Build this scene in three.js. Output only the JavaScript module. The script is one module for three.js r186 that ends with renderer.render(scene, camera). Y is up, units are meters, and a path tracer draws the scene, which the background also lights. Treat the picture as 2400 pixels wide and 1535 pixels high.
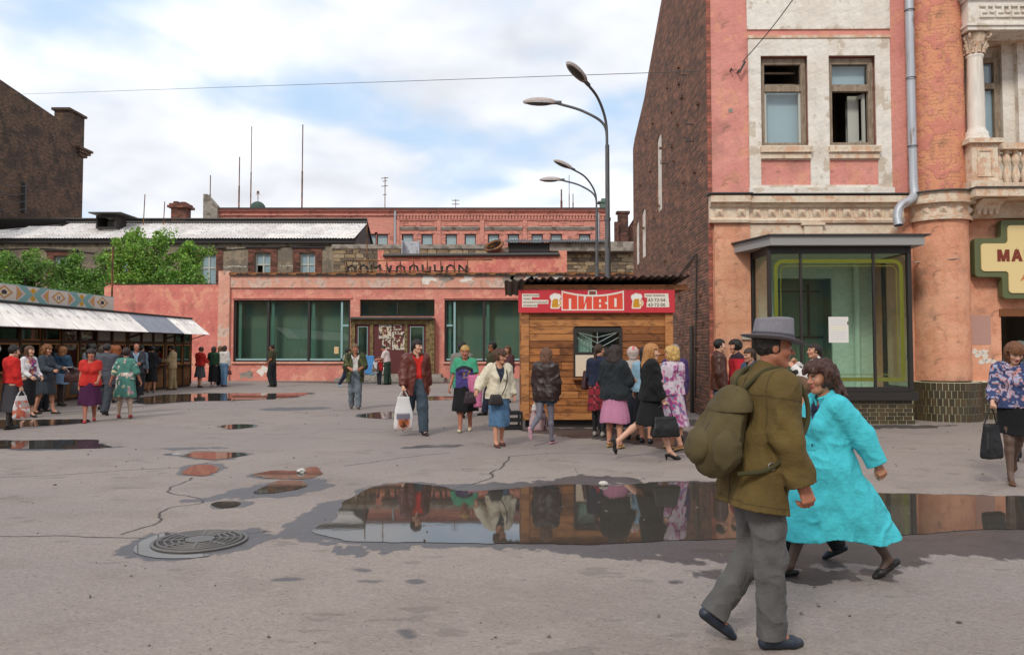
import * as THREE from 'three';
import { mergeGeometries, mergeVertices } from 'three/addons/utils/BufferGeometryUtils.js';
import { RoundedBoxGeometry } from 'three/addons/geometries/RoundedBoxGeometry.js';

// ---------------------------------------------------------------- camera, sky, sun, exposure
const scene = new THREE.Scene();
const renderer = new THREE.WebGLRenderer({ antialias: true });
renderer.toneMapping = THREE.LinearToneMapping;
renderer.toneMappingExposure = 1.25;
renderer.shadowMap.enabled = true;
renderer.setSize(1024, 654);
const camera = new THREE.PerspectiveCamera(2 * Math.atan(800 / 1867) * 180 / Math.PI, 2400 / 1600, 0.1, 600);
camera.position.set(0, 1.65, 0);
camera.rotation.set(2.45 * Math.PI / 180, 0, 0);
camera.setViewOffset(2400, 1600, 0, 65, 2400, 1535);

const sun = new THREE.DirectionalLight(new THREE.Color(1.0, 0.95, 0.87), 1.4);
sun.position.set(-22, 46, 30);
sun.target.position.set(0, 0, -20);
sun.castShadow = true;
sun.shadow.radius = 20;
sun.shadow.mapSize.set(2048, 2048);
Object.assign(sun.shadow.camera, { left: -50, right: 50, top: 50, bottom: -50, near: 1, far: 160 });
scene.add(sun, sun.target);

// ---------------------------------------------------------------- noise
const PERM = new Uint8Array(512);
{
  let s = 1234567;
  const r = () => { s = (Math.imul(s, 1664525) + 1013904223) | 0; return (s >>> 8) / 16777216; };
  const p = Array.from({ length: 256 }, (_, i) => i);
  for (let i = 255; i > 0; i--) { const j = Math.floor(r() * (i + 1)); [p[i], p[j]] = [p[j], p[i]]; }
  for (let i = 0; i < 512; i++) PERM[i] = p[i & 255];
}
function rng(seed) { let s = seed | 0; return () => { s = (s + 0x6d2b79f5) | 0; let t = Math.imul(s ^ (s >>> 15), 1 | s); t = (t + Math.imul(t ^ (t >>> 7), 61 | t)) ^ t; return ((t ^ (t >>> 14)) >>> 0) / 4294967296; }; }
const clamp = (x, a = 0, b = 1) => (x < a ? a : x > b ? b : x);
const lerp = (a, b, t) => a + (b - a) * t;
const sstep = (a, b, x) => { const t = clamp((x - a) / (b - a)); return t * t * (3 - 2 * t); };
const RAD = Math.PI / 180;
// value noise 0..1, periodic when per > 0
function vn2(x, y, per = 0) {
  let x0 = Math.floor(x), y0 = Math.floor(y);
  const fx = x - x0, fy = y - y0, u = fx * fx * (3 - 2 * fx), v = fy * fy * (3 - 2 * fy);
  let x1 = x0 + 1, y1 = y0 + 1;
  const mk = per ? (per - 1) & 255 : 255; // per is a power of two
  x0 &= mk; x1 &= mk; y0 &= mk; y1 &= mk;
  const a = PERM[PERM[x0] + y0], b = PERM[PERM[x1] + y0], c = PERM[PERM[x0] + y1], d = PERM[PERM[x1] + y1];
  return (a + (b - a) * u + (c - a) * v + (a - b - c + d) * u * v) / 255;
}
// layered noise, baked once into two repeating tables (8 and 16 units wide) and looked up between their points
function bakeNoise(per, n) {
  const t = new Float32Array(n * n);
  for (let j = 0; j < n; j++) for (let i = 0; i < n; i++) {
    let s = 0, a = 0.5, w = 0, x = i / n * per, y = j / n * per, p = per;
    for (let k = 0; k < 6; k++) { s += a * vn2(x + k * 37, y + k * 17, p); w += a; a *= 0.5; x *= 2; y *= 2; p *= 2; }
    t[j * n + i] = s / w;
  }
  return t;
}
const N8 = bakeNoise(8, 512), N16 = bakeNoise(16, 1024);
function fbm(x, y, oct = 4, per = 0) {
  const n = per ? 512 : 1024, m = n - 1, t = per ? N8 : N16; x *= 64; y *= 64;
  const i = Math.floor(x), j = Math.floor(y), u = x - i, v = y - j, a = i & m, b = (i + 1) & m, c = (j & m) * n, d = ((j + 1) & m) * n;
  const p = t[c + a], q = t[c + b], r = t[d + a];
  return p + (q - p) * u + (r - p) * v + (p - q - r + t[d + b]) * u * v;
}
function vn3(x, y, z) {
  const x0 = Math.floor(x), y0 = Math.floor(y), z0 = Math.floor(z), fx = x - x0, fy = y - y0, fz = z - z0;
  const u = fx * fx * (3 - 2 * fx), v = fy * fy * (3 - 2 * fy), w = fz * fz * (3 - 2 * fz);
  const X = x0 & 255, Y = y0 & 255, Z = z0 & 255, X1 = (X + 1) & 255, Y1 = (Y + 1) & 255, Z1 = (Z + 1) & 255;
  const A = PERM[X] + Y, A1 = PERM[X] + Y1, B = PERM[X1] + Y, B1 = PERM[X1] + Y1;
  const l = (a, b, t) => a + (b - a) * t;
  return l(l(l(PERM[PERM[A & 511] + Z], PERM[PERM[B & 511] + Z], u), l(PERM[PERM[A1 & 511] + Z], PERM[PERM[B1 & 511] + Z], u), v),
    l(l(PERM[PERM[A & 511] + Z1], PERM[PERM[B & 511] + Z1], u), l(PERM[PERM[A1 & 511] + Z1], PERM[PERM[B1 & 511] + Z1], u), v), w) / 255;
}

// ---------------------------------------------------------------- the sky: bright broken cloud, the same all round
{
  const W = 2048, H = 1024, data = new Float32Array(W * H * 4);
  for (let j = 0; j < H; j++) {
    const el = ((j + 0.5) / H - 0.5) * Math.PI, y = Math.sin(el), ce = Math.cos(el);
    for (let i = 0; i < W; i++) {
      const az = ((i + 0.5) / W - 0.5) * 2 * Math.PI, x = Math.cos(az) * ce, z = Math.sin(az) * ce;
      const h = Math.max(y, 0), k = 1 / (h + 0.22), o = (j * W + i) * 4;
      const px = x * k * 1.35 + 35.0, pz = z * k * 1.35 + 10.1;
      const wx = fbm(px * 1.3 + 9, pz * 1.3 + 4, 4) - 0.5, wz = fbm(px * 1.3 + 51, pz * 1.3 + 77, 4) - 0.5;
      const n = fbm(px + wx * 0.9, pz + wz * 0.9, 7), m = fbm(px * 2.6 + wz + 5, pz * 2.6 + wx + 8, 6);
      const c = sstep(0.31, 0.54, n * 0.68 + m * 0.32);
      const edge = fbm(px * 3.2 + wx * 2 + 3, pz * 3.2 + wz * 2, 5);
      const bright = 0.90 + 0.34 * (m - 0.5) + 0.40 * (edge - 0.5), low = sstep(0.3, 0.0, h);
      const blue = [lerp(0.47, 0.68, low), lerp(0.64, 0.78, low), lerp(0.86, 0.90, low)];
      const cloud = [bright * 0.975, bright * 0.985, bright * 1.03];
      for (let q = 0; q < 3; q++) data[o + q] = (y < -0.02 ? 0.22 : lerp(blue[q], cloud[q], c * 0.93)) * SKY_GAIN();
      data[o + 3] = 1;
    }
  }
  const t = new THREE.DataTexture(data, W, H, THREE.RGBAFormat, THREE.FloatType);
  t.mapping = THREE.EquirectangularReflectionMapping; t.magFilter = THREE.LinearFilter; t.needsUpdate = true;
  scene.background = t; scene.environment = t;
}
function SKY_GAIN() { return 0.92; }
// ---------------------------------------------------------------- naming and building helpers
const taken = new Map();
function numbered(name) { const n = taken.get(name) ?? 0; taken.set(name, n + 1); return n ? name + '_' + String(n).padStart(3, '0') : name; }
function shade(o) { o.castShadow = true; o.receiveShadow = true; return o; }
function thing(name, label, category, pos = [0, 0, 0], turn = 0, group) {
  const o = new THREE.Group(); o.name = numbered(name); o.position.set(...pos); o.rotation.y = turn;
  o.userData = { label, category }; if (group) o.userData.group = group;
  scene.add(o); return o;
}
function solo(name, label, category, geo, mat, pos = [0, 0, 0], turn = 0, group) {
  const o = shade(new THREE.Mesh(geo, mat)); o.name = numbered(name); o.position.set(...pos); o.rotation.y = turn;
  o.userData = { label, category }; if (group) o.userData.group = group;
  scene.add(o); return o;
}
function part(parent, name, geo, mat, pos, rot, label) {
  const m = shade(new THREE.Mesh(geo, mat)); m.name = name;
  if (pos) m.position.set(...pos); if (rot) m.rotation.set(...rot);
  if (label) m.userData.label = label;
  parent.add(m); return m;
}
function structure(name, geo, mat, pos) {
  const m = shade(new THREE.Mesh(geo, mat)); m.name = numbered(name); if (pos) m.position.set(...pos);
  m.userData.kind = 'structure'; scene.add(m); return m;
}
// box with uv in metres, centred at (x, y, z)
function bx(w, h, d, x = 0, y = 0, z = 0, uo = 0, vo = 0) {
  const g = new THREE.BoxGeometry(w, h, d), uv = g.attributes.uv, S = [[d, h], [d, h], [w, d], [w, d], [w, h], [w, h]];
  for (let f = 0; f < 6; f++) for (let i = 0; i < 4; i++) { const k = f * 4 + i; uv.setXY(k, uv.getX(k) * S[f][0] + uo + x, uv.getY(k) * S[f][1] + vo + y); }
  g.translate(x, y, z); return g;
}
// box between two corners
const bb = (x0, y0, z0, x1, y1, z1, uo, vo) => bx(Math.abs(x1 - x0), Math.abs(y1 - y0), Math.abs(z1 - z0), (x0 + x1) / 2, (y0 + y1) / 2, (z0 + z1) / 2, uo, vo);
function merged(list) { return mergeGeometries(list.map((g) => { const q = g.index ? g.toNonIndexed() : g; for (const n of Object.keys(q.attributes)) if (!['position', 'normal', 'uv'].includes(n)) q.deleteAttribute(n); return q; })); }
function tube(pts, r, seg = 24, rs = 7, closed = false) { return new THREE.TubeGeometry(new THREE.CatmullRomCurve3(pts.map((p) => new THREE.Vector3(...p)), closed, 'centripetal'), seg, r, rs, closed); }
function cyl(r0, r1, h, x, y, z, n = 10) { const g = new THREE.CylinderGeometry(r0, r1, h, n); g.translate(x, y, z); return g; }
// bar between two points
function bar(a, b, r, n = 6) {
  const A = new THREE.Vector3(...a), B = new THREE.Vector3(...b), d = B.clone().sub(A), g = new THREE.CylinderGeometry(r, r, d.length(), n);
  g.applyQuaternion(new THREE.Quaternion().setFromUnitVectors(new THREE.Vector3(0, 1, 0), d.normalize())); g.translate(...A.add(B).multiplyScalar(0.5).toArray()); return g;
}
// wall in the xy plane with rectangular openings, front face at z = 0, going back
function wallWith(outline, holes, depth) {
  const s = new THREE.Shape(outline.map((p) => new THREE.Vector2(...p)));
  for (const [x0, y0, x1, y1] of holes) s.holes.push(new THREE.Path([[x0, y0], [x0, y1], [x1, y1], [x1, y0]].map((p) => new THREE.Vector2(...p))));
  const g = new THREE.ExtrudeGeometry(s, { depth, bevelEnabled: false, curveSegments: 8 }); g.translate(0, 0, -depth); return g;
}
const rect = (x0, y0, x1, y1) => [[x0, y0], [x1, y0], [x1, y1], [x0, y1]];
// extrude a profile (list of [z, y]) along x from x0 to x1
function moulding(profile, x0, x1) {
  const s = new THREE.Shape(profile.map(([z, y]) => new THREE.Vector2(z, y)));
  const g = new THREE.ExtrudeGeometry(s, { depth: x1 - x0, bevelEnabled: false }); g.rotateY(-Math.PI / 2); g.translate(x1, 0, 0);
  // shape x -> z
  return g;
}

// ---------------------------------------------------------------- textures
function colorTex(w, h, fn, size = 0, wrap = true) {
  const d = new Uint8Array(w * h * 4), c = [0, 0, 0];
  for (let j = 0; j < h; j++) for (let i = 0; i < w; i++) { fn((i + 0.5) / w, (j + 0.5) / h, c); const o = (j * w + i) * 4; d[o] = clamp(c[0], 0, 255); d[o + 1] = clamp(c[1], 0, 255); d[o + 2] = clamp(c[2], 0, 255); d[o + 3] = 255; }
  const t = new THREE.DataTexture(d, w, h); t.colorSpace = THREE.SRGBColorSpace; t.magFilter = THREE.LinearFilter;
  if (wrap) t.wrapS = t.wrapT = THREE.RepeatWrapping;
  if (size) t.repeat.set(1 / size, h === w ? 1 / size : 1 / (size * h / w)); t.needsUpdate = true; return t;
}
function grayTex(w, h, fn, size = 0, wrap = true) {
  const d = new Uint8Array(w * h);
  for (let j = 0; j < h; j++) for (let i = 0; i < w; i++) d[j * w + i] = clamp(fn((i + 0.5) / w, (j + 0.5) / h)) * 255;
  const f = new Uint8Array(w * h * 4); for (let i = 0; i < w * h; i++) { f[i * 4] = f[i * 4 + 1] = f[i * 4 + 2] = d[i]; f[i * 4 + 3] = 255; }
  const t = new THREE.DataTexture(f, w, h); t.magFilter = THREE.LinearFilter;
  if (wrap) t.wrapS = t.wrapT = THREE.RepeatWrapping;
  if (size) t.repeat.set(1 / size, h === w ? 1 / size : 1 / (size * h / w)); t.needsUpdate = true; return t;
}
const mixc = (c, a, t) => { c[0] += (a[0] - c[0]) * t; c[1] += (a[1] - c[1]) * t; c[2] += (a[2] - c[2]) * t; };
const mulc = (c, k) => { c[0] *= k; c[1] *= k; c[2] *= k; };
const std = (o) => new THREE.MeshStandardMaterial(o);
const phys = (o) => new THREE.MeshPhysicalMaterial(o);

// old limewash plaster: tone patches, peeled flakes showing another coat, hairline scratches
function plasterMat({ base, alt, under, dirt = [70, 58, 50], peel = 0.62, seed = 0, size = 5, bump = 0.012, rough = 0.92, ghost = 0, dirty = 0.25, n = 768, flake = 0.7 }) {
  const per = 8;
  const peelF = (u, v) => 0.55 * fbm(u * 8 + seed, v * 8 + seed * 3, 6, per) + 0.45 * fbm(u * 32 + seed, v * 24 + seed, 3, 32);
  const map = colorTex(n, n, (u, v, c) => {
    c[0] = base[0]; c[1] = base[1]; c[2] = base[2];
    const a = fbm(u * 8 + 11 + seed, v * 8 + 5, 5, per), b = fbm(u * 16 + 3, v * 8 + seed, 5, 16), g = fbm(u * 128, v * 128, 2, 128);
    mixc(c, alt, sstep(0.42, 0.66, a));
    const p = peelF(u, v);
    mixc(c, under, sstep(peel - 0.01, peel + 0.05, p) * flake);
    if (ghost) { // courses of brick telegraphing through worn plaster
      const row = Math.floor(v * size / 0.085), fy = v * size / 0.085 - row, fx = (u * size / 0.27 + (row % 2) * 0.5) % 1;
      const j = Math.max(sstep(0.82, 0.97, fy), 0.6 * sstep(0.93, 0.99, fx)) * sstep(peel - 0.01, peel + 0.08, p) * sstep(0.45, 0.6, fbm(u * 32 + 5, v * 16, 3, 32));
      mixc(c, dirt, j * ghost);
    }
    mixc(c, dirt, sstep(0.60, 0.82, b) * dirty + sstep(0.74, 0.80, fbm(u * 32 + seed, v * 32, 4, 32)) * dirty * 1.4);
    mulc(c, 0.93 + 0.14 * g + 0.10 * (fbm(u * 32, v * 64, 3, 32) - 0.5));
  }, size);
  const bm = grayTex(n / 2, n / 2, (u, v) => {
    const p = peelF(u, v);
    return 0.55 - 0.3 * sstep(peel, peel + 0.02, p) + 0.22 * (fbm(u * 32, v * 32, 4, 32) - 0.5) + 0.12 * (fbm(u * 128, v * 128, 2, 128) - 0.5);
  }, size);
  return std({ map, bumpMap: bm, bumpScale: bump, roughness: rough });
}
function brickMat({ a, b, mortar, dark = [30, 26, 24], size = 3.12, bl = 0.26, bh = 0.078, n = 1024, seed = 0, soot = 0.4, paint = 0, paintC = [200, 130, 115], bump = 0.012 }) {
  const cols = Math.round(size / bl), rows = Math.round(size / bh / 2) * 2;
  const cell = (u, v) => {
    const row = Math.floor(v * rows), fy = v * rows - row, x = u * cols + (row % 2) * 0.5, col = Math.floor(x), fx = x - col;
    const wob = 0.04 * (vn2(u * 64, v * 64, 64) - 0.5);
    const e = Math.min(Math.min(fx, 1 - fx) * (bl / bh), Math.min(fy, 1 - fy)) + wob;
    return [e, PERM[(PERM[(col % cols + cols) % cols] + row + seed) & 255] / 255, PERM[(PERM[(col % cols + cols) % cols + 7] + row + seed) & 255] / 255];
  };
  const map = colorTex(n, n, (u, v, c) => {
    const [e, r, q] = cell(u, v);
    c[0] = lerp(a[0], b[0], r); c[1] = lerp(a[1], b[1], r); c[2] = lerp(a[2], b[2], r);
    mulc(c, 0.8 + 0.4 * q);
    mixc(c, mortar, 1 - sstep(0.05, 0.13, e));
    const f = fbm(u * 8 + seed, v * 8, 6, 8);
    mixc(c, dark, sstep(0.46, 0.7, f) * soot);
    mixc(c, dark, q > 0.95 ? 0.7 : 0);
    if (paint) mixc(c, paintC, paint * (1 - sstep(0.56, 0.64, fbm(u * 8 + 30, v * 8 + seed, 6, 8))));
    mulc(c, 0.9 + 0.2 * fbm(u * 128, v * 128, 2, 128));
  }, size);
  const bm = grayTex(n / 2, n / 2, (u, v) => { const [e, r, q] = cell(u, v); return (q > 0.95 ? 0.25 : 0.45 + 0.25 * r) * sstep(0.03, 0.13, e) + 0.25 * fbm(u * 64, v * 64, 3, 64); }, size);
  return std({ map, bumpMap: bm, bumpScale: bump, roughness: 0.95 });
}
function canvasTex(w, h, draw) {
  const cv = document.createElement('canvas'); cv.width = w; cv.height = h; const x = cv.getContext('2d'); draw(x, w, h);
  const t = new THREE.CanvasTexture(cv); t.colorSpace = THREE.SRGBColorSpace; return t;
}
// front panel carrying a print: plane of w x h metres facing +z
const printPlane = (w, h) => new THREE.PlaneGeometry(w, h);

// ---------------------------------------------------------------- surface nets over a distance field
function meshField(f, lo, hi, cell, slack = 0.03) {
  const nx = Math.ceil((hi[0] - lo[0]) / cell) + 2, ny = Math.ceil((hi[1] - lo[1]) / cell) + 2, nz = Math.ceil((hi[2] - lo[2]) / cell) + 2;
  const X = (i) => lo[0] + (i - 0.5) * cell, Y = (i) => lo[1] + (i - 0.5) * cell, Z = (i) => lo[2] + (i - 0.5) * cell;
  const v = new Float32Array(nx * ny * nz), B = 4, half = (B * cell) * 0.5, far = half * 1.75 + slack;
  for (let k = 0; k < nz; k += B) for (let j = 0; j < ny; j += B) for (let i = 0; i < nx; i += B) {
    const d0 = f(X(i) + half - cell / 2, Y(j) + half - cell / 2, Z(k) + half - cell / 2), skip = Math.abs(d0) > far;
    for (let c = k; c < Math.min(k + B, nz); c++) for (let b = j; b < Math.min(j + B, ny); b++) for (let a = i; a < Math.min(i + B, nx); a++) v[(c * ny + b) * nx + a] = skip ? d0 : f(X(a), Y(b), Z(c));
  }
  const id = new Int32Array(nx * ny * nz).fill(-1), pos = [], index = [];
  const at = (a, b, c) => (c * ny + b) * nx + a;
  for (let k = 0; k < nz - 1; k++) for (let j = 0; j < ny - 1; j++) for (let i = 0; i < nx - 1; i++) {
    let m = 0, sx = 0, sy = 0, sz = 0, n = 0;
    const q = at(i, j, k), c0 = v[q], c1 = v[q + 1], c2 = v[q + nx], c3 = v[q + nx + 1], p = q + nx * ny, c4 = v[p], c5 = v[p + 1], c6 = v[p + nx], c7 = v[p + nx + 1];
    const neg = (c0 < 0) + (c1 < 0) + (c2 < 0) + (c3 < 0) + (c4 < 0) + (c5 < 0) + (c6 < 0) + (c7 < 0);
    if (neg === 0 || neg === 8) continue;
    const e = (a, b, ax, ay, az, bx_, by, bz) => { if ((a < 0) !== (b < 0)) { const t = a / (a - b); sx += ax + (bx_ - ax) * t; sy += ay + (by - ay) * t; sz += az + (bz - az) * t; n++; } };
    e(c0, c1, 0, 0, 0, 1, 0, 0); e(c2, c3, 0, 1, 0, 1, 1, 0); e(c4, c5, 0, 0, 1, 1, 0, 1); e(c6, c7, 0, 1, 1, 1, 1, 1);
    e(c0, c2, 0, 0, 0, 0, 1, 0); e(c1, c3, 1, 0, 0, 1, 1, 0); e(c4, c6, 0, 0, 1, 0, 1, 1); e(c5, c7, 1, 0, 1, 1, 1, 1);
    e(c0, c4, 0, 0, 0, 0, 0, 1); e(c1, c5, 1, 0, 0, 1, 0, 1); e(c2, c6, 0, 1, 0, 0, 1, 1); e(c3, c7, 1, 1, 0, 1, 1, 1);
    id[q] = pos.length / 3;
    pos.push(X(i) + sx / n * cell, Y(j) + sy / n * cell, Z(k) + sz / n * cell);
  }
  const quad = (a, b, c, d, flip) => { if (a < 0 || b < 0 || c < 0 || d < 0) return; if (flip) index.push(a, c, b, b, c, d); else index.push(a, b, c, b, d, c); };
  for (let k = 1; k < nz - 1; k++) for (let j = 1; j < ny - 1; j++) for (let i = 1; i < nx - 1; i++) {
    const q = at(i, j, k), s = v[q] < 0;
    if (s !== (v[q + 1] < 0)) quad(id[at(i, j - 1, k - 1)], id[at(i, j, k - 1)], id[at(i, j - 1, k)], id[at(i, j, k)], !s);
    if (s !== (v[q + nx] < 0)) quad(id[at(i - 1, j, k - 1)], id[at(i, j, k - 1)], id[at(i - 1, j, k)], id[at(i, j, k)], s);
    if (s !== (v[q + nx * ny] < 0)) quad(id[at(i - 1, j - 1, k)], id[at(i, j - 1, k)], id[at(i - 1, j, k)], id[at(i, j, k)], !s);
  }
  const P = new Float32Array(pos), N = new Float32Array(P.length), h = cell * 0.6;
  for (let i = 0; i < P.length; i += 3) {
    const x = P[i], y = P[i + 1], z = P[i + 2];
    let a = f(x + h, y, z) - f(x - h, y, z), b = f(x, y + h, z) - f(x, y - h, z), c = f(x, y, z + h) - f(x, y, z - h); const l = Math.hypot(a, b, c) || 1;
    N[i] = a / l; N[i + 1] = b / l; N[i + 2] = c / l;
  }
  return { P, N, I: index };
}
const smin = (a, b, k) => { const h = Math.max(k - Math.abs(a - b), 0) / k; return Math.min(a, b) - h * h * k * 0.25; };
// tapered capsule distance; q = [ax,ay,az,bx,by,bz,ra,rb]
function cap(q, x, y, z) {
  const bx_ = q[3] - q[0], by = q[4] - q[1], bz = q[5] - q[2], px = x - q[0], py = y - q[1], pz = z - q[2];
  const l = bx_ * bx_ + by * by + bz * bz, t = l > 1e-9 ? clamp((px * bx_ + py * by + pz * bz) / l) : 0;
  const dx = px - bx_ * t, dy = py - by * t, dz = pz - bz * t;
  return Math.sqrt(dx * dx + dy * dy + dz * dz) - (q[6] + (q[7] - q[6]) * t);
}
function ell(x, y, z, cx, cy, cz, rx, ry, rz) {
  const a = (x - cx) / rx, b = (y - cy) / ry, c = (z - cz) / rz, k0 = Math.sqrt(a * a + b * b + c * c), e = a / rx, g = b / ry, h = c / rz, k1 = Math.sqrt(e * e + g * g + h * h);
  return k1 < 1e-9 ? -Math.min(rx, ry, rz) : k0 * (k0 - 1) / k1;
}
function capsField(list, k) { return (x, y, z) => { let d = 1e3; for (const q of list) { const e = cap(q, x, y, z); d = d > 9e2 ? e : smin(d, e, k); } return d; }; }
function boundsOf(list, pad) {
  const lo = [1e9, 1e9, 1e9], hi = [-1e9, -1e9, -1e9];
  for (const q of list) for (const [o, r] of [[0, q[6]], [3, q[7]]]) for (let a = 0; a < 3; a++) { lo[a] = Math.min(lo[a], q[o + a] - r - pad); hi[a] = Math.max(hi[a], q[o + a] + r + pad); }
  return [lo, hi];
}
// geometry out of several {P,N,I}; color(x,y,z,part) -> linear rgb
function fieldGeo(list, color, scale = 1) {
  let nv = 0, ni = 0; for (const m of list) { nv += m.P.length / 3; ni += m.I.length; }
  const P = new Float32Array(nv * 3), N = new Float32Array(nv * 3), C = new Float32Array(nv * 3), U = new Float32Array(nv * 2), I = new Uint32Array(ni);
  let v = 0, q = 0;
  for (const m of list) {
    P.set(m.P, v * 3); N.set(m.N, v * 3); for (let i = 0; i < m.I.length; i++) I[q++] = m.I[i] + v;
    for (let i = 0; i < m.P.length; i += 3) { const c = (m.color || color)(m.L ? m.L[i] : m.P[i], m.L ? m.L[i + 1] : m.P[i + 1], m.L ? m.L[i + 2] : m.P[i + 2]); C[v * 3 + i] = c[0]; C[v * 3 + i + 1] = c[1]; C[v * 3 + i + 2] = c[2]; const k = (v + i / 3) * 2; U[k] = (Math.atan2(m.P[i], m.P[i + 2]) / Math.PI) * 0.5; U[k + 1] = m.P[i + 1]; }
    v += m.P.length / 3;
  }
  if (scale !== 1) for (let i = 0; i < P.length; i++) P[i] *= scale;
  const g = new THREE.BufferGeometry();
  g.setAttribute('position', new THREE.BufferAttribute(P, 3)); g.setAttribute('normal', new THREE.BufferAttribute(N, 3)); g.setAttribute('color', new THREE.BufferAttribute(C, 3)); g.setAttribute('uv', new THREE.BufferAttribute(U, 2));
  g.setIndex(new THREE.BufferAttribute(I, 1)); return g;
}
const _c = new THREE.Color();
const lin = (hex) => { _c.set(hex); return [_c.r, _c.g, _c.b]; };
// ---------------------------------------------------------------- ground, puddles
const puddles = [
  ['puddle', 0.05, [[-1.79, -7.25], [-1.69, -7.78], [-1.79, -8.52], [-1.65, -9.42], [-1.35, -9.8], [-0.81, -9.56], [-0.59, -9.23], [-0.1, -9.34], [0.67, -9.71], [1.12, -9.56], [1.89, -9.86], [2.68, -9.71], [3.56, -9.56], [4.13, -9.14], [4.79, -9.01], [5.66, -8.89], [6.6, -8.3], [6.4, -7.5], [4.97, -7.33], [4.27, -7.33], [3.38, -7.08], [2.88, -6.97], [2.22, -6.97], [1.46, -6.88], [0.9, -6.78], [0.18, -6.79], [-0.72, -6.82], [-1.09, -6.85], [-1.43, -6.91]], 0.17],
  ['puddle', 0.04, [[-3.38, -10.42], [-3.21, -10.78], [-2.91, -10.75], [-2.75, -11.13], [-2.58, -10.78], [-2.47, -10.46], [-2.58, -10.12], [-2.89, -10.09], [-3.19, -10.19]], 0.12],
  ['puddle', 0.04, [[-2.96, -9.28], [-2.9, -9.93], [-2.64, -9.93], [-2.45, -9.62], [-2.53, -9.34], [-2.71, -9.12], [-2.89, -9.07]], 0.14],
  ['puddle', 0.04, [[-4.37, -10.6], [-4.47, -11.21], [-4.26, -11.29], [-4.0, -10.97], [-3.92, -10.6], [-4.0, -10.32]], 0.16],
  ['puddle', 0.05, [[-5.4, -12.46], [-5.12, -12.66], [-4.72, -12.66], [-4.28, -12.56], [-4.11, -12.36], [-4.21, -11.98], [-4.41, -11.84], [-4.63, -11.94], [-4.92, -12.17]], 0.14],
  ['puddle', 0.06, [[-9.09, -14.22], [-8.37, -14.28], [-7.49, -14.35], [-7.08, -13.78], [-6.69, -13.31], [-6.96, -13.09], [-8.36, -13.09], [-9.4, -13.09], [-10.18, -14.16]], 0.3],
  ['puddle', 0.08, [[-12.23, -18.21], [-11.13, -18.32], [-9.92, -18.43], [-9.38, -17.69], [-9.92, -16.92], [-10.48, -16.39], [-11.0, -16.39]], 0.15],
  ['puddle', 0.15, [[-12.1, -25.76], [-12.0, -28.1], [-10.48, -28.88], [-8.63, -28.88], [-7.47, -29.15], [-7.25, -26.65], [-8.18, -25.14], [-9.82, -24.54], [-10.75, -23.43]], 0.4],
  ['puddle', 0.06, [[-6.16, -16.74], [-6.01, -17.2], [-5.56, -17.11], [-5.44, -16.48], [-5.7, -16.22]], 0.15],
  ['puddle', 0.08, [[-3.76, -19.35], [-3.47, -20.36], [-2.86, -20.63], [-2.52, -19.71], [-2.68, -18.65], [-3.28, -18.65]], 0.2],
  ['puddle', 0.02, [[-3.17, -8.48], [-3.1, -8.64], [-2.89, -8.57], [-2.88, -8.34], [-3.01, -8.28]], 0.1],
  ['puddle', 0.1, [[-3.36, -26.2], [-2.6, -27.11], [-1.72, -26.88], [-1.89, -25.34], [-2.82, -25.14]], 0.2],
  ['puddle', 0.015, [[-3.05, -6.5], [-3.16, -6.85], [-3.1, -7.15], [-3.0, -7.1], [-3.02, -6.9], [-2.985, -6.68], [-2.86, -6.53], [-2.68, -6.465], [-2.4, -6.43], [-2.5, -6.32], [-2.8, -6.33]], 0.12],
];
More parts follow.
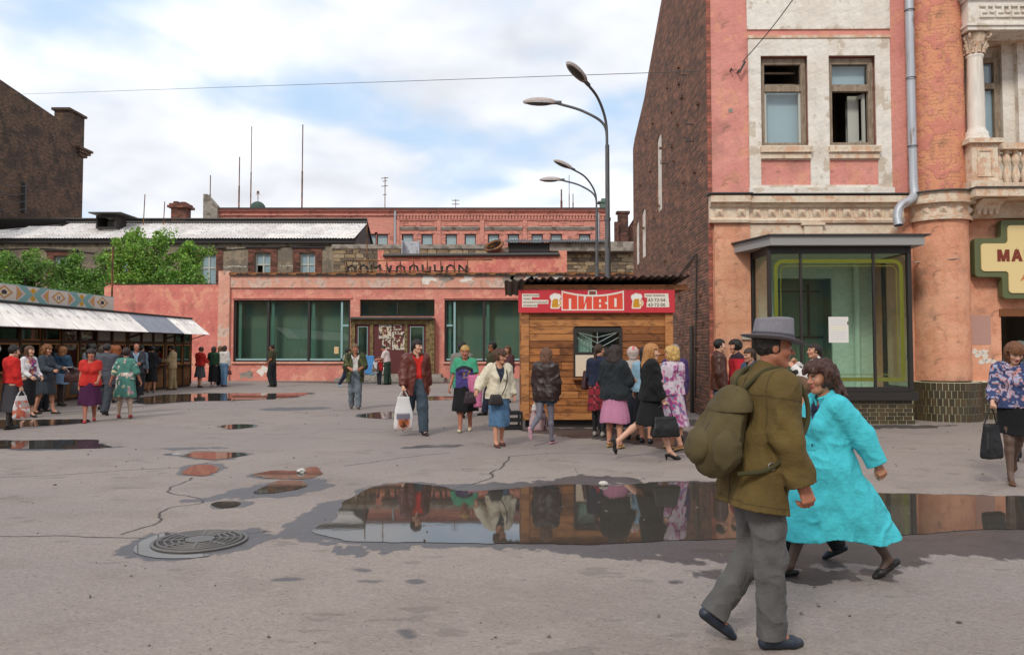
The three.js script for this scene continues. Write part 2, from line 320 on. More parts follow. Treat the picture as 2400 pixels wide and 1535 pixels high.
const damp = [
  [[-2.1, -7.5], [-2.05, -8.5], [-1.7, -8.7], [-1.3, -8.2], [-1.6, -6.9], [-1.95, -7.0]],
  [[-1.6, -6.8], [-0.6, -6.62], [1.0, -6.35], [2.2, -5.95], [3.4, -6.2], [5.2, -6.6], [6.2, -6.9], [5.0, -7.5], [1.0, -7.2], [-1.0, -7.0]],
  [[1.2, -5.85], [1.7, -5.65], [2.6, -5.75], [3.0, -5.95], [2.2, -6.05]],
  [[-1.2, -9.6], [0.6, -10.2], [1.6, -10.1], [0.7, -9.4], [-0.4, -9.2]],
  [[-3.05, -7.2], [-2.3, -7.3], [-2.12, -6.95], [-2.3, -6.5], [-2.8, -6.32], [-3.15, -6.4], [-3.2, -6.7]],
  [[-3.6, -8.75], [-3.25, -8.9], [-3.2, -8.65], [-3.55, -8.55]],
  [[-1.75, -13.2], [-1.5, -13.6], [-0.9, -13.55], [-1.0, -13.3], [-1.5, -13.15]],
  [[-5.9, -13.1], [-5.2, -13.35], [-4.7, -13.25], [-5.2, -12.9]],
  [[-7.0, -21.6], [-5.4, -22.3], [-4.8, -21.5], [-6.2, -20.9]],
  [[-3.3, -9.0], [-3.0, -9.8], [-2.5, -10.1], [-2.2, -9.6], [-2.5, -8.8], [-3.0, -8.7]],
  [[0.3, -16.2], [0.9, -14.9], [2.3, -13.2], [3.3, -13.2], [3.3, -16.2]],
  [[-7.0, -36.5], [-3.0, -37.0], [-2.0, -39.0], [-8.0, -39.2], [-12.0, -38.6], [-9, -37.4]],
  [[-1.68, -5.74], [-1.62, -5.78], [-1.5, -5.74], [-1.56, -5.70]], [[-1.12, -5.70], [-1.06, -5.74], [-0.96, -5.72], [-1.02, -5.67]], [[-0.76, -5.72], [-0.68, -5.76], [-0.62, -5.70], [-0.7, -5.67]],
  [[-0.68, -4.72], [-0.62, -4.75], [-0.56, -4.64], [-0.6, -4.6]], [[-1.2, -5.98], [-1.12, -6.02], [-1.04, -5.97], [-1.12, -5.93]],
  [[4.2, -18.2], [3.6, -17.4], [3.4, -16.6], [4.1, -16.9], [4.6, -17.6]],
  [[5.3, -16.4], [8.0, -16.4], [9.4, -16.9], [8.4, -17.15], [5.4, -17.1]],
];
const smoothLoop = (pts, amp, seed) => {
  const c = new THREE.CatmullRomCurve3(pts.map(([x, z]) => new THREE.Vector3(x, 0, z)), true, 'catmullrom', 0.4), n = Math.max(60, Math.round(c.getLength() / 0.045));
  return c.getSpacedPoints(n).slice(0, -1).map((p) => [p.x + amp * 2 * (fbm(p.x * 3 + seed, p.z * 3, 4) - 0.5), p.z + amp * 2 * (fbm(p.x * 3 + seed + 40, p.z * 3 + 9, 4) - 0.5)]);
};
const pudLoops = puddles.map(([, amp, pts, ring], i) => ({ pts: smoothLoop(pts, amp * 1.3, i * 7.3), ring }));
const dampLoops = damp.map((pts, i) => ({ pts: smoothLoop(pts, 0.05, i * 3.1 + 50) }));
for (const l of [...pudLoops, ...dampLoops]) { const xs = l.pts.map((p) => p[0]), zs = l.pts.map((p) => p[1]); l.box = [Math.min(...xs), Math.min(...zs), Math.max(...xs), Math.max(...zs)]; l.amp = clamp((l.box[2] - l.box[0]) / 2, 0.12, 1); }
// coarse grids of signed distance so that the maps below stay quick
function distGrid(l, pad) {
  const cell = Math.max(0.02, Math.max(l.box[2] - l.box[0], l.box[3] - l.box[1]) / 130), x0 = l.box[0] - pad, z0 = l.box[1] - pad, nx = Math.ceil((l.box[2] + pad - x0) / cell) + 2, nz = Math.ceil((l.box[3] + pad - z0) / cell) + 2, g = new Float32Array(nx * nz), P = l.pts, n = P.length, st = Math.max(1, Math.floor(n / 260));
  for (let j = 0; j < nz; j++) for (let i = 0; i < nx; i++) {
    const x = x0 + i * cell, z = z0 + j * cell; let d = 1e9, inside = false;
    for (let k = 0; k < n; k += st) {
      const a = P[k], b = P[k + st < n ? k + st : 0], ex = b[0] - a[0], ez = b[1] - a[1], t = clamp(((x - a[0]) * ex + (z - a[1]) * ez) / (ex * ex + ez * ez + 1e-12));
      d = Math.min(d, (x - a[0] - ex * t) ** 2 + (z - a[1] - ez * t) ** 2);
      if ((a[1] > z) !== (b[1] > z) && x < a[0] + (z - a[1]) / (b[1] - a[1]) * ex) inside = !inside;
    }
    g[j * nx + i] = (inside ? -1 : 1) * Math.sqrt(d);
  }
  l.pad = pad;
  l.dist = (x, z) => { const fx = (x - x0) / cell, fz = (z - z0) / cell, i = Math.floor(fx), j = Math.floor(fz); if (i < 0 || j < 0 || i >= nx - 1 || j >= nz - 1) return pad; const u = fx - i, w = fz - j, o = j * nx + i; return lerp(lerp(g[o], g[o + 1], u), lerp(g[o + nx], g[o + nx + 1], u), w); };
}
for (const l of pudLoops) distGrid(l, l.ring + 0.35);
for (const l of dampLoops) distGrid(l, 0.35);
// hairline cracks as polylines
const cracks = [
  [[-0.05, -12.2], [-0.12, -11.2], [-0.28, -10.6], [-0.25, -10.2], [-0.5, -9.7], [-0.75, -9.3]],
  [[-4.05, -10.2], [-3.95, -9.2], [-3.55, -8.9], [-3.3, -8.6], [-3.55, -8.2], [-3.35, -7.6], [-3.45, -7.1]],
  [[-7.6, -10.2], [-6.2, -10.3], [-5.0, -10.9], [-4.5, -11.0]], [[-4.9, -7.0], [-3.9, -7.05], [-3.1, -7.0], [-2.2, -7.2]],
  [[-4.3, -11.8], [-4.4, -11.3]], [[-0.05, -12.2], [0.9, -12.6], [1.8, -12.4]], [[-2.3, -11.2], [-1.6, -12.1], [-1.0, -12.6]],
].map((pts) => new THREE.CatmullRomCurve3(pts.map(([x, z]) => new THREE.Vector3(x, 0, z))).getSpacedPoints(60).map((p) => [p.x + 0.10 * (fbm(p.x * 6, p.z * 6, 3) - 0.5), p.z + 0.10 * (fbm(p.x * 6 + 9, p.z * 6, 3) - 0.5)]));
for (const c of cracks) c.box = [Math.min(...c.map((p) => p[0])) - 0.1, Math.min(...c.map((p) => p[1])) - 0.1, Math.max(...c.map((p) => p[0])) + 0.1, Math.max(...c.map((p) => p[1])) + 0.1];
function crackAt(x, z) {
  let best = 1;
  for (const c of cracks) if (x > c.box[0] && x < c.box[2] && z > c.box[1] && z < c.box[3]) for (let k = 0; k < c.length - 1; k++) {
    const a = c[k], b = c[k + 1]; if (Math.abs(x - a[0]) > 0.3 || Math.abs(z - a[1]) > 0.3) continue;
    const ex = b[0] - a[0], ez = b[1] - a[1], t = clamp(((x - a[0]) * ex + (z - a[1]) * ez) / (ex * ex + ez * ez + 1e-9)); best = Math.min(best, Math.hypot(x - a[0] - ex * t, z - a[1] - ez * t));
  }
  return best;
}
const allLoops = [...pudLoops, ...dampLoops];
function wetAt(x, z) {
  let w = 0, n1 = 0, n2 = 0, on = false;
  for (const l of allLoops) { const b = l.box, p = l.pad; if (x > b[0] - p && x < b[2] + p && z > b[1] - p && z < b[3] + p) { on = true; break; } }
  if (!on) return 0;
  n1 = fbm(x * 2.2, z * 1.4 + 7, 5) - 0.5; n2 = fbm(x * 9 + 3, z * 6, 4) - 0.5;
  for (const l of pudLoops) { const b = l.box, p = l.pad; if (x < b[0] - p || x > b[2] + p || z < b[1] - p || z > b[3] + p) continue; const d = l.dist(x, z) - l.ring * (0.25 + 2.4 * n1) - 0.10 * n2; w = Math.max(w, 1 - sstep(-0.015, 0.03, d)); }
  for (const l of dampLoops) { const b = l.box, p = l.pad; if (x < b[0] - p || x > b[2] + p || z < b[1] - p || z > b[3] + p) continue; const d = l.dist(x, z) + (0.75 * n1 + 0.45 * n2) * l.amp + 0.02; w = Math.max(w, 0.9 * (1 - sstep(-0.02, 0.04, d))); }
  return w;
}
function asphalt(x, z, c, fine) {
  const a = fbm(x * 0.35 + 3, z * 0.5 + 8, 4), b = fbm(x * 1.7 + 20, z * 2.4, 5), g = fbm(x * 34, z * 34, 3);
  c[0] = 138; c[1] = 126; c[2] = 119;
  mixc(c, [144, 131, 122], sstep(0.4, 0.65, a)); mixc(c, [132, 119, 110], sstep(0.5, 0.72, b) * 0.6);
  mulc(c, 0.95 + 0.10 * g);
  if (fine) { const s = vn2(x * 95, z * 95), q = vn2(x * 60 + 9, z * 60 + 4); mulc(c, 0.93 + 0.14 * s); if (q > 0.88) mixc(c, [170, 158, 148], 0.35); if (q < 0.1) mixc(c, [84, 76, 72], 0.45); }
  mixc(c, [100, 90, 82], sstep(0.715, 0.76, fbm(x * 2.6 + 70, z * 5.5 + 31, 5)) * 0.35);
}
const gBump = grayTex(512, 512, (u, v) => 0.5 * fbm(u * 64, v * 64, 3, 64) + 0.5 * fbm(u * 16 + 3, v * 16, 3, 16), 0.9);
function groundTile(x0, x1, z0, z1, w, h, fine) {
  const W = x1 - x0, L = z1 - z0;
  const wet = new Float32Array(w * h); let k = 0;
  const map = colorTex(w, h, (u, v, c) => {
    const x = x0 + u * W, z = z1 - v * L, q = wetAt(x, z); wet[k++] = q;
    asphalt(x, z, c, fine);
    const cr = crackAt(x, z); if (cr < 0.03) mixc(c, [48, 43, 41], (1 - sstep(0.004, 0.016 + 0.012 * vn2(x * 5, z * 5), cr)) * 0.85);
    if (q > 0) mixc(c, [c[0] * 0.50, c[1] * 0.51, c[2] * 0.54], q);
  }, 0, false);
  const rough = grayTex(w >> 1, h >> 1, (u, v) => lerp(0.93, 0.36, wet[Math.min(h - 1, Math.floor(v * h)) * w + Math.min(w - 1, Math.floor(u * w))]), 0, false);
  const g = new THREE.PlaneGeometry(W, L); g.rotateX(-Math.PI / 2); g.translate((x0 + x1) / 2, 0, (z0 + z1) / 2);
  const uv2 = new Float32Array(8), p = g.attributes.position; for (let i = 0; i < 4; i++) { uv2[i * 2] = p.getX(i); uv2[i * 2 + 1] = -p.getZ(i); }
  g.setAttribute('uv1', new THREE.BufferAttribute(uv2, 2));
  const bm = gBump.clone(); bm.channel = 1;
  return [g, std({ map, roughnessMap: rough, roughness: 1, bumpMap: bm, bumpScale: 0.006 })];
}
structure('pavement', ...groundTile(-9, 9, -12.2, -3, 2048, 1047, true));
structure('pavement', ...groundTile(-15, 14, -23, -12.2, 1800, 670, false));
structure('pavement', ...groundTile(-24, 24, -47, -23, 1200, 600, false));
{
  const t = colorTex(512, 512, (u, v, c) => { c[0] = 138; c[1] = 126; c[2] = 119; mulc(c, 0.85 + 0.3 * fbm(u * 16, v * 16, 6, 16)); }, 4);
  const g = new THREE.PlaneGeometry(800, 800); g.rotateX(-Math.PI / 2); const uv = g.attributes.uv; for (let i = 0; i < 4; i++) uv.setXY(i, uv.getX(i) * 800, uv.getY(i) * 800);
  structure('ground', g, std({ map: t, roughness: 0.93 }), [0, -0.012, 0]);
}
// water: thin sheets of murky water lying on the asphalt
const ripple = grayTex(256, 256, (u, v) => fbm(u * 8, v * 8, 3, 8), 1.6);
const waterMat = phys({ color: new THREE.Color(0.055, 0.047, 0.038), roughness: 0.03, ior: 1.333, bumpMap: ripple, bumpScale: 0.00022 });
for (const l of pudLoops) {
  const s = new THREE.Shape(l.pts.map(([x, z]) => new THREE.Vector2(x, -z)));
  const g = new THREE.ShapeGeometry(s); g.rotateX(-Math.PI / 2);
  structure('puddle', g, waterMat, [0, 0.004, 0]);
}
// manhole cover with its cast pattern
{
  const cast = std({ color: 0x6f6a66, roughness: 0.55, metalness: 0.35, bumpMap: gBump, bumpScale: 0.002 }), grime = std({ color: 0x35312f, roughness: 0.8 });
  const o = thing('manhole_cover', 'round cast iron manhole cover ringed by a narrow puddle', 'manhole cover', [-2.66, 0, -6.86]);
  part(o, 'rim', new THREE.TorusGeometry(0.375, 0.018, 6, 48).rotateX(Math.PI / 2).scale(1, 0.7, 1), cast, [0, 0.008, 0]);
  part(o, 'plate', cyl(0.355, 0.355, 0.024, 0, 0.006, 0, 48), grime);
  for (const r of [0.335, 0.28, 0.225, 0.17]) part(o, 'cast_ring', new THREE.TorusGeometry(r, 0.011, 5, 44).rotateX(Math.PI / 2), cast, [0, 0.018, 0]);
  for (let k = 0; k < 8; k++) part(o, 'cast_rib', bx(0.2, 0.012, 0.02, 0.23, 0.022, 0), cast, [0, 0, 0], [0, k * Math.PI / 4 + 0.2, 0]);
  part(o, 'centre_boss', cyl(0.12, 0.12, 0.02, 0, 0.016, 0, 24), cast);
}
// ---------------------------------------------------------------- materials of the buildings
const pinkUpper = plasterMat({ base: [216, 148, 133], alt: [210, 139, 126], under: [222, 162, 124], peel: 0.60, flake: 0.4, seed: 1, dirty: 0.16, bump: 0.014 });
const pinkColumn = plasterMat({ base: [206, 132, 112], alt: [210, 142, 116], under: [222, 158, 110], peel: 0.51, flake: 0.55, seed: 4, size: 3, ghost: 0.5, dirty: 0.18, bump: 0.03 });
const pinkLower = plasterMat({ base: [220, 161, 129], alt: [214, 151, 119], under: [204, 134, 102], peel: 0.56, flake: 0.4, seed: 7, size: 4, dirty: 0.2, bump: 0.016 });
const whiteTrim = plasterMat({ base: [228, 220, 208], alt: [220, 210, 196], under: [190, 172, 150], peel: 0.615, seed: 9, dirty: 0.07, dirt: [112, 98, 84] });
const creamTrim = plasterMat({ base: [222, 204, 180], alt: [214, 190, 164], under: [206, 160, 128], peel: 0.57, seed: 12, dirty: 0.14, dirt: [96, 82, 70], size: 3 });
const sideBrick = brickMat({ a: [142, 95, 72], b: [120, 82, 64], mortar: [120, 98, 84], dark: [66, 52, 46], soot: 0.3, seed: 3, n: 1024, bump: 0.03 });
const leadMetal = std({ color: 0x4a4744, roughness: 0.6, metalness: 0.3 });
const zincTex = colorTex(256, 256, (u, v, c) => { c[0] = 176; c[1] = 178; c[2] = 182; mulc(c, 0.86 + 0.28 * fbm(u * 8, v * 8, 5, 8)); mixc(c, [120, 96, 78], sstep(0.68, 0.76, fbm(u * 16 + 7, v * 8, 4, 16)) * 0.7); }, 1);
const zinc = std({ map: zincTex, roughness: 0.5, metalness: 0.35 });
const darkFrame = std({ color: 0x2a2420, roughness: 0.6 });
const oldWoodTex = colorTex(256, 512, (u, v, c) => { const g = fbm(u * 64, v * 6, 4, 64); c[0] = 142; c[1] = 124; c[2] = 104; mulc(c, 0.72 + 0.5 * g); mixc(c, [190, 180, 164], sstep(0.55, 0.62, fbm(u * 16 + 5, v * 16, 4, 16)) * 0.22); mixc(c, [88, 72, 56], sstep(0.66, 0.72, fbm(u * 16 + 15, v * 16, 4, 16)) * 0.3); }, 0.9);
const oldWood = std({ map: oldWoodTex, roughness: 0.85 });
const glass = phys({ color: 0xf2f6f4, roughness: 0.02, transmission: 1, thickness: 0, ior: 1.5, transparent: false });
const greenGlass = phys({ color: 0xeaf2ed, roughness: 0.015, transmission: 1, thickness: 0, ior: 1.5 });
const roomMat = std({ color: 0x8f897e, roughness: 1 });
const innerWhite = std({ color: 0xb9b9ae, roughness: 0.9 });
const tileMats = [0x463b2a, 0x4c3f2c, 0x40372a, 0x544632, 0x484032].map((c) => std({ color: c, roughness: 0.32 }));
const grout = std({ color: 0xb9b493, roughness: 0.9 });
const innerGreenTex = colorTex(512, 512, (u, v, c) => { c[0] = 208; c[1] = 220; c[2] = 206; mulc(c, 0.92 + 0.16 * fbm(u * 32, v * 32, 5, 32)); }, 2);
const innerGreen = std({ map: innerGreenTex, roughness: 0.9 });
const doorGreen = std({ color: 0x6f8474, roughness: 0.7 });

// ---------------------------------------------------------------- corner shop building (right); local frame: x along the front, front wall at z = 0
{
  const B = thing('corner_building', 'pink plastered two storey corner building with bay shop window and round column', 'building', [4.62, 0, -18.6], -0.8 * RAD);
  const TOP = 13.2;
  const P = (n, g, m, p, r, l) => part(B, n, g, m, p, r, l);
  // side wall of bare brick with its stepped parapet line and blocked windows
  {
    const o = new THREE.Shape([[0, 0], [12.6, 0], [12.6, 9.5], [12.1, 9.8], [9.6, 10.6], [8.6, 11.2], [5.7, 12.7], [0, TOP + 2.6]].map((p) => new THREE.Vector2(...p)));
    const blocked = [[6.15, 6.0, 7.0, 8.5], [9.5, 4.9, 10.4, 6.7], [11.1, 4.8, 11.9, 6.5]];
    for (const [a, b, c, d] of blocked) o.holes.push(new THREE.Path([[a, b], [a, d - 0.15], [(a + c) / 2, d], [c, d - 0.15], [c, b]].map((p) => new THREE.Vector2(...p))));
    const g = new THREE.ExtrudeGeometry(o, { depth: 0.5, bevelEnabled: false }); g.rotateY(Math.PI / 2); // shape x -> -z, depth -> +x
    P('side_wall', g, sideBrick, [0, 0, -0.05], null, 'bare sooty brick side wall');
    for (const [a, b, c, d] of blocked) P('blocked_window', bb(0.035, b - 0.02, -c - 0.07, 0.48, d, -a - 0.03), whiteTrim, null, null, 'window opening closed with pale plaster');
    // protruding iron anchors and broken bricks
    const r = rng(5);
    for (let i = 0; i < 46; i++) { const z = -0.4 - r() * 11.4, y = 1 + r() * 8.6; P('broken_brick', bx(0.05 + r() * 0.05, 0.06, 0.11 + 0.1 * r(), -0.02, y, z), sideBrick); }
    for (const [y, z] of [[6.9, -1.5], [7.35, -1.5], [8.9, -2.3], [7.2, -5.2]]) P('wall_bracket', merged([bar([0.1, y, z], [-0.22, y, z], 0.014), bar([-0.2, y, z], [-0.2, y + 0.12, z], 0.012)]), leadMetal);
    P('cable', merged([bar([-0.03, 4.0, -1.2], [-0.03, 0.4, -1.5], 0.02), bar([-0.03, 4.0, -1.2], [-0.03, 2.9, -8.0], 0.016)]), leadMetal);
    P('soil_pipe', cyl(0.05, 0.05, 2.2, -0.07, 1.1, -1.7), leadMetal);
  }
  // brick return at the corner
  P('corner_brick', bb(0.0, 0, -0.04, 0.09, TOP, 0.02), brickMat({ a: [176, 98, 78], b: [150, 86, 70], mortar: [120, 96, 84], size: 1.56, n: 512, soot: 0.15, seed: 8 }));
  // ---- upper storey
  P('upper_wall', wallWith(rect(0.09, 5.2, 5.6, TOP), [[1.22, 5.44, 2.41, 8.56], [2.82, 5.44, 4.0, 8.56]], 0.4), pinkUpper);
  P('upper_panel', wallWith([[0.97, 5.40], [4.3, 5.40], [4.3, 8.95], [0.97, 8.95]], [[1.24, 5.46, 2.40, 6.06], [2.84, 5.46, 3.98, 6.06], [1.26, 6.40, 2.36, 8.54], [2.86, 6.40, 3.95, 8.54]], 0.04), whiteTrim, [0, 0, 0.045], null, 'raised white window surround');
  P('string_band', merged([bb(0.96, 8.955, 0.0, 4.31, 9.02, 0.07)]), creamTrim);
  P('upper_panel', bb(0.95, 9.18, 0.002, 4.32, 9.98, 0.04), whiteTrim, null, null, 'white plaster band above the windows');
  P('string_band', bb(0.93, 9.99, 0, 4.34, 10.05, 0.075), leadMetal);
  P('upper_panel', bb(0.95, 10.3, 0.002, 4.32, 11.9, 0.04), whiteTrim);
  P('foot_band', merged([bb(0.95, 5.24, 0, 4.34, 5.395, 0.075)]), whiteTrim);
  for (const [x0, x1, open] of [[1.26, 2.36, 0], [2.86, 3.95, 1]]) {
    P('apron_panel', bb(x0 - 0.03, 5.45, -0.02, x1 + 0.04, 6.07, 0.012), pinkUpper, null, null, 'recessed pink panel under the window');
    const sill = P('window_sill', merged([bb(x0 - 0.04, 6.22, -0.05, x1 + 0.06, 6.36, 0.16), bb(x0 - 0.02, 6.08, -0.02, x1 + 0.04, 6.215, 0.1)]), creamTrim);
    const w = P('window', merged([bb(x0, 6.37, -0.2, x0 + 0.12, 8.52, -0.1), bb(x1 - 0.12, 6.37, -0.2, x1, 8.52, -0.1), bb(x0 + 0.12, 8.38, -0.2, x1 - 0.12, 8.52, -0.1), bb(x0 + 0.12, 6.37, -0.2, x1 - 0.12, 6.5, -0.1), bb(x0 + 0.12, 7.72, -0.19, x1 - 0.12, 7.88, -0.07)]), oldWood);
    if (!open) { part(w, 'pane', bb(x0 + 0.12, 6.5, -0.17, x1 - 0.12, 7.72, -0.165), glass); part(w, 'sash', merged([bb(x0 + 0.12, 6.5, -0.168, x0 + 0.17, 7.72, -0.12), bb(x1 - 0.17, 6.5, -0.168, x1 - 0.12, 7.72, -0.12)]), innerWhite); part(w, 'tilted_sash', merged([bb(x0 + 0.14, 7.98, -0.5, x1 - 0.14, 8.02, -0.44), bb(x0 + 0.14, 8.27, -0.5, x1 - 0.14, 8.31, -0.44)]), oldWood); }
    else { part(w, 'pane', bb(x0 + 0.12, 7.9, -0.17, x1 - 0.12, 8.37, -0.165), glass); const s = part(w, 'open_sash', merged([bb(-0.03, 6.52, -0.62, 0.03, 7.7, -0.56), bb(-0.03, 6.52, -0.06, 0.03, 7.7, 0), bb(-0.03, 6.52, -0.56, 0.03, 6.6, -0.06), bb(-0.03, 7.62, -0.56, 0.03, 7.7, -0.06)]), innerWhite, [x1 - 0.17, 0, -0.22], [0, 0.28, 0]); part(w, 'transom_curtain', bb(x0 + 0.1, 7.85, -0.36, x1 - 0.1, 8.4, -0.34), std({ color: 0xc2d0de, roughness: 0.9 })); part(w, 'inner_shutter', bb(x1 - 0.46, 6.5, -0.5, x1 - 0.2, 7.72, -0.46), innerWhite); }
    // the room behind
    P('room', merged([bb(x0 - 0.4, 5.6, -3.2, x1 + 0.4, 5.7, -0.42), bb(x0 - 0.4, 9.4, -3.2, x1 + 0.4, 9.5, -0.42), bb(x0 - 0.38, 5.7, -3.3, x1 + 0.38, 9.4, -3.2), bb(x0 - 0.45, 5.7, -3.2, x0 - 0.38, 9.4, -0.42), bb(x1 + 0.38, 5.7, -3.2, x1 + 0.45, 9.4, -0.42)]), roomMat);
    if (!open) P('blind', bb(x0 + 0.1, 6.45, -0.36, x1 - 0.1, 7.8, -0.34), std({ color: 0xc2d0de, roughness: 0.9 }));
  }
  P('iron_hook', merged([bar([0.72, 8.16, 0], [0.72, 8.16, 0.18], 0.02), bar([0.55, 8.2, 0], [0.55, 8.2, 0.15], 0.02), bar([0.72, 8.1, 0.16], [0.86, 8.36, 0.16], 0.028)]), leadMetal);
  P('wall_hole', bb(0.5, 7.2, -0.02, 0.6, 7.29, 0.006), roomMat);
  // ---- cornice between the storeys
  const corn = [[0, 4.56], [0.09, 4.56], [0.11, 4.62], [0.09, 4.66], [0.05, 4.68], [0.05, 4.92], [0.10, 4.93], [0.14, 4.98], [0.24, 5.02], [0.24, 5.17], [0, 5.20]];
  P('cornice', moulding(corn, 0.92, 4.55), creamTrim);
  P('cornice', moulding(corn.map(([z, y]) => [z + (z > 0 ? 0.07 : 0), y + 0.002]), 0.0, 0.92), creamTrim);
  P('cornice_flashing', merged([bb(-0.06, 5.205, 0, 0.96, 5.235, 0.35), bb(0.96, 5.203, 0, 4.62, 5.23, 0.27)]), leadMetal);
  const pyr = (() => { const g = new THREE.ConeGeometry(0.17, 0.13, 4); g.rotateY(Math.PI / 4); g.rotateX(Math.PI / 2); return g; })();
  for (const x of [0.22, 0.74, 1.12, 1.47, 1.82, 2.17, 2.52, 2.87, 3.22, 3.57, 3.92, 4.3]) P('diamond_boss', pyr, creamTrim, [x, 4.795, x < 0.9 ? 0.17 : 0.1]);
  for (let x = 1.29; x < 4.2; x += 0.35) P('frieze_bar', bx(0.025, 0.24, 0.03, x, 4.8, 0.06), creamTrim);
  P('keystone', merged([bb(2.2, 4.28, 0, 2.62, 4.5, 0.13), bb(2.14, 4.5, 0, 2.68, 4.55, 0.16)]), creamTrim);
  // ---- lower storey
  P('lower_wall', wallWith(rect(0.09, 0, 5.3, 5.2), [[1.1, 0.5, 4.0, 4.0]], 0.4), pinkLower);
  P('pilaster', bb(0.12, 0.0, 0.002, 0.95, 4.55, 0.07), pinkLower);
  P('frieze_field', bb(0.96, 4.12, 0.003, 4.4, 4.54, 0.03), creamTrim);
  P('socket_box', merged([bb(0.72, 1.84, 0.07, 0.92, 1.98, 0.13)]), std({ color: 0xb7ae9b, roughness: 0.7 }));
  // ---- bay shop window, projecting
  const W = P('shop_window', merged([ // dark frame
    bb(1.0, 0.70, 1.22, 4.06, 0.80, 1.3), bb(1.0, 3.70, 1.22, 4.06, 3.86, 1.3), bb(0.98, 0.70, 1.20, 1.05, 3.86, 1.31), bb(4.0, 0.70, 1.20, 4.08, 3.86, 1.31), bb(1.67, 0.8, 1.23, 1.72, 3.7, 1.29), bb(3.25, 0.8, 1.23, 3.30, 3.7, 1.29),
    bb(0.97, 0.70, 0.03, 1.05, 3.86, 0.1), bb(0.98, 0.7, 0.1, 1.04, 0.8, 1.2), bb(0.98, 3.7, 0.1, 1.04, 3.86, 1.2), bb(4.0, 0.70, 0.03, 4.08, 3.86, 0.1), bb(4.01, 0.7, 0.1, 4.07, 0.8, 1.2), bb(4.01, 3.7, 0.1, 4.07, 3.86, 1.2)]), darkFrame);
  for (const [a, b] of [[1.06, 1.66], [1.73, 3.24], [3.31, 3.98]]) part(W, 'pane', bb(a, 0.8, 1.25, b, 3.7, 1.256), greenGlass);
  part(W, 'pane', bb(1.005, 0.8, 0.1, 1.011, 3.7, 1.2), greenGlass);
  part(W, 'pane', bb(4.04, 0.8, 0.1, 4.046, 3.7, 1.2), greenGlass);
  { // painted yellow line border on the glass
    const ring = (x0, y0, x1, y1, r, t) => { const rr = (p, a, b, c, d, q) => { p.moveTo(a, b); p.lineTo(c, b); p.lineTo(c, d - q); p.absarc(c - q, d - q, q, 0, Math.PI / 2); p.lineTo(a + q, d); p.absarc(a + q, d - q, q, Math.PI / 2, Math.PI); p.lineTo(a, b); return p; }; const s = rr(new THREE.Shape(), x0, y0, x1, y1, r); s.holes.push(rr(new THREE.Path(), x0 + t, y0 + t, x1 - t, y1 - t, r - t)); return new THREE.ShapeGeometry(s, 8); };
    const yel = std({ color: 0xa3922a, roughness: 0.7, side: THREE.DoubleSide });
    part(W, 'painted_border', ring(1.12, 0.92, 3.93, 3.58, 0.22, 0.085), yel, [0, 0, 1.246]);
    part(W, 'painted_border', ring(1.26, 1.06, 3.79, 3.44, 0.13, 0.018), yel, [0, 0, 1.247]);
  }
  P('shop_window_sill', bb(0.93, 0.52, 0.0, 4.14, 0.695, 1.4), darkFrame);
  P('shop_awning', (() => { const s = new THREE.Shape([[0.55, -0.02], [0.98, 1.5], [4.28, 1.5], [4.42, -0.02]].map((p) => new THREE.Vector2(...p))); const g = new THREE.ExtrudeGeometry(s, { depth: 0.2, bevelEnabled: false }); g.rotateX(Math.PI / 2); g.translate(0, 4.06, 0); return g; })(), std({ color: 0x96938f, roughness: 0.7 }));
  P('awning_cap', (() => { const s = new THREE.Shape([[0.48, -0.02], [0.93, 1.56], [4.4, 1.56], [4.5, -0.02]].map((p) => new THREE.Vector2(...p))); const g = new THREE.ExtrudeGeometry(s, { depth: 0.03, bevelEnabled: false }); g.rotateX(Math.PI / 2); g.translate(0, 4.095, 0); return g; })(), leadMetal);
  // display room behind the glass
  P('display_floor', bb(1.06, 0.6, -0.38, 4.0, 0.7, 1.2), innerGreen);
  P('display_ceiling', bb(1.06, 3.72, -0.38, 4.0, 3.8, 1.2), innerGreen);
  P('display_back', merged([bb(1.06, 0.7, -0.44, 1.62, 3.72, -0.38), bb(3.0, 0.7, -0.44, 4.0, 3.72, -0.38), bb(1.62, 3.3, -0.44, 3.0, 3.72, -0.38)]), innerGreen);
  P('display_door', bb(1.62, 0.7, -1.0, 3.0, 3.3, -0.95), doorGreen);
  for (let i = 0; i < 6; i++) P('door_board', bb(1.66 + i * 0.22, 0.74 , -0.95, 1.86 + i * 0.22, 1.86, -0.92), doorGreen);
  P('door_rail', merged([bb(1.64, 1.89, -0.95, 2.98, 1.93, -0.90), bb(2.62, 1.95, -0.95, 2.66, 3.2, -0.9), bb(1.7, 2.98, -0.6, 2.8, 3.02, -0.57)]), darkFrame);
  P('display_reveal', merged([bb(1.56, 0.7, -0.95, 1.62, 3.3, -0.44), bb(3.0, 0.7, -0.95, 3.06, 3.3, -0.44), bb(1.56, 3.3, -0.95, 3.06, 3.36, -0.44)]), doorGreen);
  P('display_pipe', cyl(0.07, 0.07, 3.0, 3.55, 2.2, -0.28, 12), innerGreen);
  const paper = P('notice_sheet', printPlane(0.43, 0.56), std({ map: canvasTex(256, 340, (c, w, h) => { c.fillStyle = '#ded8cf'; c.fillRect(0, 0, w, h); c.fillStyle = '#b9b2c4'; for (let i = 0; i < 12; i++) { c.fillStyle = i > 3 && i < 7 ? '#d5cf7e' : '#b5b3c6'; for (let k = 0; k < 9; k++) c.fillRect(28 + k * 22, 30 + i * 24, 14 + (k * 7 + i * 5) % 8, 5); } c.fillStyle = '#5d564c'; c.fillRect(w - 16, 60, 16, 46); }), roughness: 0.9, side: THREE.DoubleSide }), [2.5, 2.04, 1.268]);
  // tiled plinth of the bay
  P('plinth_core', bb(1.0, 0, 0.0, 4.06, 0.515, 1.28), grout);
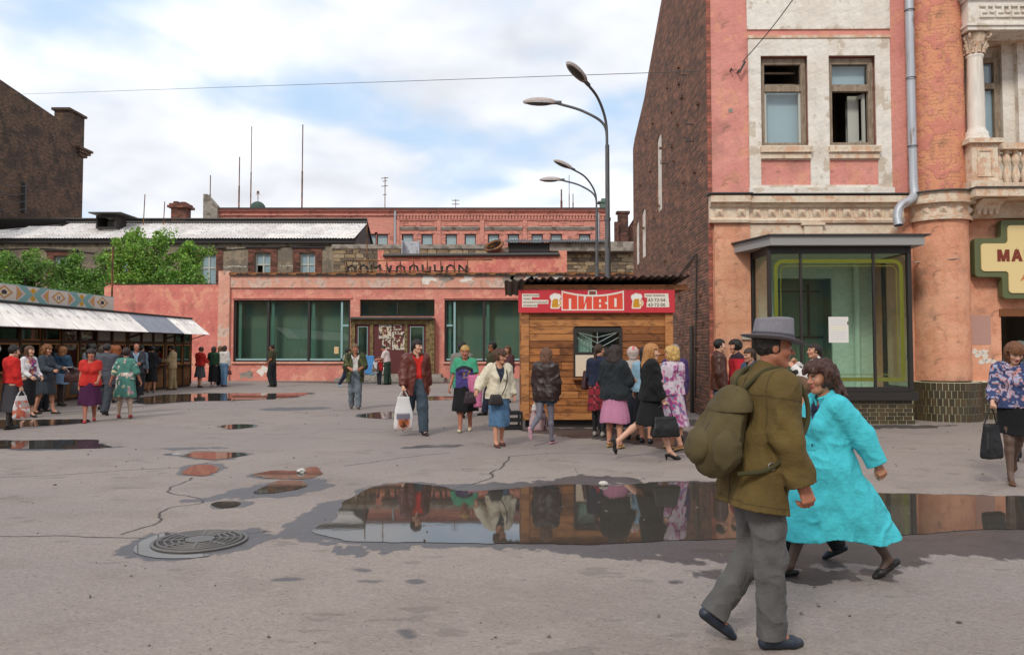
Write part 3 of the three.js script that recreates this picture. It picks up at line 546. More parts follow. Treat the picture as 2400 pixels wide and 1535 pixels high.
  { const tg = bx(0.18, 0.073, 0.014), r = rng(21);
    for (let k = 0; k < 6; k++) for (let i = 0; i < 16; i++) { const x = 1.0 + 0.1 + i * 0.194 + (k % 2 ? -0.06 : 0.0); if (x > 4.05) continue; P('tile', tg, tileMats[Math.floor(r() * 5)], [x, 0.046 + k * 0.0855, 1.285]); }
    for (let k = 0; k < 6; k++) for (let i = 0; i < 6; i++) P('tile', tg, tileMats[Math.floor(r() * 5)], [0.995, 0.046 + k * 0.0855, 1.15 - i * 0.194 - (k % 2 ? 0.05 : 0)], [0, Math.PI / 2, 0]); }
  // ---- round column: engaged half cylinder
  const half = (r, y0, y1, amp, seed) => { const g = new THREE.CylinderGeometry(r, r, y1 - y0, 40, Math.round((y1 - y0) * 10), true, -Math.PI / 2, Math.PI), p = g.attributes.position, uv = g.attributes.uv; for (let i = 0; i < p.count; i++) { const x = p.getX(i), y = p.getY(i), z = p.getZ(i), k = 1 + amp * (fbm(Math.atan2(x, z) * 4 + seed, y * 2 + seed, 4) - 0.5); p.setXYZ(i, x * k, y, z * k); uv.setXY(i, uv.getX(i) * Math.PI * r, uv.getY(i) * (y1 - y0)); } g.computeVertexNormals(); g.translate(0, (y0 + y1) / 2, 0); return g; };
  const CX = 5.38, CZ = -0.02, CR = 0.6;
  P('column_shaft', half(CR, 5.2, TOP, 0.05, 3), pinkColumn, [CX, 0, CZ], null, 'round engaged column with flaking orange and pink plaster');
  P('column_shaft', half(CR + 0.02, 0.9, 4.6, 0.03, 9), pinkLower, [CX, 0, CZ]);
  P('column_ring', half(CR + 0.10, 4.56, 4.64, 0.01, 1), creamTrim, [CX, 0, CZ]); P('column_ring', half(CR + 0.06, 4.64, 4.94, 0.01, 1), creamTrim, [CX, 0, CZ]); P('column_ring', half(CR + 0.2, 4.94, 5.18, 0.01, 2), creamTrim, [CX, 0, CZ]);
  { const lid = (r, y) => { const s = new THREE.CylinderGeometry(r, r, 0.03, 40, 1, false, -Math.PI / 2, Math.PI); s.translate(0, y, 0); return s; }; P('column_flashing', lid(CR + 0.27, 5.195), leadMetal, [CX, 0, CZ]); P('column_ledge', merged([lid(CR + 0.1, 4.63), lid(CR + 0.2, 4.95)]), creamTrim, [CX, 0, CZ]); }
  for (const a of [-50, -18, 14, 46]) P('diamond_boss', pyr, creamTrim, [CX + Math.sin(a * RAD) * (CR + 0.08), 4.79, CZ + Math.cos(a * RAD) * (CR + 0.08)], [0, a * RAD, 0]);
  P('wall_wire', tube([[4.1, 3.7, 0.6], [4.75, 3.62, 0.2], [5.38, 3.66, 0.62], [6.02, 3.72, 0.06], [6.2, 3.74, 0.05]], 0.016, 30, 5), std({ color: 0xb09a86, roughness: 0.8 }));
  // wall to the right of the column
  P('lower_wall', wallWith(rect(5.6, 0, 9.5, 5.2), [[6.76, 0.03, 8.3, 2.55]], 0.4), pinkLower);
  P('upper_wall', bb(5.6, 5.2, -0.9, 9.5, TOP, -0.5), whiteTrim);
  // plinth of tall tiles, curving round the column
  P('plinth_core', bb(4.1, 0, -0.2, 6.75, 0.85, 0.13), grout);
  P('plinth_core', half(CR + 0.15, 0, 0.88, 0, 0), grout, [CX, 0, CZ + 0.12]); P('plinth_cap', bb(4.5, 0.85, -0.1, 6.75, 0.89, 0.15), creamTrim);
  { const tg = bx(0.104, 0.161, 0.014), r = rng(33), R = CR + 0.155;
    for (let k = 0; k < 5; k++) {
      for (let i = -12; i <= 12; i++) { const a = (i + (k % 2 ? 0.5 : 0)) * 0.118 / R; if (Math.abs(a) > 1.5) continue; P('tile', tg, tileMats[Math.floor(r() * 5)], [CX + Math.sin(a) * R, 0.09 + k * 0.173, CZ + 0.12 + Math.cos(a) * R], [0, a, 0]); }
      for (let i = 0; i < 6; i++) { const x = 6.16 + i * 0.118 - (k % 2 ? 0.059 : 0); if (x < 6.13 || x > 6.72) continue; P('tile', tg, tileMats[Math.floor(r() * 5)], [x, 0.09 + k * 0.173, 0.135]); }
    } }
  // shop doorway
  P('door_lintel', bb(6.72, 2.38, -0.35, 8.34, 2.55, 0.03), std({ color: 0x7a4a26, roughness: 0.7 }));
  P('doorway_room', merged([bb(6.4, -0.05, -3, 8.7, 0.02, -0.42), bb(6.4, 2.6, -3, 8.7, 2.7, -0.42), bb(6.4, 0.02, -3.1, 8.7, 2.6, -3), bb(6.3, 0.02, -3, 6.4, 2.6, -0.42), bb(8.7, 0.02, -3, 8.8, 2.6, -0.42)]), roomMat);
  P('door_leaf', bb(0, 0.02, -0.06, 0.75, 2.3, 0), std({ color: 0x35302b, roughness: 0.6 }), [6.8, 0, -0.4], [0, 1.2, 0]);
  P('bare_patch', bb(6.02, 1.72, -0.01, 6.52, 2.4, 0.006), std({ color: 0xb48d80, roughness: 0.95 }), null, null, 'rectangle of bare grey pink plaster where a plaque hung');
  { const r = rng(77), m = std({ color: 0xd8d2c4, roughness: 0.95 }); for (let i = 0; i < 9; i++) { const s = new THREE.Shape(); for (let k = 0; k < 9; k++) { const a = k / 9 * 6.283, q = (0.03 + 0.05 * r()); s[k ? 'lineTo' : 'moveTo'](Math.cos(a) * q * 1.5, Math.sin(a) * q); } P('paper_scrap', new THREE.ExtrudeGeometry(s, { depth: 0.003, bevelEnabled: false }), m, [6.06 + 0.5 * r(), 1.3 + 0.3 * r(), 0.002]); } }
  // ---- balcony corner: pedestal, column, entablature, window
  const X0 = 5.78;
  P('balcony_slab', merged([bb(5.72, 5.02, -0.5, 9.5, 5.2, 0.95), bb(5.9, 4.66, -0.2, 9.5, 5.02, 0.12)]), creamTrim);
  P('slab_flashing', bb(5.7, 5.2, -0.5, 9.5, 5.23, 0.99), leadMetal);
  P('slab_bracket', (() => { const g = moulding([[0, 4.64], [0.18, 4.64], [0.3, 4.72], [0.42, 4.9], [0.7, 5.0], [0, 5.0]], 6.0, 6.55); return g; })(), creamTrim, [0, 0, 0.05]);
  for (let i = 0; i < 4; i++) P('bracket_flute', cyl(0.045, 0.045, 0.3, 6.07 + i * 0.137, 4.84, 0.42, 10), creamTrim);
  P('pedestal', merged([bb(X0, 5.23, 0.1, X0 + 0.58, 6.26, 0.72), bb(X0 - 0.06, 5.24, 0.04, X0 + 0.64, 5.4, 0.78), bb(X0 - 0.1, 6.26, 0.0, X0 + 0.68, 6.36, 0.82)]), creamTrim);
  P('pedestal_panel', merged([bb(X0 + 0.12, 5.5, 0.72, X0 + 0.16, 6.12, 0.745), bb(X0 + 0.42, 5.5, 0.72, X0 + 0.46, 6.12, 0.745), bb(X0 + 0.16, 6.08, 0.72, X0 + 0.42, 6.12, 0.745), bb(X0 + 0.16, 5.5, 0.72, X0 + 0.42, 5.54, 0.745)]), creamTrim);
  const prof = (pts, n = 20) => new THREE.LatheGeometry(pts.map(([r, y]) => new THREE.Vector2(r, y)), n);
  P('balcony_column', prof([[0.27, 6.36], [0.27, 6.44], [0.24, 6.5], [0.25, 6.56], [0.2, 6.62], [0.185, 6.7], [0.19, 7.3], [0.165, 8.3], [0.19, 8.33], [0.19, 8.37], [0.16, 8.39]], 28), whiteTrim, [X0 + 0.29, 0, 0.41]);
  { const cap_ = P('capital', prof([[0.16, 8.38], [0.18, 8.5], [0.2, 8.62], [0.25, 8.78], [0.27, 8.86], [0.0, 8.86]], 24), creamTrim, [X0 + 0.29, 0, 0.41], null, 'leafy carved column capital');
    const leafG = (h, w) => { const pts = []; for (let k = 0; k <= 6; k++) { const t = k / 6; pts.push(new THREE.Vector3(0, t * h, 0.02 + 0.09 * t * t)); } const g = new THREE.TubeGeometry(new THREE.CatmullRomCurve3(pts), 8, w, 6); return g; };
    for (let i = 0; i < 10; i++) part(cap_, 'leaf', leafG(0.2, 0.038), creamTrim, [Math.sin(i * 0.628) * 0.17, 8.4, Math.cos(i * 0.628) * 0.17], [0, i * 0.628, 0]);
    for (let i = 0; i < 8; i++) part(cap_, 'leaf', leafG(0.2, 0.034), creamTrim, [Math.sin(i * 0.785 + 0.3) * 0.19, 8.57, Math.cos(i * 0.785 + 0.3) * 0.19], [0, i * 0.785 + 0.3, 0]);
    for (const a of [0.785, 2.356, 3.927, 5.498]) part(cap_, 'volute', new THREE.TorusGeometry(0.055, 0.026, 6, 12), creamTrim, [Math.sin(a) * 0.29, 8.78, Math.cos(a) * 0.29], [0, a + Math.PI / 2, 0]); }
  P('entablature', merged([bb(X0 - 0.03, 8.86, 0.08, 9.5, 8.95, 0.74), bb(X0 - 0.06, 8.95, 0.06, 9.5, 9.0, 0.78), bb(X0 + 0.0, 9.0, 0.1, 9.5, 9.56, 0.72), bb(X0 - 0.06, 9.56, 0.04, 9.5, 9.62, 0.79), bb(X0 - 0.12, 9.62, -0.02, 9.5, 9.72, 0.86), bb(X0 - 0.2, 9.72, -0.1, 9.5, 9.86, 0.95), bb(X0 - 0.14, 9.86, -0.1, 9.5, 10.4, 0.88)]), whiteTrim);
  P('balcony_soffit', bb(X0 + 0.05, 8.9, -0.5, 9.5, 8.98, 0.1), creamTrim);
  for (let i = 0; i < 9; i++) { // key pattern
    const x = X0 + 0.24 + i * 0.36, y = 9.14, t = 0.045, d = 0.05, k = (a, b, c, e) => bb(x + a, y + b, 0.72, x + c, y + e, 0.72 + d);
    P('meander', merged([k(0, 0, 0.33, t), k(0, t, t, 0.15), k(t, 0.105, 0.13, 0.15), k(0.13, 0.105, 0.175, 0.29), k(0.0, 0.245, 0.13, 0.29), k(0.175, 0.245, 0.33, 0.29), k(0.285, 0.11, 0.33, 0.245), k(0.225, 0.11, 0.285, 0.155)]), whiteTrim);
  }
  P('balustrade_rail', bb(X0 + 0.6, 6.16, 0.3, 9.5, 6.3, 0.62), creamTrim); P('balustrade_foot', bb(X0 + 0.6, 5.24, 0.26, 9.5, 5.38, 0.66), creamTrim);
  { const bal = prof([[0.06, 5.38], [0.06, 5.44], [0.085, 5.5], [0.095, 5.58], [0.075, 5.68], [0.05, 5.76], [0.05, 5.8], [0.085, 5.88], [0.095, 5.95], [0.07, 6.03], [0.045, 6.08], [0.065, 6.12], [0.065, 6.17]], 14);
    for (let i = 0; i < 13; i++) P('baluster', bal, creamTrim, [X0 + 0.72 + i * 0.205, 0, 0.46]); }
  { const x0 = 6.2, x1 = 7.1, w = P('window', merged([bb(x0, 6.45, -0.5, x0 + 0.13, 8.62, -0.38), bb(x1 - 0.13, 6.45, -0.5, x1, 8.62, -0.38), bb(x0 + 0.13, 8.5, -0.5, x1 - 0.13, 8.62, -0.38), bb(x0 + 0.13, 6.45, -0.5, x1 - 0.13, 6.56, -0.38), bb(x0 + 0.13, 7.86, -0.5, x1 - 0.13, 8.0, -0.36)]), oldWood);
    part(w, 'pane', bb(x0 + 0.13, 6.56, -0.46, x1 - 0.13, 7.86, -0.455), glass); part(w, 'pane', bb(x0 + 0.13, 8.0, -0.46, x1 - 0.2, 8.5, -0.455), glass, null, null, 'pane with a broken edge');
    P('blind', bb(x0 + 0.1, 6.5, -0.496, x1 - 0.1, 8.55, -0.49), std({ color: 0xa8b8ca, roughness: 0.9 }));
    P('window_reveal', merged([bb(x1 + 0.02, 6.3, -0.5, x1 + 0.3, 8.9, -0.3), bb(x1 + 0.3, 5.24, -0.5, x1 + 0.45, 8.9, -0.15)]), whiteTrim); }
  // roof slab and back so that the building is closed
  P('roof', bb(0.5, TOP - 0.3, -4.2, 9.5, TOP - 0.1, -0.4), leadMetal); P('roof', bb(0.5, 9.1, -12.6, 9.5, 9.3, -4.2), leadMetal); P('inner_gable', bb(0.5, 9.3, -4.4, 9.5, TOP - 0.32, -4.2), sideBrick); P('back_wall', bb(0.5, 0, -12.9, 9.5, 9.1, -12.6), sideBrick); P('end_wall', bb(9.5, 0, -12.6, 9.9, 9.1, 0.4), pinkLower);
  P('floor_slab', bb(0.5, 5.0, -12.5, 9.4, 5.2, -0.45), roomMat);
  // ---- drainpipe
  { const px = 4.66, pz = 0.3, d = P('drainpipe', merged([tube([[px, TOP, pz], [px, 5.45, pz], [px - 0.02, 5.15, pz + 0.06], [px - 0.2, 5.0, pz + 0.16], [px - 0.42, 4.86, pz + 0.22], [px - 0.5, 4.66, pz + 0.24], [px - 0.5, 4.42, pz + 0.3]], 0.1, 90, 14)]), zinc);
    for (const y of [6.3, 7.9, 9.5, 11]) part(d, 'pipe_clip', new THREE.TorusGeometry(0.106, 0.012, 5, 18).rotateX(Math.PI / 2), leadMetal, [px, y, pz]); }
}
// shop sign: stepped cross board with lettering
{
  const S = thing('shop_sign', 'cream stepped cross sign with thick green rim lettered over the shop door', 'sign', [10.66, 2.78, -18.4]);
  const cross = (i) => { const p = [[0.62, 0], [2.6, 0], [2.6, 0.5], [3.2, 0.5], [3.2, 1.38], [2.6, 1.38], [2.6, 1.8], [0.62, 1.8], [0.62, 1.38], [0, 1.38], [0, 0.5], [0.62, 0.5]]; const cx = 1.6, cy = 0.93; const s = new THREE.Shape(); const q = p.map(([x, y]) => [x + Math.sign(cx - x) * i, y + Math.sign(cy - y) * i]); const n = q.length, r = 0.09;
    q.forEach((b, k) => { const a = q[(k + n - 1) % n], c = q[(k + 1) % n], u = [Math.sign(a[0] - b[0]), Math.sign(a[1] - b[1])], v = [Math.sign(c[0] - b[0]), Math.sign(c[1] - b[1])]; s[k ? 'lineTo' : 'moveTo'](b[0] + u[0] * r, b[1] + u[1] * r); s.quadraticCurveTo(b[0], b[1], b[0] + v[0] * r, b[1] + v[1] * r); }); s.closePath(); return s; };
  part(S, 'rim', new THREE.ExtrudeGeometry(cross(0), { depth: 0.16, bevelEnabled: true, bevelSize: 0.012, bevelThickness: 0.012, bevelSegments: 2 }), std({ color: 0x5e6440, roughness: 0.55 }));
  part(S, 'face', new THREE.ExtrudeGeometry(cross(0.12), { depth: 0.2, bevelEnabled: false }), std({ color: 0xe2c98e, roughness: 0.6 }));
  part(S, 'lettering', printPlane(2.6, 1.2), std({ map: canvasTex(1040, 480, (c) => { c.clearRect(0, 0, 1040, 480); c.fillStyle = '#e2c98e'; c.fillStyle = '#7c2f1c'; c.font = 'bold 138px sans-serif'; c.textBaseline = 'alphabetic'; c.lineWidth = 12; c.strokeStyle = '#7c2f1c'; let x = 48; for (const ch of 'МАГАЗИН') { c.fillText(ch, x, 196); c.strokeText(ch, x, 196); x += c.measureText(ch).width + 16; } c.fillStyle = '#c9692c'; c.font = 'italic bold 84px sans-serif'; c.fillText('А', 262, 380); }), transparent: true, roughness: 0.6 }), [1.65, 0.75, 0.206]);
}
// ---------------------------------------------------------------- low shop pavilion across the square
const paviPink = plasterMat({ base: [206, 128, 114], alt: [210, 138, 120], under: [224, 164, 138], peel: 0.585, seed: 21, size: 6, dirty: 0.14 });
const paviSalmon = plasterMat({ base: [218, 164, 142], alt: [212, 154, 132], under: [204, 186, 170], peel: 0.61, seed: 23, size: 6, dirty: 0.2 });
const yardPink = plasterMat({ base: [208, 120, 108], alt: [212, 132, 116], under: [226, 160, 130], peel: 0.57, seed: 25, size: 5, dirty: 0.22, dirt: [120, 62, 56] });
const rustTex = colorTex(512, 128, (u, v, c) => { c[0] = 92; c[1] = 60; c[2] = 40; mixc(c, [150, 98, 52], sstep(0.45, 0.6, fbm(u * 32, v * 8, 5, 8))); mixc(c, [46, 38, 34], sstep(0.52, 0.66, fbm(u * 32 + 9, v * 8 + 4, 5, 8))); }, 4);
const rust = std({ map: rustTex, roughness: 0.85 });
const tealFrame = std({ color: 0x8fb0ae, roughness: 0.7 });
const ochreTex = colorTex(256, 256, (u, v, c) => { c[0] = 128; c[1] = 106; c[2] = 66; mulc(c, 0.7 + 0.6 * fbm(u * 32, v * 8, 5, 8)); mixc(c, [84, 68, 46], sstep(0.55, 0.65, fbm(u * 16 + 7, v * 16, 5, 8)) * 0.8); }, 1.5);
const ochre = std({ map: ochreTex, roughness: 0.85 });
const maroon = std({ color: 0x5c2420, roughness: 0.6 });
const concreteTex = colorTex(512, 512, (u, v, c) => { c[0] = 150; c[1] = 140; c[2] = 128; mulc(c, 0.8 + 0.4 * fbm(u * 16, v * 16, 5, 16)); mixc(c, [96, 86, 76], sstep(0.58, 0.68, fbm(u * 8 + 3, v * 8, 5, 8)) * 0.6); }, 3);
const concrete = std({ map: concreteTex, roughness: 0.92 });
const shopGlass = phys({ color: 0xdbe6df, roughness: 0.012, transmission: 1, thickness: 0, ior: 1.55 });
const shopRoom = std({ color: 0xa2aca4, roughness: 1 });
{
  const B = thing('shop_pavilion', 'long low pink pavilion with wide dark shop windows and boarded maroon door', 'building', [0, 0, -40]);
  const P = (n, g, m, p, r, l) => part(B, n, g, m, p, r, l);
  P('front_wall', wallWith(rect(-14.2, 0, 6.6, 5.3), [[-14.02, 0.94, -8.14, 4.05], [-7.66, 3.22, -3.9, 4.07], [-7.98, 0.36, -4.0, 3.04], [-3.4, 0.94, 2.4, 4.05]], 0.35), paviPink);
  P('fascia', bb(-14.17, 4.66, 0.002, 6.6, 5.3, 0.09), paviSalmon, null, null, 'pale salmon band under the roof edge');
  P('corner_pier', bb(-14.75, 0, -0.3, -14.18, 5.5, 0.14), paviSalmon);
  P('roof_edge', merged([bb(-14.2, 5.3, -4.8, 6.6, 5.42, 0.22)]), rust, null, null, 'rusty sheet metal roof edge');
  P('roof_lip', merged([bb(-14.1, 5.26, 0.1, 6.6, 5.297, 0.2)]), leadMetal);
  P('body', merged([bb(-14.5, 0, -4.8, 6.6, 5.25, -4.5), bb(-14.6, 0, -4.8, -14.3, 5.25, -0.36), bb(6.3, 0, -4.5, 6.6, 5.25, -0.36), bb(-14.3, -0.05, -4.5, 6.3, 0.02, -0.36)]), shopRoom);
  P('inner_partition', merged([bb(-13.9, 0.1, -1.0, -8.2, 4.3, -0.9), bb(-8.2, 0.1, -1.5, -3.5, 4.3, -1.4), bb(-3.5, 0.1, -1.0, 6, 4.3, -0.9)]), shopRoom);
  for (const [x0, x1, bars] of [[-14.02, -8.14, [-12.3, -10.25]], [-3.4, 2.4, [-1.42, 0.6]]]) {
    const w = P('shop_window', merged([bb(x0, 0.94, -0.3, x1, 1.02, -0.12), bb(x0, 3.97, -0.3, x1, 4.05, -0.12), bb(x0, 1.02, -0.3, x0 + 0.1, 3.97, -0.12), bb(x1 - 0.1, 1.02, -0.3, x1, 3.97, -0.12), ...bars.map((b) => bb(b - 0.06, 1.02, -0.3, b + 0.06, 3.97, -0.1))]), darkFrame);
    const xs = [x0 + 0.1, ...bars, x1 - 0.1];
    for (let i = 0; i < xs.length - 1; i++) part(w, 'pane', bb(xs[i] + (i ? 0.06 : 0), 1.02, -0.22, xs[i + 1] - (i < xs.length - 2 ? 0.06 : 0), 3.97, -0.212), shopGlass);
    for (const b of [x0 + 0.28, ...bars.map((q) => q + 0.22)]) part(w, 'inner_frame', bb(b - 0.09, 1.0, -0.33, b + 0.05, 3.98, -0.26), tealFrame);
    const fx = x0 < -8 ? x1 - 0.45 : x0 + 0.5; // casement with a transom bar
    part(w, 'inner_frame', merged([bb(fx - 0.05, 1.02, -0.2, fx + 0.05, 3.97, -0.14), bb(Math.min(fx, x0 < -8 ? x1 : x0) + 0.05, 2.72, -0.2, Math.max(fx, x0 < -8 ? x1 : x0) - 0.1, 2.82, -0.14), bb(x0 + 0.1, 1.02, -0.2, x1 - 0.1, 1.1, -0.14)]), tealFrame);
    P('window_ledge', bb(x0 - 0.05, 0.86, 0.0, x1 + 0.05, 0.935, 0.12), paviSalmon);
    P('window_head', bb(x0 - 0.05, 4.12, 0.0, x1 + 0.1, 4.2, 0.06), paviPink);
  }
  P('notice_sheet', bb(-8.98, 1.35, -0.21, -8.76, 1.7, -0.2), std({ color: 0xd8b888, roughness: 0.9 }));
  // entrance
  const tw = P('transom_window', merged([bb(-7.66, 3.22, -0.28, -3.9, 3.28, -0.14), bb(-7.66, 4.01, -0.28, -3.9, 4.07, -0.14), bb(-5.82, 3.28, -0.26, -5.76, 4.01, -0.16)]), darkFrame);
  part(tw, 'pane', bb(-7.64, 3.28, -0.22, -5.82, 4.01, -0.214), shopGlass); part(tw, 'pane', bb(-5.76, 3.28, -0.22, -3.92, 4.01, -0.214), shopGlass);
  P('entrance_canopy', merged([bb(-8.1, 3.06, -0.1, -3.88, 3.13, 0.75), bb(-8.0, 3.13, -0.1, -4.0, 3.17, 0.6)]), leadMetal);
  P('entrance_frame', merged([bb(-8.02, 0.36, 0.0, -7.8, 3.04, 0.5), bb(-4.28, 0.36, 0.0, -3.86, 3.04, 0.5), bb(-7.8, 2.82, 0.1, -4.28, 3.05, 0.48), bb(-7.06, 0.36, 0.3, -6.9, 2.82, 0.44), bb(-5.34, 0.36, 0.3, -5.2, 2.82, 0.44)]), ochre);
  for (const [a, b] of [[-7.8, -7.06], [-5.2, -4.28]]) { const d = P('side_door', merged([bb(a, 0.36, 0.32, b, 1.25, 0.38), bb(a, 2.7, 0.32, b, 2.82, 0.38), bb(a, 1.25, 0.32, a + 0.13, 2.7, 0.38), bb(b - 0.13, 1.25, 0.32, b, 2.7, 0.38)]), maroon); part(d, 'pane', bb(a + 0.13, 1.25, 0.34, b - 0.13, 2.7, 0.348), shopGlass); part(d, 'glazing_bead', merged([bb(a + 0.13, 1.25, 0.38, a + 0.16, 2.7, 0.392), bb(b - 0.16, 1.25, 0.38, b - 0.13, 2.7, 0.392), bb(a + 0.16, 1.25, 0.38, b - 0.16, 1.28, 0.392), bb(a + 0.16, 2.67, 0.38, b - 0.16, 2.7, 0.392)]), tealFrame); }
  P('boarded_door', bb(-6.9, 0.36, 0.3, -5.34, 2.82, 0.37), maroon);
  { // torn posters
    const poster = (w, h, x, y, seed) => P('torn_poster', printPlane(w, h), std({ transparent: true, roughness: 0.9, map: (() => { const n = 128, d = new Uint8Array(n * n * 4); for (let j = 0; j < n; j++) for (let i = 0; i < n; i++) { const u = i / n, v = j / n, o = (j * n + i) * 4, f = fbm(u * 4 + seed, v * 4 + seed, 5), e = Math.min(u, v, 1 - u, 1 - v), on = e < 0.16 + 0.1 * (f - 0.5) ? f > 0.36 : f > 0.55; const t = fbm(u * 12 + seed, v * 12, 4), c = t > 0.58 ? [70, 56, 50] : t > 0.5 && e > 0.2 ? [196, 120, 60] : [206, 196, 176]; d[o] = c[0]; d[o + 1] = c[1]; d[o + 2] = c[2]; d[o + 3] = on ? 255 : 0; } const q = new THREE.DataTexture(d, n, n); q.colorSpace = THREE.SRGBColorSpace; q.magFilter = THREE.LinearFilter; q.needsUpdate = true; return q; })() }), [x, y, 0.374], null, 'torn poster on the maroon door');
    poster(0.62, 0.68, -6.32, 2.44, 2.1); poster(0.62, 0.9, -5.66, 2.0, 5.7); poster(0.42, 0.5, -6.25, 1.82, 9.9); poster(0.4, 0.28, -5.7, 2.66, 14.2); }
  P('entrance_step', bb(-8.4, 0.18, 0.0, -3.5, 0.355, 0.9), concrete); P('entrance_step', bb(-8.6, 0.0, 0.0, -3.3, 0.178, 1.4), concrete);
  P('broken_plinth', bb(-3.2, 0, 0.0, 6.6, 0.12, 0.25), concrete);
  { const r = rng(9); for (let i = 0; i < 14; i++) { const s = new THREE.Shape(); const n = 11; for (let k = 0; k < n; k++) { const a = k / n * 6.283, q = 0.08 + 0.25 * r(); s[k ? 'lineTo' : 'moveTo'](Math.cos(a) * q * 1.7, Math.sin(a) * q); } P('render_scar', new THREE.ExtrudeGeometry(s, { depth: 0.01, bevelEnabled: false }), i % 3 ? whiteTrim : concrete, i < 9 ? [-5 + 9 * r(), 5.0 + 0.16 * r(), 0.086] : [-13.5 + 9 * r(), 0.25 + 0.35 * r(), -0.004]); } }
  // roof sign: bent letters on a ladder frame seen from behind
  const F = P('roof_sign_frame', merged([bar([-8.4, 6.02, 0.1], [-1.0, 6.06, 0.1], 0.03), bar([-8.4, 5.5, 0.1], [-2.2, 5.5, 0.1], 0.03), ...Array.from({ length: 10 }, (_, i) => bar([-8.35 + i * 0.68, 5.42, 0.1], [-8.35 + i * 0.68, 6.03, 0.1], 0.025)), ...Array.from({ length: 10 }, (_, i) => bar([-8.35 + i * 0.68, 5.42, -0.6], [-8.35 + i * 0.68, 6.0, 0.08], 0.02))]), rust);
  const stroke = (pts) => merged(pts.slice(1).map((p, i) => { const a = pts[i], dx = p[0] - a[0], dy = p[1] - a[1], g = bx(Math.hypot(dx, dy) + 0.06, 0.11, 0.12); g.rotateZ(Math.atan2(dy, dx)); g.translate((a[0] + p[0]) / 2, (a[1] + p[1]) / 2, 0); return g; }));
  const arch = [[0, 0], [0.03, 0.34], [0.22, 0.48], [0.42, 0.34], [0.46, 0]], el = [[0, 0.5], [0.04, 0.04], [0.42, 0.04], [0.44, 0.4]], en = [[0, 0], [0, 0.48], [0.4, 0.02], [0.4, 0.5]], em = [[0, 0], [0.02, 0.46], [0.24, 0.24], [0.46, 0.46], [0.48, 0]], sl = [[0.1, 0.48], [0.3, 0.02], [0.36, 0.46]];
  [arch, arch, em, sl, arch, arch, el, el, arch, en].forEach((s, i) => P('roof_letter', stroke(s), darkFrame, [-8.3 + i * 0.62 + (i > 4 ? 0.05 : 0), 5.47, 0.02], [0, 0, (i % 3 - 1) * 0.06]).scale.set(0.9, 0.68, 1));
  P('roof_sign_post', bar([-7.6, 5.3, -1.5], [-7.6, 8.2, -1.5], 0.03), rust);
}
// pink yard wall
{
  const o = thing('yard_wall', 'weathered pink yard wall between the stalls and the pavilion', 'wall', [0, 0, -40]);
  const s = new THREE.Shape([[-20.55, 0], [-14.76, 0], [-14.76, 4.84], [-17, 4.82], [-19.5, 4.8], [-20.3, 4.8], [-20.55, 4.7]].map((p) => new THREE.Vector2(...p)));
  const g = new THREE.ExtrudeGeometry(s, { depth: 0.4, bevelEnabled: false }); g.translate(0, 0, -0.4); part(o, 'wall_face', g, yardPink);
  part(o, 'cap', bb(-20.4, 4.842, -0.42, -14.77, 4.86, 0.03), leadMetal);
  part(o, 'lamp_bracket', merged([bar([-16.6, 3.1, 0], [-16.6, 3.1, 0.5], 0.025), bar([-16.6, 3.1, 0.5], [-16.3, 3.0, 0.5], 0.03), bar([-16.6, 3.1, 0.05], [-16.6, 2.3, 0.05], 0.02)]), leadMetal);
  solo('sign_post', 'thin rusty steel post rising beside the pink yard wall', 'post', merged([bar([0, 2.9, 0], [0, 6.6, 0], 0.045), bb(-0.3, 4.75, -0.05, 0.3, 4.82, 0.05), bar([0, 0, 0], [0, 3.0, 0], 0.045)]), rust, [-19.6, 0, -38.9]);
}
// red roof parapet and rubble wall behind it
const stoneMats = [[150, 128, 98], [134, 114, 90], [120, 104, 86], [160, 140, 112], [106, 92, 78]].map((c, i) => std({ roughness: 0.95, map: colorTex(128, 128, (u, v, o) => { o[0] = c[0]; o[1] = c[1]; o[2] = c[2]; mulc(o, 0.7 + 0.6 * fbm(u * 8 + i, v * 8, 5, 8)); }, 0.8) }));
const stoneGeos = Array.from({ length: 6 }, (_, k) => { const g = new THREE.BoxGeometry(1, 1, 1, 3, 2, 1), p = g.attributes.position; for (let i = 0; i < p.count; i++) { const x = p.getX(i), y = p.getY(i), z = p.getZ(i), n = vn3(x * 3 + k * 9, y * 3, z * 3 + k), m = vn3(x * 3 + 40, y * 3 + k * 5, z * 3); p.setXYZ(i, x * (0.94 - 0.1 * Math.abs(y)) + (n - 0.5) * 0.12, y * (0.94 - 0.12 * Math.abs(x)) + (m - 0.5) * 0.16, z + (z > 0 ? (n - 0.5) * 0.5 : 0)); } g.computeVertexNormals(); return g; });
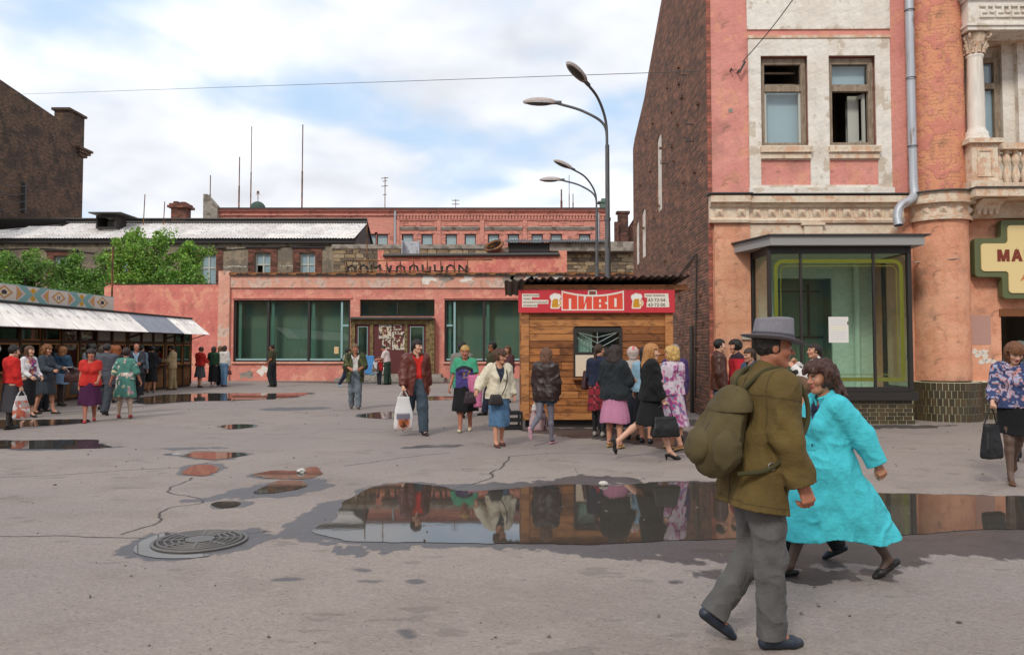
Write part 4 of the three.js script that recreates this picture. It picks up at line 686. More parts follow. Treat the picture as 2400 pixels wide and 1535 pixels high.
{
  const o = thing('roof_parapet', 'low red plastered parapet on the roof behind the pavilion letters', 'parapet', [0, 0, -45]);
  part(o, 'parapet_wall', merged([bb(-7.63, 5.3, -0.3, 3.12, 6.9, 0), bb(-7.63, 6.9, -0.3, -7.3, 7.16, 0), bb(2.66, 6.9, -0.3, 3.12, 7.16, 0)]), yardPink);
  part(o, 'gutter', merged([bar([-7.3, 6.86, 0.12], [2.7, 6.93, 0.12], 0.1, 8)]), leadMetal);
  const w = thing('rubble_wall', 'long rubble stone yard wall with plastered coping behind the pavilion', 'wall', [0, 0, -47]);
  const mort = std({ color: 0x8d7f6c, roughness: 1 });
  part(w, 'core', bb(-10.7, 5.0, -0.5, 7.2, 7.5, -0.05), mort);
  part(w, 'coping', bb(-10.7, 7.5, -0.55, -1.2, 7.76, 0.08), concrete); part(w, 'coping', bb(-1.1, 7.3, -0.5, 7.2, 7.52, 0.06), concrete);
  const r = rng(44);
  for (let y = 5.35; y < 7.5; y += 0.19 + 0.06 * r()) for (let x = -10.6; x < 7.0; ) { const l = 0.3 + 0.5 * r(), h = 0.16 + 0.08 * r(); const hid = x > -7.4 && x + l < 2.9 && y < 6.7; if (!hid) part(w, 'stone', stoneGeos[Math.floor(r() * 6)], stoneMats[Math.floor(r() * 5)], [x + l / 2, y, -0.06]).scale.set(l * 1.04, h * 1.12, 0.16); x += l + 0.02; }
  const sh = thing('tin_shed_roof', 'dark low shed with corrugated eave against the brick building', 'shed', [0, 0, -46.4]);
  part(sh, 'shed_board', bb(-0.2, 7.25, -0.5, 2.2, 7.8, 0), darkFrame); part(sh, 'shed_board', bb(2.2, 7.3, -0.4, 7.4, 7.85, 0.05), concrete);
  for (let i = 0; i < 3; i++) part(sh, 'roof_sheet', corrugated(2.0, 1.2, 0.16, 0.03), leadMetal, [0.6 + i * 1.95, 7.93, -0.2], [0.25, 0, 0]);
  const v = thing('duct_mouth', 'round rusty ventilation duct mouth lying on the roof', 'vent', [-1.05, 7.5, -45.6], -0.5);
  part(v, 'flange', new THREE.TorusGeometry(0.52, 0.09, 8, 28).rotateX(-0.9), rust, [0, 0.0, 0]); part(v, 'duct', new THREE.CylinderGeometry(0.46, 0.4, 0.8, 20, 1, true).rotateX(0.67).translate(0, -0.32, -0.2), rust);
  const bxn = thing('duct_box', 'open pale sheet metal box on the roof', 'vent', [-5.85, 7.3, -45.8]);
  part(bxn, 'side_sheet', merged([bb(-0.5, -0.5, -0.3, -0.46, 0.52, 0.3), bb(0.46, -0.5, -0.3, 0.5, 0.52, 0.3), bb(-0.46, -0.5, -0.3, 0.46, 0.52, -0.27)]), zinc);
}
// corrugated sheet lying in xz, waves across x
function corrugated(w, d, period, amp, rows = 1) {
  const nx = Math.max(4, Math.round(w / period * 6)), g = new THREE.PlaneGeometry(w, d, nx, rows); g.rotateX(-Math.PI / 2);
  const p = g.attributes.position, uv = g.attributes.uv;
  for (let i = 0; i < p.count; i++) { p.setY(i, Math.cos(p.getX(i) / period * 2 * Math.PI) * amp); uv.setXY(i, p.getX(i), p.getZ(i)); }
  g.computeVertexNormals();
  const b = g.clone(); b.translate(0, -0.008, 0); const ix = b.index.array; for (let i = 0; i < ix.length; i += 3) [ix[i], ix[i + 1]] = [ix[i + 1], ix[i]]; const n = b.attributes.normal; for (let i = 0; i < n.count; i++) n.setXYZ(i, -n.getX(i), -n.getY(i), -n.getZ(i));
  return mergeGeometries([g, b]);
}
const asbTex = (c0, seed) => colorTex(256, 256, (u, v, c) => { c[0] = c0[0]; c[1] = c0[1]; c[2] = c0[2]; mulc(c, 0.88 + 0.24 * fbm(u * 16 + seed, v * 16, 5, 16)); mixc(c, [126, 116, 108], sstep(0.6, 0.72, fbm(u * 8 + seed, v * 16 + 3, 5, 8)) * 0.55); }, 2);
const asbMats = [[226, 220, 214], [218, 212, 206], [230, 222, 214], [210, 202, 196]].map((c, i) => std({ map: asbTex(c, i * 5), roughness: 0.85 }));

// ---------------------------------------------------------------- old stone house with the pale corrugated roof
{
  const darkStone = plasterMat({ base: [134, 120, 102], alt: [118, 106, 92], under: [158, 140, 116], peel: 0.56, seed: 31, size: 6, dirty: 0.45, dirt: [60, 52, 46], bump: 0.04 });
  const qBrick = brickMat({ a: [134, 76, 58], b: [112, 66, 54], mortar: [110, 94, 80], size: 3.12, n: 512, seed: 6, soot: 0.35 });
  const B = thing('stone_house', 'old grey stone house under a long pale corrugated roof', 'house', [0, 0, -50]);
  const P = (n, g, m, p, r, l) => part(B, n, g, m, p, r, l);
  const wins = [[-19.68, 5.5, -18.66, 7.56], [-16.22, 5.9, -15.23, 7.6], [-13.39, 5.9, -12.41, 7.6], [-28.91, 5.6, -27.95, 7.4], [-25.2, 5.6, -24.2, 7.4]];
  P('front_wall', wallWith(rect(-38, 0, -10.0, 8.4), wins, 0.5), darkStone); P('end_wall', bb(-10.3, 0, -8, -9.98, 8.4, -0.5), darkStone);
  P('back_wall', bb(-38, 0, -8.4, -10, 8.4, -8), darkStone);
  for (const [x0, y0, x1, y1] of wins) {
    P('brick_surround', merged([bb(x0 - 0.42, y0, 0.002, x0, y1 + 0.05, 0.05), bb(x1, y0, 0.002, x1 + 0.42, y1 + 0.05, 0.05), bb(x0 - 0.42, y1 + 0.052, 0.002, x1 + 0.42, y1 + 0.32, 0.06)]), qBrick);
    P('lintel', bb(x0 - 0.55, y1 + 0.33, 0, x1 + 0.6, y1 + 0.42, 0.14), darkFrame);
    const xm = (x0 + x1) / 2, ym = (y0 + y1) / 2 + 0.15, w = P('window', merged([bb(x0, y0, -0.3, x0 + 0.1, y1, -0.18), bb(x1 - 0.1, y0, -0.3, x1, y1, -0.18), bb(x0 + 0.1, y1 - 0.1, -0.3, x1 - 0.1, y1, -0.18), bb(x0 + 0.1, y0, -0.3, x1 - 0.1, y0 + 0.1, -0.18), bb(xm - 0.05, y0 + 0.1, -0.29, xm + 0.05, y1 - 0.1, -0.19), bb(x0 + 0.1, ym - 0.05, -0.28, xm - 0.05, ym + 0.05, -0.19), bb(xm + 0.05, ym - 0.05, -0.28, x1 - 0.1, ym + 0.05, -0.19)]), innerWhite);
    for (const [a, b, c, d] of [[x0 + 0.1, y0 + 0.1, xm - 0.05, ym - 0.05], [xm + 0.05, y0 + 0.1, x1 - 0.1, ym - 0.05], [x0 + 0.1, ym + 0.05, xm - 0.05, y1 - 0.1], [xm + 0.05, ym + 0.05, x1 - 0.1, y1 - 0.1]]) if (!(x0 < -15 && x0 > -17 && a < xm - 0.1 && b < ym - 0.2)) part(w, 'pane', bb(a, b, -0.25, c, d, -0.245), phys({ color: 0x8fa3a8, roughness: 0.05, ior: 1.5 }));
    P('room', merged([bb(x0 - 0.2, y0 - 0.2, -1.6, x1 + 0.2, y1 + 0.2, -1.5)]), roomMat);
  }
  { const r = rng(12), m = std({ color: 0xb8b0a2, roughness: 1 }); for (const [x, y, n] of [[-18.2, 6.75, 8], [-14.6, 6.8, 6], [-17.6, 7.9, 5]]) for (let i = 0; i < n; i++) P('limewash_smear', bx(0.06 + 0.2 * r(), 0.05 + 0.1 * r(), 0.012, x + i * 0.19, y + 0.08 * (r() - 0.5), 0.003), m); }
  P('wall_cable', tube([[-36, 7.5, 0.06], [-30, 7.9, 0.06], [-24, 7.45, 0.06], [-16, 7.95, 0.06], [-10.2, 8.15, 0.06]], 0.025, 50, 5), darkFrame);
  // roof
  P('eave_board', bb(-38.2, 8.22, -0.2, -9.8, 8.5, 0.25), darkFrame);
  const slope = Math.atan2(1.62, 4.4), len = Math.hypot(1.62, 4.4), rowL = len / 4 + 0.12, cw = 1.12;
  const sg = corrugated(cw + 0.06, rowL, 0.186, 0.028); const r = rng(3);
  for (let k = 0; k < 4; k++) for (let i = 0; i < 26; i++) { const t = (k + 0.5) / 4, x = -9.9 - (i + 0.5) * cw; if (x < -37.6 + t * 8.0) continue; P('roof_sheet', sg, asbMats[Math.floor(r() * 4)], [x, 8.52 + t * 1.62 + 0.012 * (3 - k) * 0 + r() * 0.015, 0.45 - t * 4.4 - 0.1], [slope + (r() - 0.5) * 0.01, 0, 0]); }
  P('roof_back', bb(-37, -0.04, -2.6, -9.9, 0.04, 2.6), leadMetal, [0, 9.2, -6.2], [-0.5, 0, 0]);
  P('hip_roof', (() => { const g = new THREE.BufferGeometry(), v = [-38.2, 8.5, 0.3, -30.2, 10.1, -4.0, -38.2, 8.5, -8.3, -38.2, 8.5, 0.3, -36.6, 8.55, 0.3, -30.2, 10.1, -4.0]; g.setAttribute('position', new THREE.Float32BufferAttribute(v, 3)); g.setAttribute('uv', new THREE.Float32BufferAttribute([0, 0, 3, 4, 6, 0, 0, 0, 1, 0, 3, 4], 2)); g.computeVertexNormals(); return g; })(), asbMats[1]);
  P('ridge_cap', bar([-30.4, 10.18, -3.98], [-9.9, 10.2, -3.98], 0.11), leadMetal);
  P('gable_board', (() => { const s = new THREE.Shape([[-0.25, 8.3], [-4.1, 10.1], [-8, 8.3]].map((p) => new THREE.Vector2(p[0], p[1]))); const g = new THREE.ExtrudeGeometry(s, { depth: 0.06, bevelEnabled: false }); g.rotateY(-Math.PI / 2); g.translate(-10.02, 0, 0); return g; })(), darkFrame);
  const dm = P('dormer', merged([bb(-27.1, 9.4, -2.9, -27.0, 10.25, -1.5), bb(-25.9, 9.4, -2.9, -25.8, 10.25, -1.5), bb(-27.0, 10.1, -1.62, -25.9, 10.25, -1.5), bb(-27.0, 9.35, -1.6, -25.9, 9.5, -1.5)]), darkFrame); part(dm, 'dormer_roof', bx(2.1, 0.07, 2.6, -26.3, 10.36, -2.3), leadMetal, [0, 0, 0], [0, 0, -0.0]); part(dm, 'dormer_opening', bb(-27, 9.5, -2.9, -25.9, 10.1, -2.8), roomMat);
  const ch = P('chimney', merged([bb(-23.3, 9.6, -4.9, -22.3, 11.2, -4.0)]), qBrick); part(ch, 'chimney_crown', merged([bb(-23.5, 11.2, -5.1, -22.1, 11.36, -3.8), bb(-23.4, 11.362, -5.0, -22.2, 11.5, -3.9), bb(-23.2, 11.5, -4.8, -22.9, 11.66, -4.1), bb(-22.7, 11.5, -4.8, -22.4, 11.62, -4.1)]), qBrick);
  for (const [x, y] of [[-24.9, 12.0], [-23.55, 11.5]]) P('roof_rod', bar([x, 9.6, -3.4], [x + 0.08, y, -3.4], 0.03), rust);
}
// ---------------------------------------------------------------- long pink brick factory block far behind
{
  const pinkBrick = brickMat({ a: [206, 138, 120], b: [192, 124, 108], mortar: [180, 132, 118], size: 6.24, n: 1024, soot: 0.25, seed: 15, paint: 0.75, paintC: [212, 144, 126], dark: [112, 78, 68] });
  const B = thing('factory_block', 'long pink painted brick block with small windows and dentil cornice', 'building', [0, -0.48, -80]);
  B.scale.setScalar(1.29); // a large block
  const P = (n, g, m, p, r, l) => part(B, n, g, m, p, r, l);
  const wx = [-10.9, -8.68, -6.62, -4.9 + 0.2, -2.62 + 0.1, -0.6 + 0.2, 1.35, 3.0 + 0.1, 5.6], wins = [];
  const pxs = [880, 940, 986, 1043, 1088, 1143, 1190, 1246, 1291, 1358, 852].map((p) => [(p - 1200) / 1867 * 62, (p + 27 - 1200) / 1867 * 62]);
  for (const [a, b] of pxs) wins.push([a, 8.9, b, 10.55]);
  P('front_wall', wallWith(rect(-23.3, 0, 7.5, 12.5), wins, 0.4), pinkBrick);
  P('side_return', bb(-23.3, 0, -8, -22.9, 12.5, -0.4), pinkBrick); P('side_return', bb(7.1, 0, -8, 7.5, 12.5, -0.4), pinkBrick);
  for (const [x0, y0, x1, y1] of wins) { const w = P('window', merged([bb(x0, y0, -0.3, x0 + 0.07, y1, -0.2), bb(x1 - 0.07, y0, -0.3, x1, y1, -0.2), bb(x0, y1 - 0.07, -0.29, x1, y1, -0.19)]), maroon); part(w, 'pane', bb(x0 + 0.07, y0, -0.26, x1 - 0.07, y1 - 0.07, -0.25), phys({ color: 0x9db0b0, roughness: 0.08, ior: 1.5 })); P('window_arch', bb(x0 - 0.12, y1, 0.0, x1 + 0.12, y1 + 0.13, 0.06), pinkBrick); }
  P('parapet_course', bb(-23.4, 12.3, 0.0, 7.55, 12.5, 0.18), pinkBrick); P('cornice_course', bb(-9.0, 11.62, 0.0, 7.52, 11.7, 0.1), pinkBrick);
  P('corbel_course', bb(-23.35, 11.98, 0, 7.5, 12.06, 0.14), pinkBrick);
  const dg = bx(0.16, 0.26, 0.12); for (let i = 0; i < 66; i++) P('dentil', dg, pinkBrick, [-8.9 + i * 0.25, 11.85, 0.06]);
  for (const [a, b] of [[925 + 10, 1022], [1032, 1122], [1134, 1225], [1235, 1395]]) { const x0 = (a - 1200) / 1867 * 62, x1 = (b - 1200) / 1867 * 62; P('hood_mould', merged([bb(x0, 11.0, 0, x1, 11.1, 0.16), bb(x0 + 0.05, 10.86, 0, x1 - 0.05, 11.0, 0.09)]), concrete); P('pilaster', bb(x0 - 0.3, 8.5, 0, x0, 11.6, 0.08), pinkBrick); for (let k = 0; k < 2; k++) { const c = x0 + (x1 - x0) * (0.27 + 0.46 * k); P('recess_frame', merged([bb(c - 0.5, 11.2, 0, c + 0.5, 11.24, 0.05), bb(c - 0.5, 11.52, 0, c + 0.5, 11.56, 0.05), bb(c - 0.54, 11.2, 0, c - 0.5, 11.56, 0.05), bb(c + 0.5, 11.2, 0, c + 0.54, 11.56, 0.05)]), pinkBrick); } }
  P('drainpipe', bar([-9.15, 8, 0.12], [-9.15, 12.4, 0.12], 0.09, 8), zinc); P('drainpipe', bar([6.75, 8, 0.12], [6.75, 12.2, 0.12], 0.09, 8), zinc);
  const tin = plasterMat({ base: [164, 108, 98], alt: [150, 98, 90], under: [176, 132, 116], peel: 0.66, seed: 41, size: 6, n: 256, dirty: 0.2, bump: 0.002 });
  P('tin_roof', (() => { const g = bx(30.9, 0.06, 4, 0, 0, 0); return g; })(), tin, [-7.9, 12.75, -1.7], [0.16, 0, 0]);
  P('roof_gutter', bb(-23.5, 12.5, 0, 7.6, 12.58, 0.3), leadMetal);
  for (let i = 0; i < 40; i++) P('roof_seam', bx(0.03, 0.05, 3.9), tin, [-22.8 + i * 0.78, 12.80, -1.7], [0.16, 0, 0]);
  P('gable_stub', (() => { const s = new THREE.Shape([[-24.05, 11.3], [-22.95, 11.3], [-22.95, 12.7], [-23.75, 13.6], [-24.05, 13.6]].map((p) => new THREE.Vector2(...p))); const g = new THREE.ExtrudeGeometry(s, { depth: 0.5, bevelEnabled: false }); return g; })(), concrete, null, null, 'broken pale gable end');
  P('roof_cowl', merged([bb(7.0, 12.5, -1.2, 7.6, 13.1, -0.4), bb(6.8, 13.1, -1.3, 7.7, 13.2, -0.3), bb(7.1, 13.2, -1.1, 7.5, 13.45, -0.5)]), std({ color: 0x5f7466, roughness: 0.8 }));
  const dome = P('roof_dome', new THREE.SphereGeometry(0.62, 18, 8, 0, 6.283, 0, Math.PI / 2), std({ color: 0x3c5044, roughness: 0.8 }), [-20.4, 12.75, -1.4]); part(dome, 'finial', merged([bar([0, 0.5, 0], [0, 1.5, 0], 0.03), bar([-0.18, 1.2, 0], [0.18, 1.2, 0], 0.025), cyl(0.1, 0.1, 0.14, 0, 1.35, 0)]), rust);
  const mast = (x, y, r0, label) => solo('roof_mast', label, 'antenna', merged([bar([0, 0, 0], [0, y - 12.8, 0], r0, 5), bar([0, 0, 0], [0, (y - 12.8) * 0.45, 0], r0 * 1.5, 5)]), rust, [x * 1.29, 12.8 * 1.29 - 0.48, -82.5]).scale.setScalar(1.29);
  mast(-24.44, 15.6, 0.04, 'short leaning rod above the broken pale gable'); mast(-22.1, 17.1, 0.045, 'rusty roof mast of middle height beside the dome'); mast(-21.15, 19.6, 0.035, 'thin tall roof mast just left of the dome finial'); mast(-17, 19.75, 0.045, 'tall roof mast standing alone right of the dome'); mast(4.0, 14.45, 0.06, 'stout short rust red pipe on the tin roof'); mast(4.63, 15.6, 0.025, 'thin aerial pole beside the stout pipe'); mast(4.94, 14.1, 0.035, 'shortest rod by the stout pipe on the tin roof');
  const ae = thing('tv_aerial', 'television aerial with short cross rods on the pink block', 'antenna', [-13.27, 15.9, -82.5]); ae.scale.setScalar(1.29); part(ae, 'mast', bar([0, 0, 0], [0, 2.75, 0], 0.035), rust); for (const [y, l] of [[2.65, 0.32], [2.4, 0.2], [2.0, 0.28], [1.3, 0.16]]) part(ae, 'rod', bar([-l, y, 0], [l * 0.8, y + 0.05, 0], 0.03), rust);
  const a2 = thing('tv_aerial', 'tiny twin rod aerial on the ridge of the pink block', 'antenna', [-5.88, 16.16, -82.5]); a2.scale.setScalar(1.29); part(a2, 'mast', bar([0, 0, 0], [0, 0.75, 0], 0.03), rust); for (const y of [0.35, 0.65]) part(a2, 'rod', bar([-0.3, y, 0], [0.3, y, 0], 0.03), rust);
}
// ---------------------------------------------------------------- tall dark brick block on the left, seen along its flank
{
  const dk = brickMat({ a: [112, 82, 62], b: [86, 68, 54], mortar: [98, 86, 74], soot: 0.4, seed: 19, size: 6.24, n: 1024, bump: 0.03, dark: [36, 32, 30] });
  const B = thing('brick_block', 'tall dark sooty brick block with corner chimney behind the trees', 'building', [-36, 0, 0]);
  const s = new THREE.Shape([[40, 0], [66.2, 0], [66.2, 19.2], [64.0, 19.6], [59, 20.1], [56, 20.4], [50, 21.0], [40, 22.0]].map((p) => new THREE.Vector2(...p)));
  const g = new THREE.ExtrudeGeometry(s, { depth: 0.5, bevelEnabled: false }); g.rotateY(Math.PI / 2); g.translate(-0.5, 0, 0); part(B, 'flank_wall', g, dk);
  part(B, 'end_wall', bb(-14, 0, -66.2, -0.5, 19.1, -65.7), dk);
  const ch = part(B, 'chimney', merged([bb(-1.2, 18.2, -66.2, 0.0 + 0.02, 20.9, -63.9)]), dk); part(ch, 'chimney_cap', bb(-1.35, 20.9, -66.4, 0.15, 21.1, -63.7), dk);
  part(B, 'corbel', merged([bb(-1, 17.6, -66.6, 0.12, 17.85, -65.4), bb(-1, 17.87, -66.9, 0.25, 18.1, -65.2), bb(-1, 18.12, -67.1, 0.35, 18.3, -65.0)]), dk);
  const wire = std({ color: 0x4c4a48, roughness: 0.8 });
  for (let k = 0; k < 4; k++) part(B, 'power_wire', tube([[0.4, 13.5 - k * 0.55, -58], [1.5, 12.7 - k * 0.6, -54], [3, 12.6 - k * 0.6, -50]], 0.03, 20, 4), wire);
  part(B, 'insulator_rack', bb(0, 11.5, -58.1, 0.3, 13.7, -57.9), leadMetal);
}
// distant chimneys between the blocks on the right
{
  const cb = brickMat({ a: [110, 66, 54], b: [92, 60, 50], mortar: [100, 80, 70], n: 256, seed: 2, size: 3.12 });
  const B = thing('far_brick_gable', 'far brick gable with ruined chimney stacks beyond the brick side wall', 'building', [0, 0, -70]);
  part(B, 'gable_wall', (() => { const s = new THREE.Shape([[8.9, 0], [14, 0], [14, 17], [11.5, 14.2], [9.2, 10.6]].map((p) => new THREE.Vector2(...p))); return new THREE.ExtrudeGeometry(s, { depth: 0.5, bevelEnabled: false }); })(), cb);
  part(B, 'chimney', bb(9.25, 9.6, 0.6, 10.1, 13.3, 1.3), cb); part(B, 'chimney', bb(8.85, 9.5, 1.4, 9.2, 12.5, 1.8), cb); part(B, 'chimney_crown', bb(9.1, 13.3, 0.5, 10.25, 13.5, 1.4), cb);
}

// ---------------------------------------------------------------- the other side of the street, behind the viewer, which the shop windows mirror
{
  const B = thing('street_house', 'long plain two storey plastered house across the street', 'house', [0, 0, 25]), och = plasterMat({ base: [176, 150, 116], alt: [166, 140, 108], under: [150, 128, 104], n: 256, seed: 51, size: 6 });
  const wins = []; for (let x = -57; x < 57; x += 3.8) wins.push([x, 1.4, x + 1.3, 3.5], [x, 5.4, x + 1.3, 7.5]);
  const g = wallWith(rect(-60, 0, 60, 9.6), wins, 0.5); g.rotateY(Math.PI); part(B, 'front_wall', g, och);
  part(B, 'back_wall', bb(-60, 0, 8, 60, 9.6, 8.4), och); part(B, 'roof', bb(-60, 9.6, -0.3, 60, 9.9, 8.5), leadMetal);
  const pg = bx(1.3, 2.1, 0.03), pm = phys({ color: 0x6d7a80, roughness: 0.05, ior: 1.5 }); for (const [a, b] of wins) part(B, 'pane', pg, pm, [-a - 0.65, b + 1.05, 0.2]);
}
// ---------------------------------------------------------------- wooden drinks kiosk
const kwTex = (() => { const n = 512; return colorTex(n, n, (u, v, c) => { const g = fbm(u * 4, v * 96, 5, 8), k = fbm(u * 8 + 3, v * 16, 5, 8); c[0] = 184; c[1] = 122; c[2] = 68; mulc(c, 0.78 + 0.4 * g); mixc(c, [112, 70, 38], sstep(0.56, 0.72, k) * 0.6); mixc(c, [206, 146, 90], sstep(0.62, 0.7, fbm(u * 8 + 31, v * 32 + 7, 5, 8)) * 0.4);
  const kx = u * 5 % 1 - 0.5, ky = v * 9 % 1 - 0.5, id = PERM[(Math.floor(u * 5) * 31 + Math.floor(v * 9) * 7) & 255]; if (id > 222) { const d = Math.hypot(kx * 1.2 + (id % 7 - 3) * 0.08, ky * 0.9); mixc(c, [70, 38, 20], 1 - sstep(0.03, 0.08, d)); } }, 1.6); })();
const kwBump = grayTex(256, 256, (u, v) => fbm(u * 4, v * 64, 5, 8), 1.6);
const kw = [0xffffff, 0xe8dcd0, 0xd2c4b8, 0xf4e8d8, 0xc0b2a6].map((c) => std({ map: kwTex, color: c, roughness: 0.62, bumpMap: kwBump, bumpScale: 0.004 }));
const roofSlate = std({ map: asbTex([112, 106, 102], 33), roughness: 0.9 });
{
  const K = thing('drinks_kiosk', 'orange varnished plank kiosk under a wavy grey roof with red sign', 'kiosk', [0.19, 0, -16.5]);
  const P = (n, g, m, p, r, l) => part(K, n, g, m, p, r, l);
  const r = rng(14), W = 3.14, y0 = 0.17, y1 = 2.40;
  P('floor_beam', bb(0.1, 0.0, -2.3, W - 0.1, 0.16, -0.12), darkFrame);
  for (const x of [0, W - 0.16]) P('corner_post', bb(x, y0, -0.12, x + 0.16, 2.84, 0.055), kw[0], null, null, 'upright corner post');
  P('back_wall', bb(0.02, y0, -2.4, W - 0.02, 2.84, -2.34), kw[2]);
  const row = 0.148; let k = 0;
  for (let y = y0; y < y1 - 0.02; y += row, k++) {
    const cut = y > 1.02 && y < 2.0, hi = Math.min(y + row - 0.012, y1);
    const put = (a, b) => { const g = bx(b - a, hi - y, 0.03, 0, 0, 0, r() * 9, r() * 9); const m = P('plank', g, kw[Math.floor(r() * 5)], [(a + b) / 2, (y + hi) / 2, 0.005 + r() * 0.006], [0.07, 0, (r() - 0.5) * 0.004]); return m; };
    if (cut) { const s = 0.16 + (r() < 0.4 ? 0.3 + r() * 0.4 : 0); if (s > 0.2) put(0.16, s - 0.006); put(s > 0.2 ? s : 0.16, 1.1); put(2.07, W - 0.16); }
    else if (r() < 0.45) { const s = 1.0 + r() * 1.2; put(0.16, s - 0.004); put(s + 0.004, W - 0.16); } else put(0.16, W - 0.16);
  }
  P('wall_lining', wallWith(rect(0.1, y0, W - 0.1, 2.84), [[1.1, 1.06, 2.07, 2.04]], 0.04), darkFrame, [0, 0, -0.03]);
  for (const x of [0.0, W]) for (let y = y0; y < 2.8; y += row) P('side_plank', bx(0.03, row - 0.012, 2.2, x, y + row / 2, -1.25, r() * 9, r() * 9), kw[Math.floor(r() * 5)]);
  // serving hatch
  P('hatch_frame', merged([bb(1.08, 1.02, -0.06, 1.15, 2.06, 0.045), bb(2.02, 1.02, -0.06, 2.09, 2.06, 0.045), bb(1.15, 1.99, -0.06, 2.02, 2.06, 0.045), bb(1.15, 1.5, -0.06, 2.02, 1.56, 0.045)]), darkFrame);
  P('hatch_grille', merged([...[0, 1, 2, 3].flatMap((i) => [bar([1.58, 1.62 + i * 0.12, 0.0], [1.15, 1.86 + i * 0.12 > 1.98 ? 1.98 : 1.86 + i * 0.12, 0.0], 0.009), bar([1.58, 1.62 + i * 0.12, 0.0], [2.02, 1.86 + i * 0.12 > 1.98 ? 1.98 : 1.86 + i * 0.12, 0.0], 0.009)]), bar([1.58, 1.56, 0.0], [1.58, 2.0, 0.0], 0.01)]), std({ color: 0x9aa59c, roughness: 0.5, metalness: 0.4 }));
  P('hatch_pane', bb(1.15, 1.56, -0.04, 2.02, 1.99, -0.036), glass);
  P('curtain', (() => { const g = new THREE.PlaneGeometry(0.32, 0.44, 24, 4), p = g.attributes.position; for (let i = 0; i < p.count; i++) p.setZ(i, 0.02 * Math.sin(p.getX(i) * 90)); g.computeVertexNormals(); return g; })(), std({ color: 0xa8c4b6, roughness: 0.9, side: THREE.DoubleSide }), [1.32, 1.78, -0.12]);
  P('hatch_board', bb(1.12, 1.06, 0.046, 1.6, 1.5, 0.062), std({ color: 0xd6c3aa, roughness: 0.8 }), null, null, 'cream board covering half of the serving hatch');
  P('hatch_shelf', bb(1.06, 1.0, 0.0, 2.12, 1.03, 0.24), kw[2]);
  P('inner_shelf', bb(1.0, 1.1, -1.2, 2.3, 1.15, -0.8), innerWhite); P('inner_wall', bb(0.1, 0.3, -1.8, W - 0.1, 2.8, -1.76), roomMat);
  // sign board
  const sign = P('sign_board', bb(-0.06, 2.37, 0.07, W + 0.03, 2.84, 0.12), std({ color: 0xb02a2e, roughness: 0.5 }), null, null, 'red painted sign board');
  const face = canvasTex(1600, 235, (c, w, h) => {
    c.fillStyle = '#c9303a'; c.fillRect(0, 0, w, h);
    c.fillStyle = '#e6dccb'; for (const [a, b, x1, y1_] of [[36, 40, 212, 76], [36, 76, 136, 112], [36, 104, 306, 144], [36, 140, 196, 178]]) c.fillRect(a, b, x1 - a, y1_ - b);
    c.fillStyle = '#57402c'; c.textBaseline = 'alphabetic'; c.font = 'bold 27px sans-serif'; c.fillText('ИРКУТСКИЙ', 48, 68); c.fillText('ПИВО-', 48, 103); c.fillText('БЕЗАЛКОГОЛЬНЫЙ', 48, 137, 250); c.fillText('КОМБИНАТ', 48, 171);
    c.fillStyle = '#e6dccb'; c.fillRect(1290, 38, 246, 42); c.fillRect(1318, 80, 222, 50); c.fillRect(1312, 128, 232, 50); c.fillStyle = '#4a3a2c'; c.font = 'bold 27px sans-serif'; c.fillText('НАШ ТЕЛЕФОН:', 1300, 69, 228); c.font = 'bold 46px sans-serif'; c.fillText('43·72·04', 1326, 122, 206); c.fillText('43·72·00', 1326, 171, 206);
    const mug = (x) => { c.lineJoin = 'round'; const path = () => { c.beginPath(); c.moveTo(x + 24, 92); c.lineTo(x + 12, 182); c.lineTo(x + 84, 182); c.lineTo(x + 76, 92); c.closePath(); }; const foam = () => { c.beginPath(); for (const [a, b, q] of [[22, 74, 22], [48, 66, 26], [80, 70, 24], [20, 92, 14]]) { c.moveTo(x + a + q, b); c.arc(x + a, b, q, 0, 6.3); } }; const handle = () => { c.beginPath(); c.arc(x + 84, 136, 24, -1.5, 1.7); };
      c.strokeStyle = '#e8e0d2'; c.fillStyle = '#e8e0d2'; c.lineWidth = 24; path(); c.fill(); c.stroke(); foam(); c.fill(); c.lineWidth = 14; foam(); c.stroke(); handle(); c.lineWidth = 30; c.stroke();
      c.strokeStyle = '#d99a1e'; c.lineWidth = 12; handle(); c.stroke(); c.fillStyle = '#d99a1e'; path(); c.fill(); c.strokeStyle = '#9c6a12'; c.lineWidth = 2.5; for (let i = 0; i < 5; i++) { c.beginPath(); c.moveTo(x + 28 + i * 11, 96); c.lineTo(x + 20 + i * 14, 178); c.stroke(); } c.beginPath(); c.moveTo(x + 18, 150); c.lineTo(x + 80, 150); c.stroke(); c.strokeStyle = '#a9a298'; c.lineWidth = 2; foam(); c.stroke(); c.fillStyle = '#efe9de'; foam(); c.fill(); };
    mug(326); mug(1158);
    // the big word in a curved top frame
    const top = (x) => 22 + 46 * (1 - ((x - 760) / 320) ** 2); c.fillStyle = '#e8ddd0'; c.beginPath(); c.moveTo(440, 212); for (let x = 440; x <= 1080; x += 10) c.lineTo(x, top(x) - 16); c.lineTo(1080, 212); c.closePath(); c.fill();
    c.fillStyle = '#b92c33'; 
    const blk = (a, b, fn) => { c.save(); c.beginPath(); c.moveTo(a, 200); for (let x = a; x <= b; x += 4) c.lineTo(x, top(x) + 2); c.lineTo(b, 200); c.closePath(); c.clip(); c.fillStyle = '#e24a30'; c.fillRect(a, 0, b - a, 230); c.fillStyle = '#e8ddd0'; fn(a, b - a); c.restore(); };
    blk(452, 602, (a, w2) => { c.fillRect(a + w2 * 0.42, 90, w2 * 0.16, 140); });
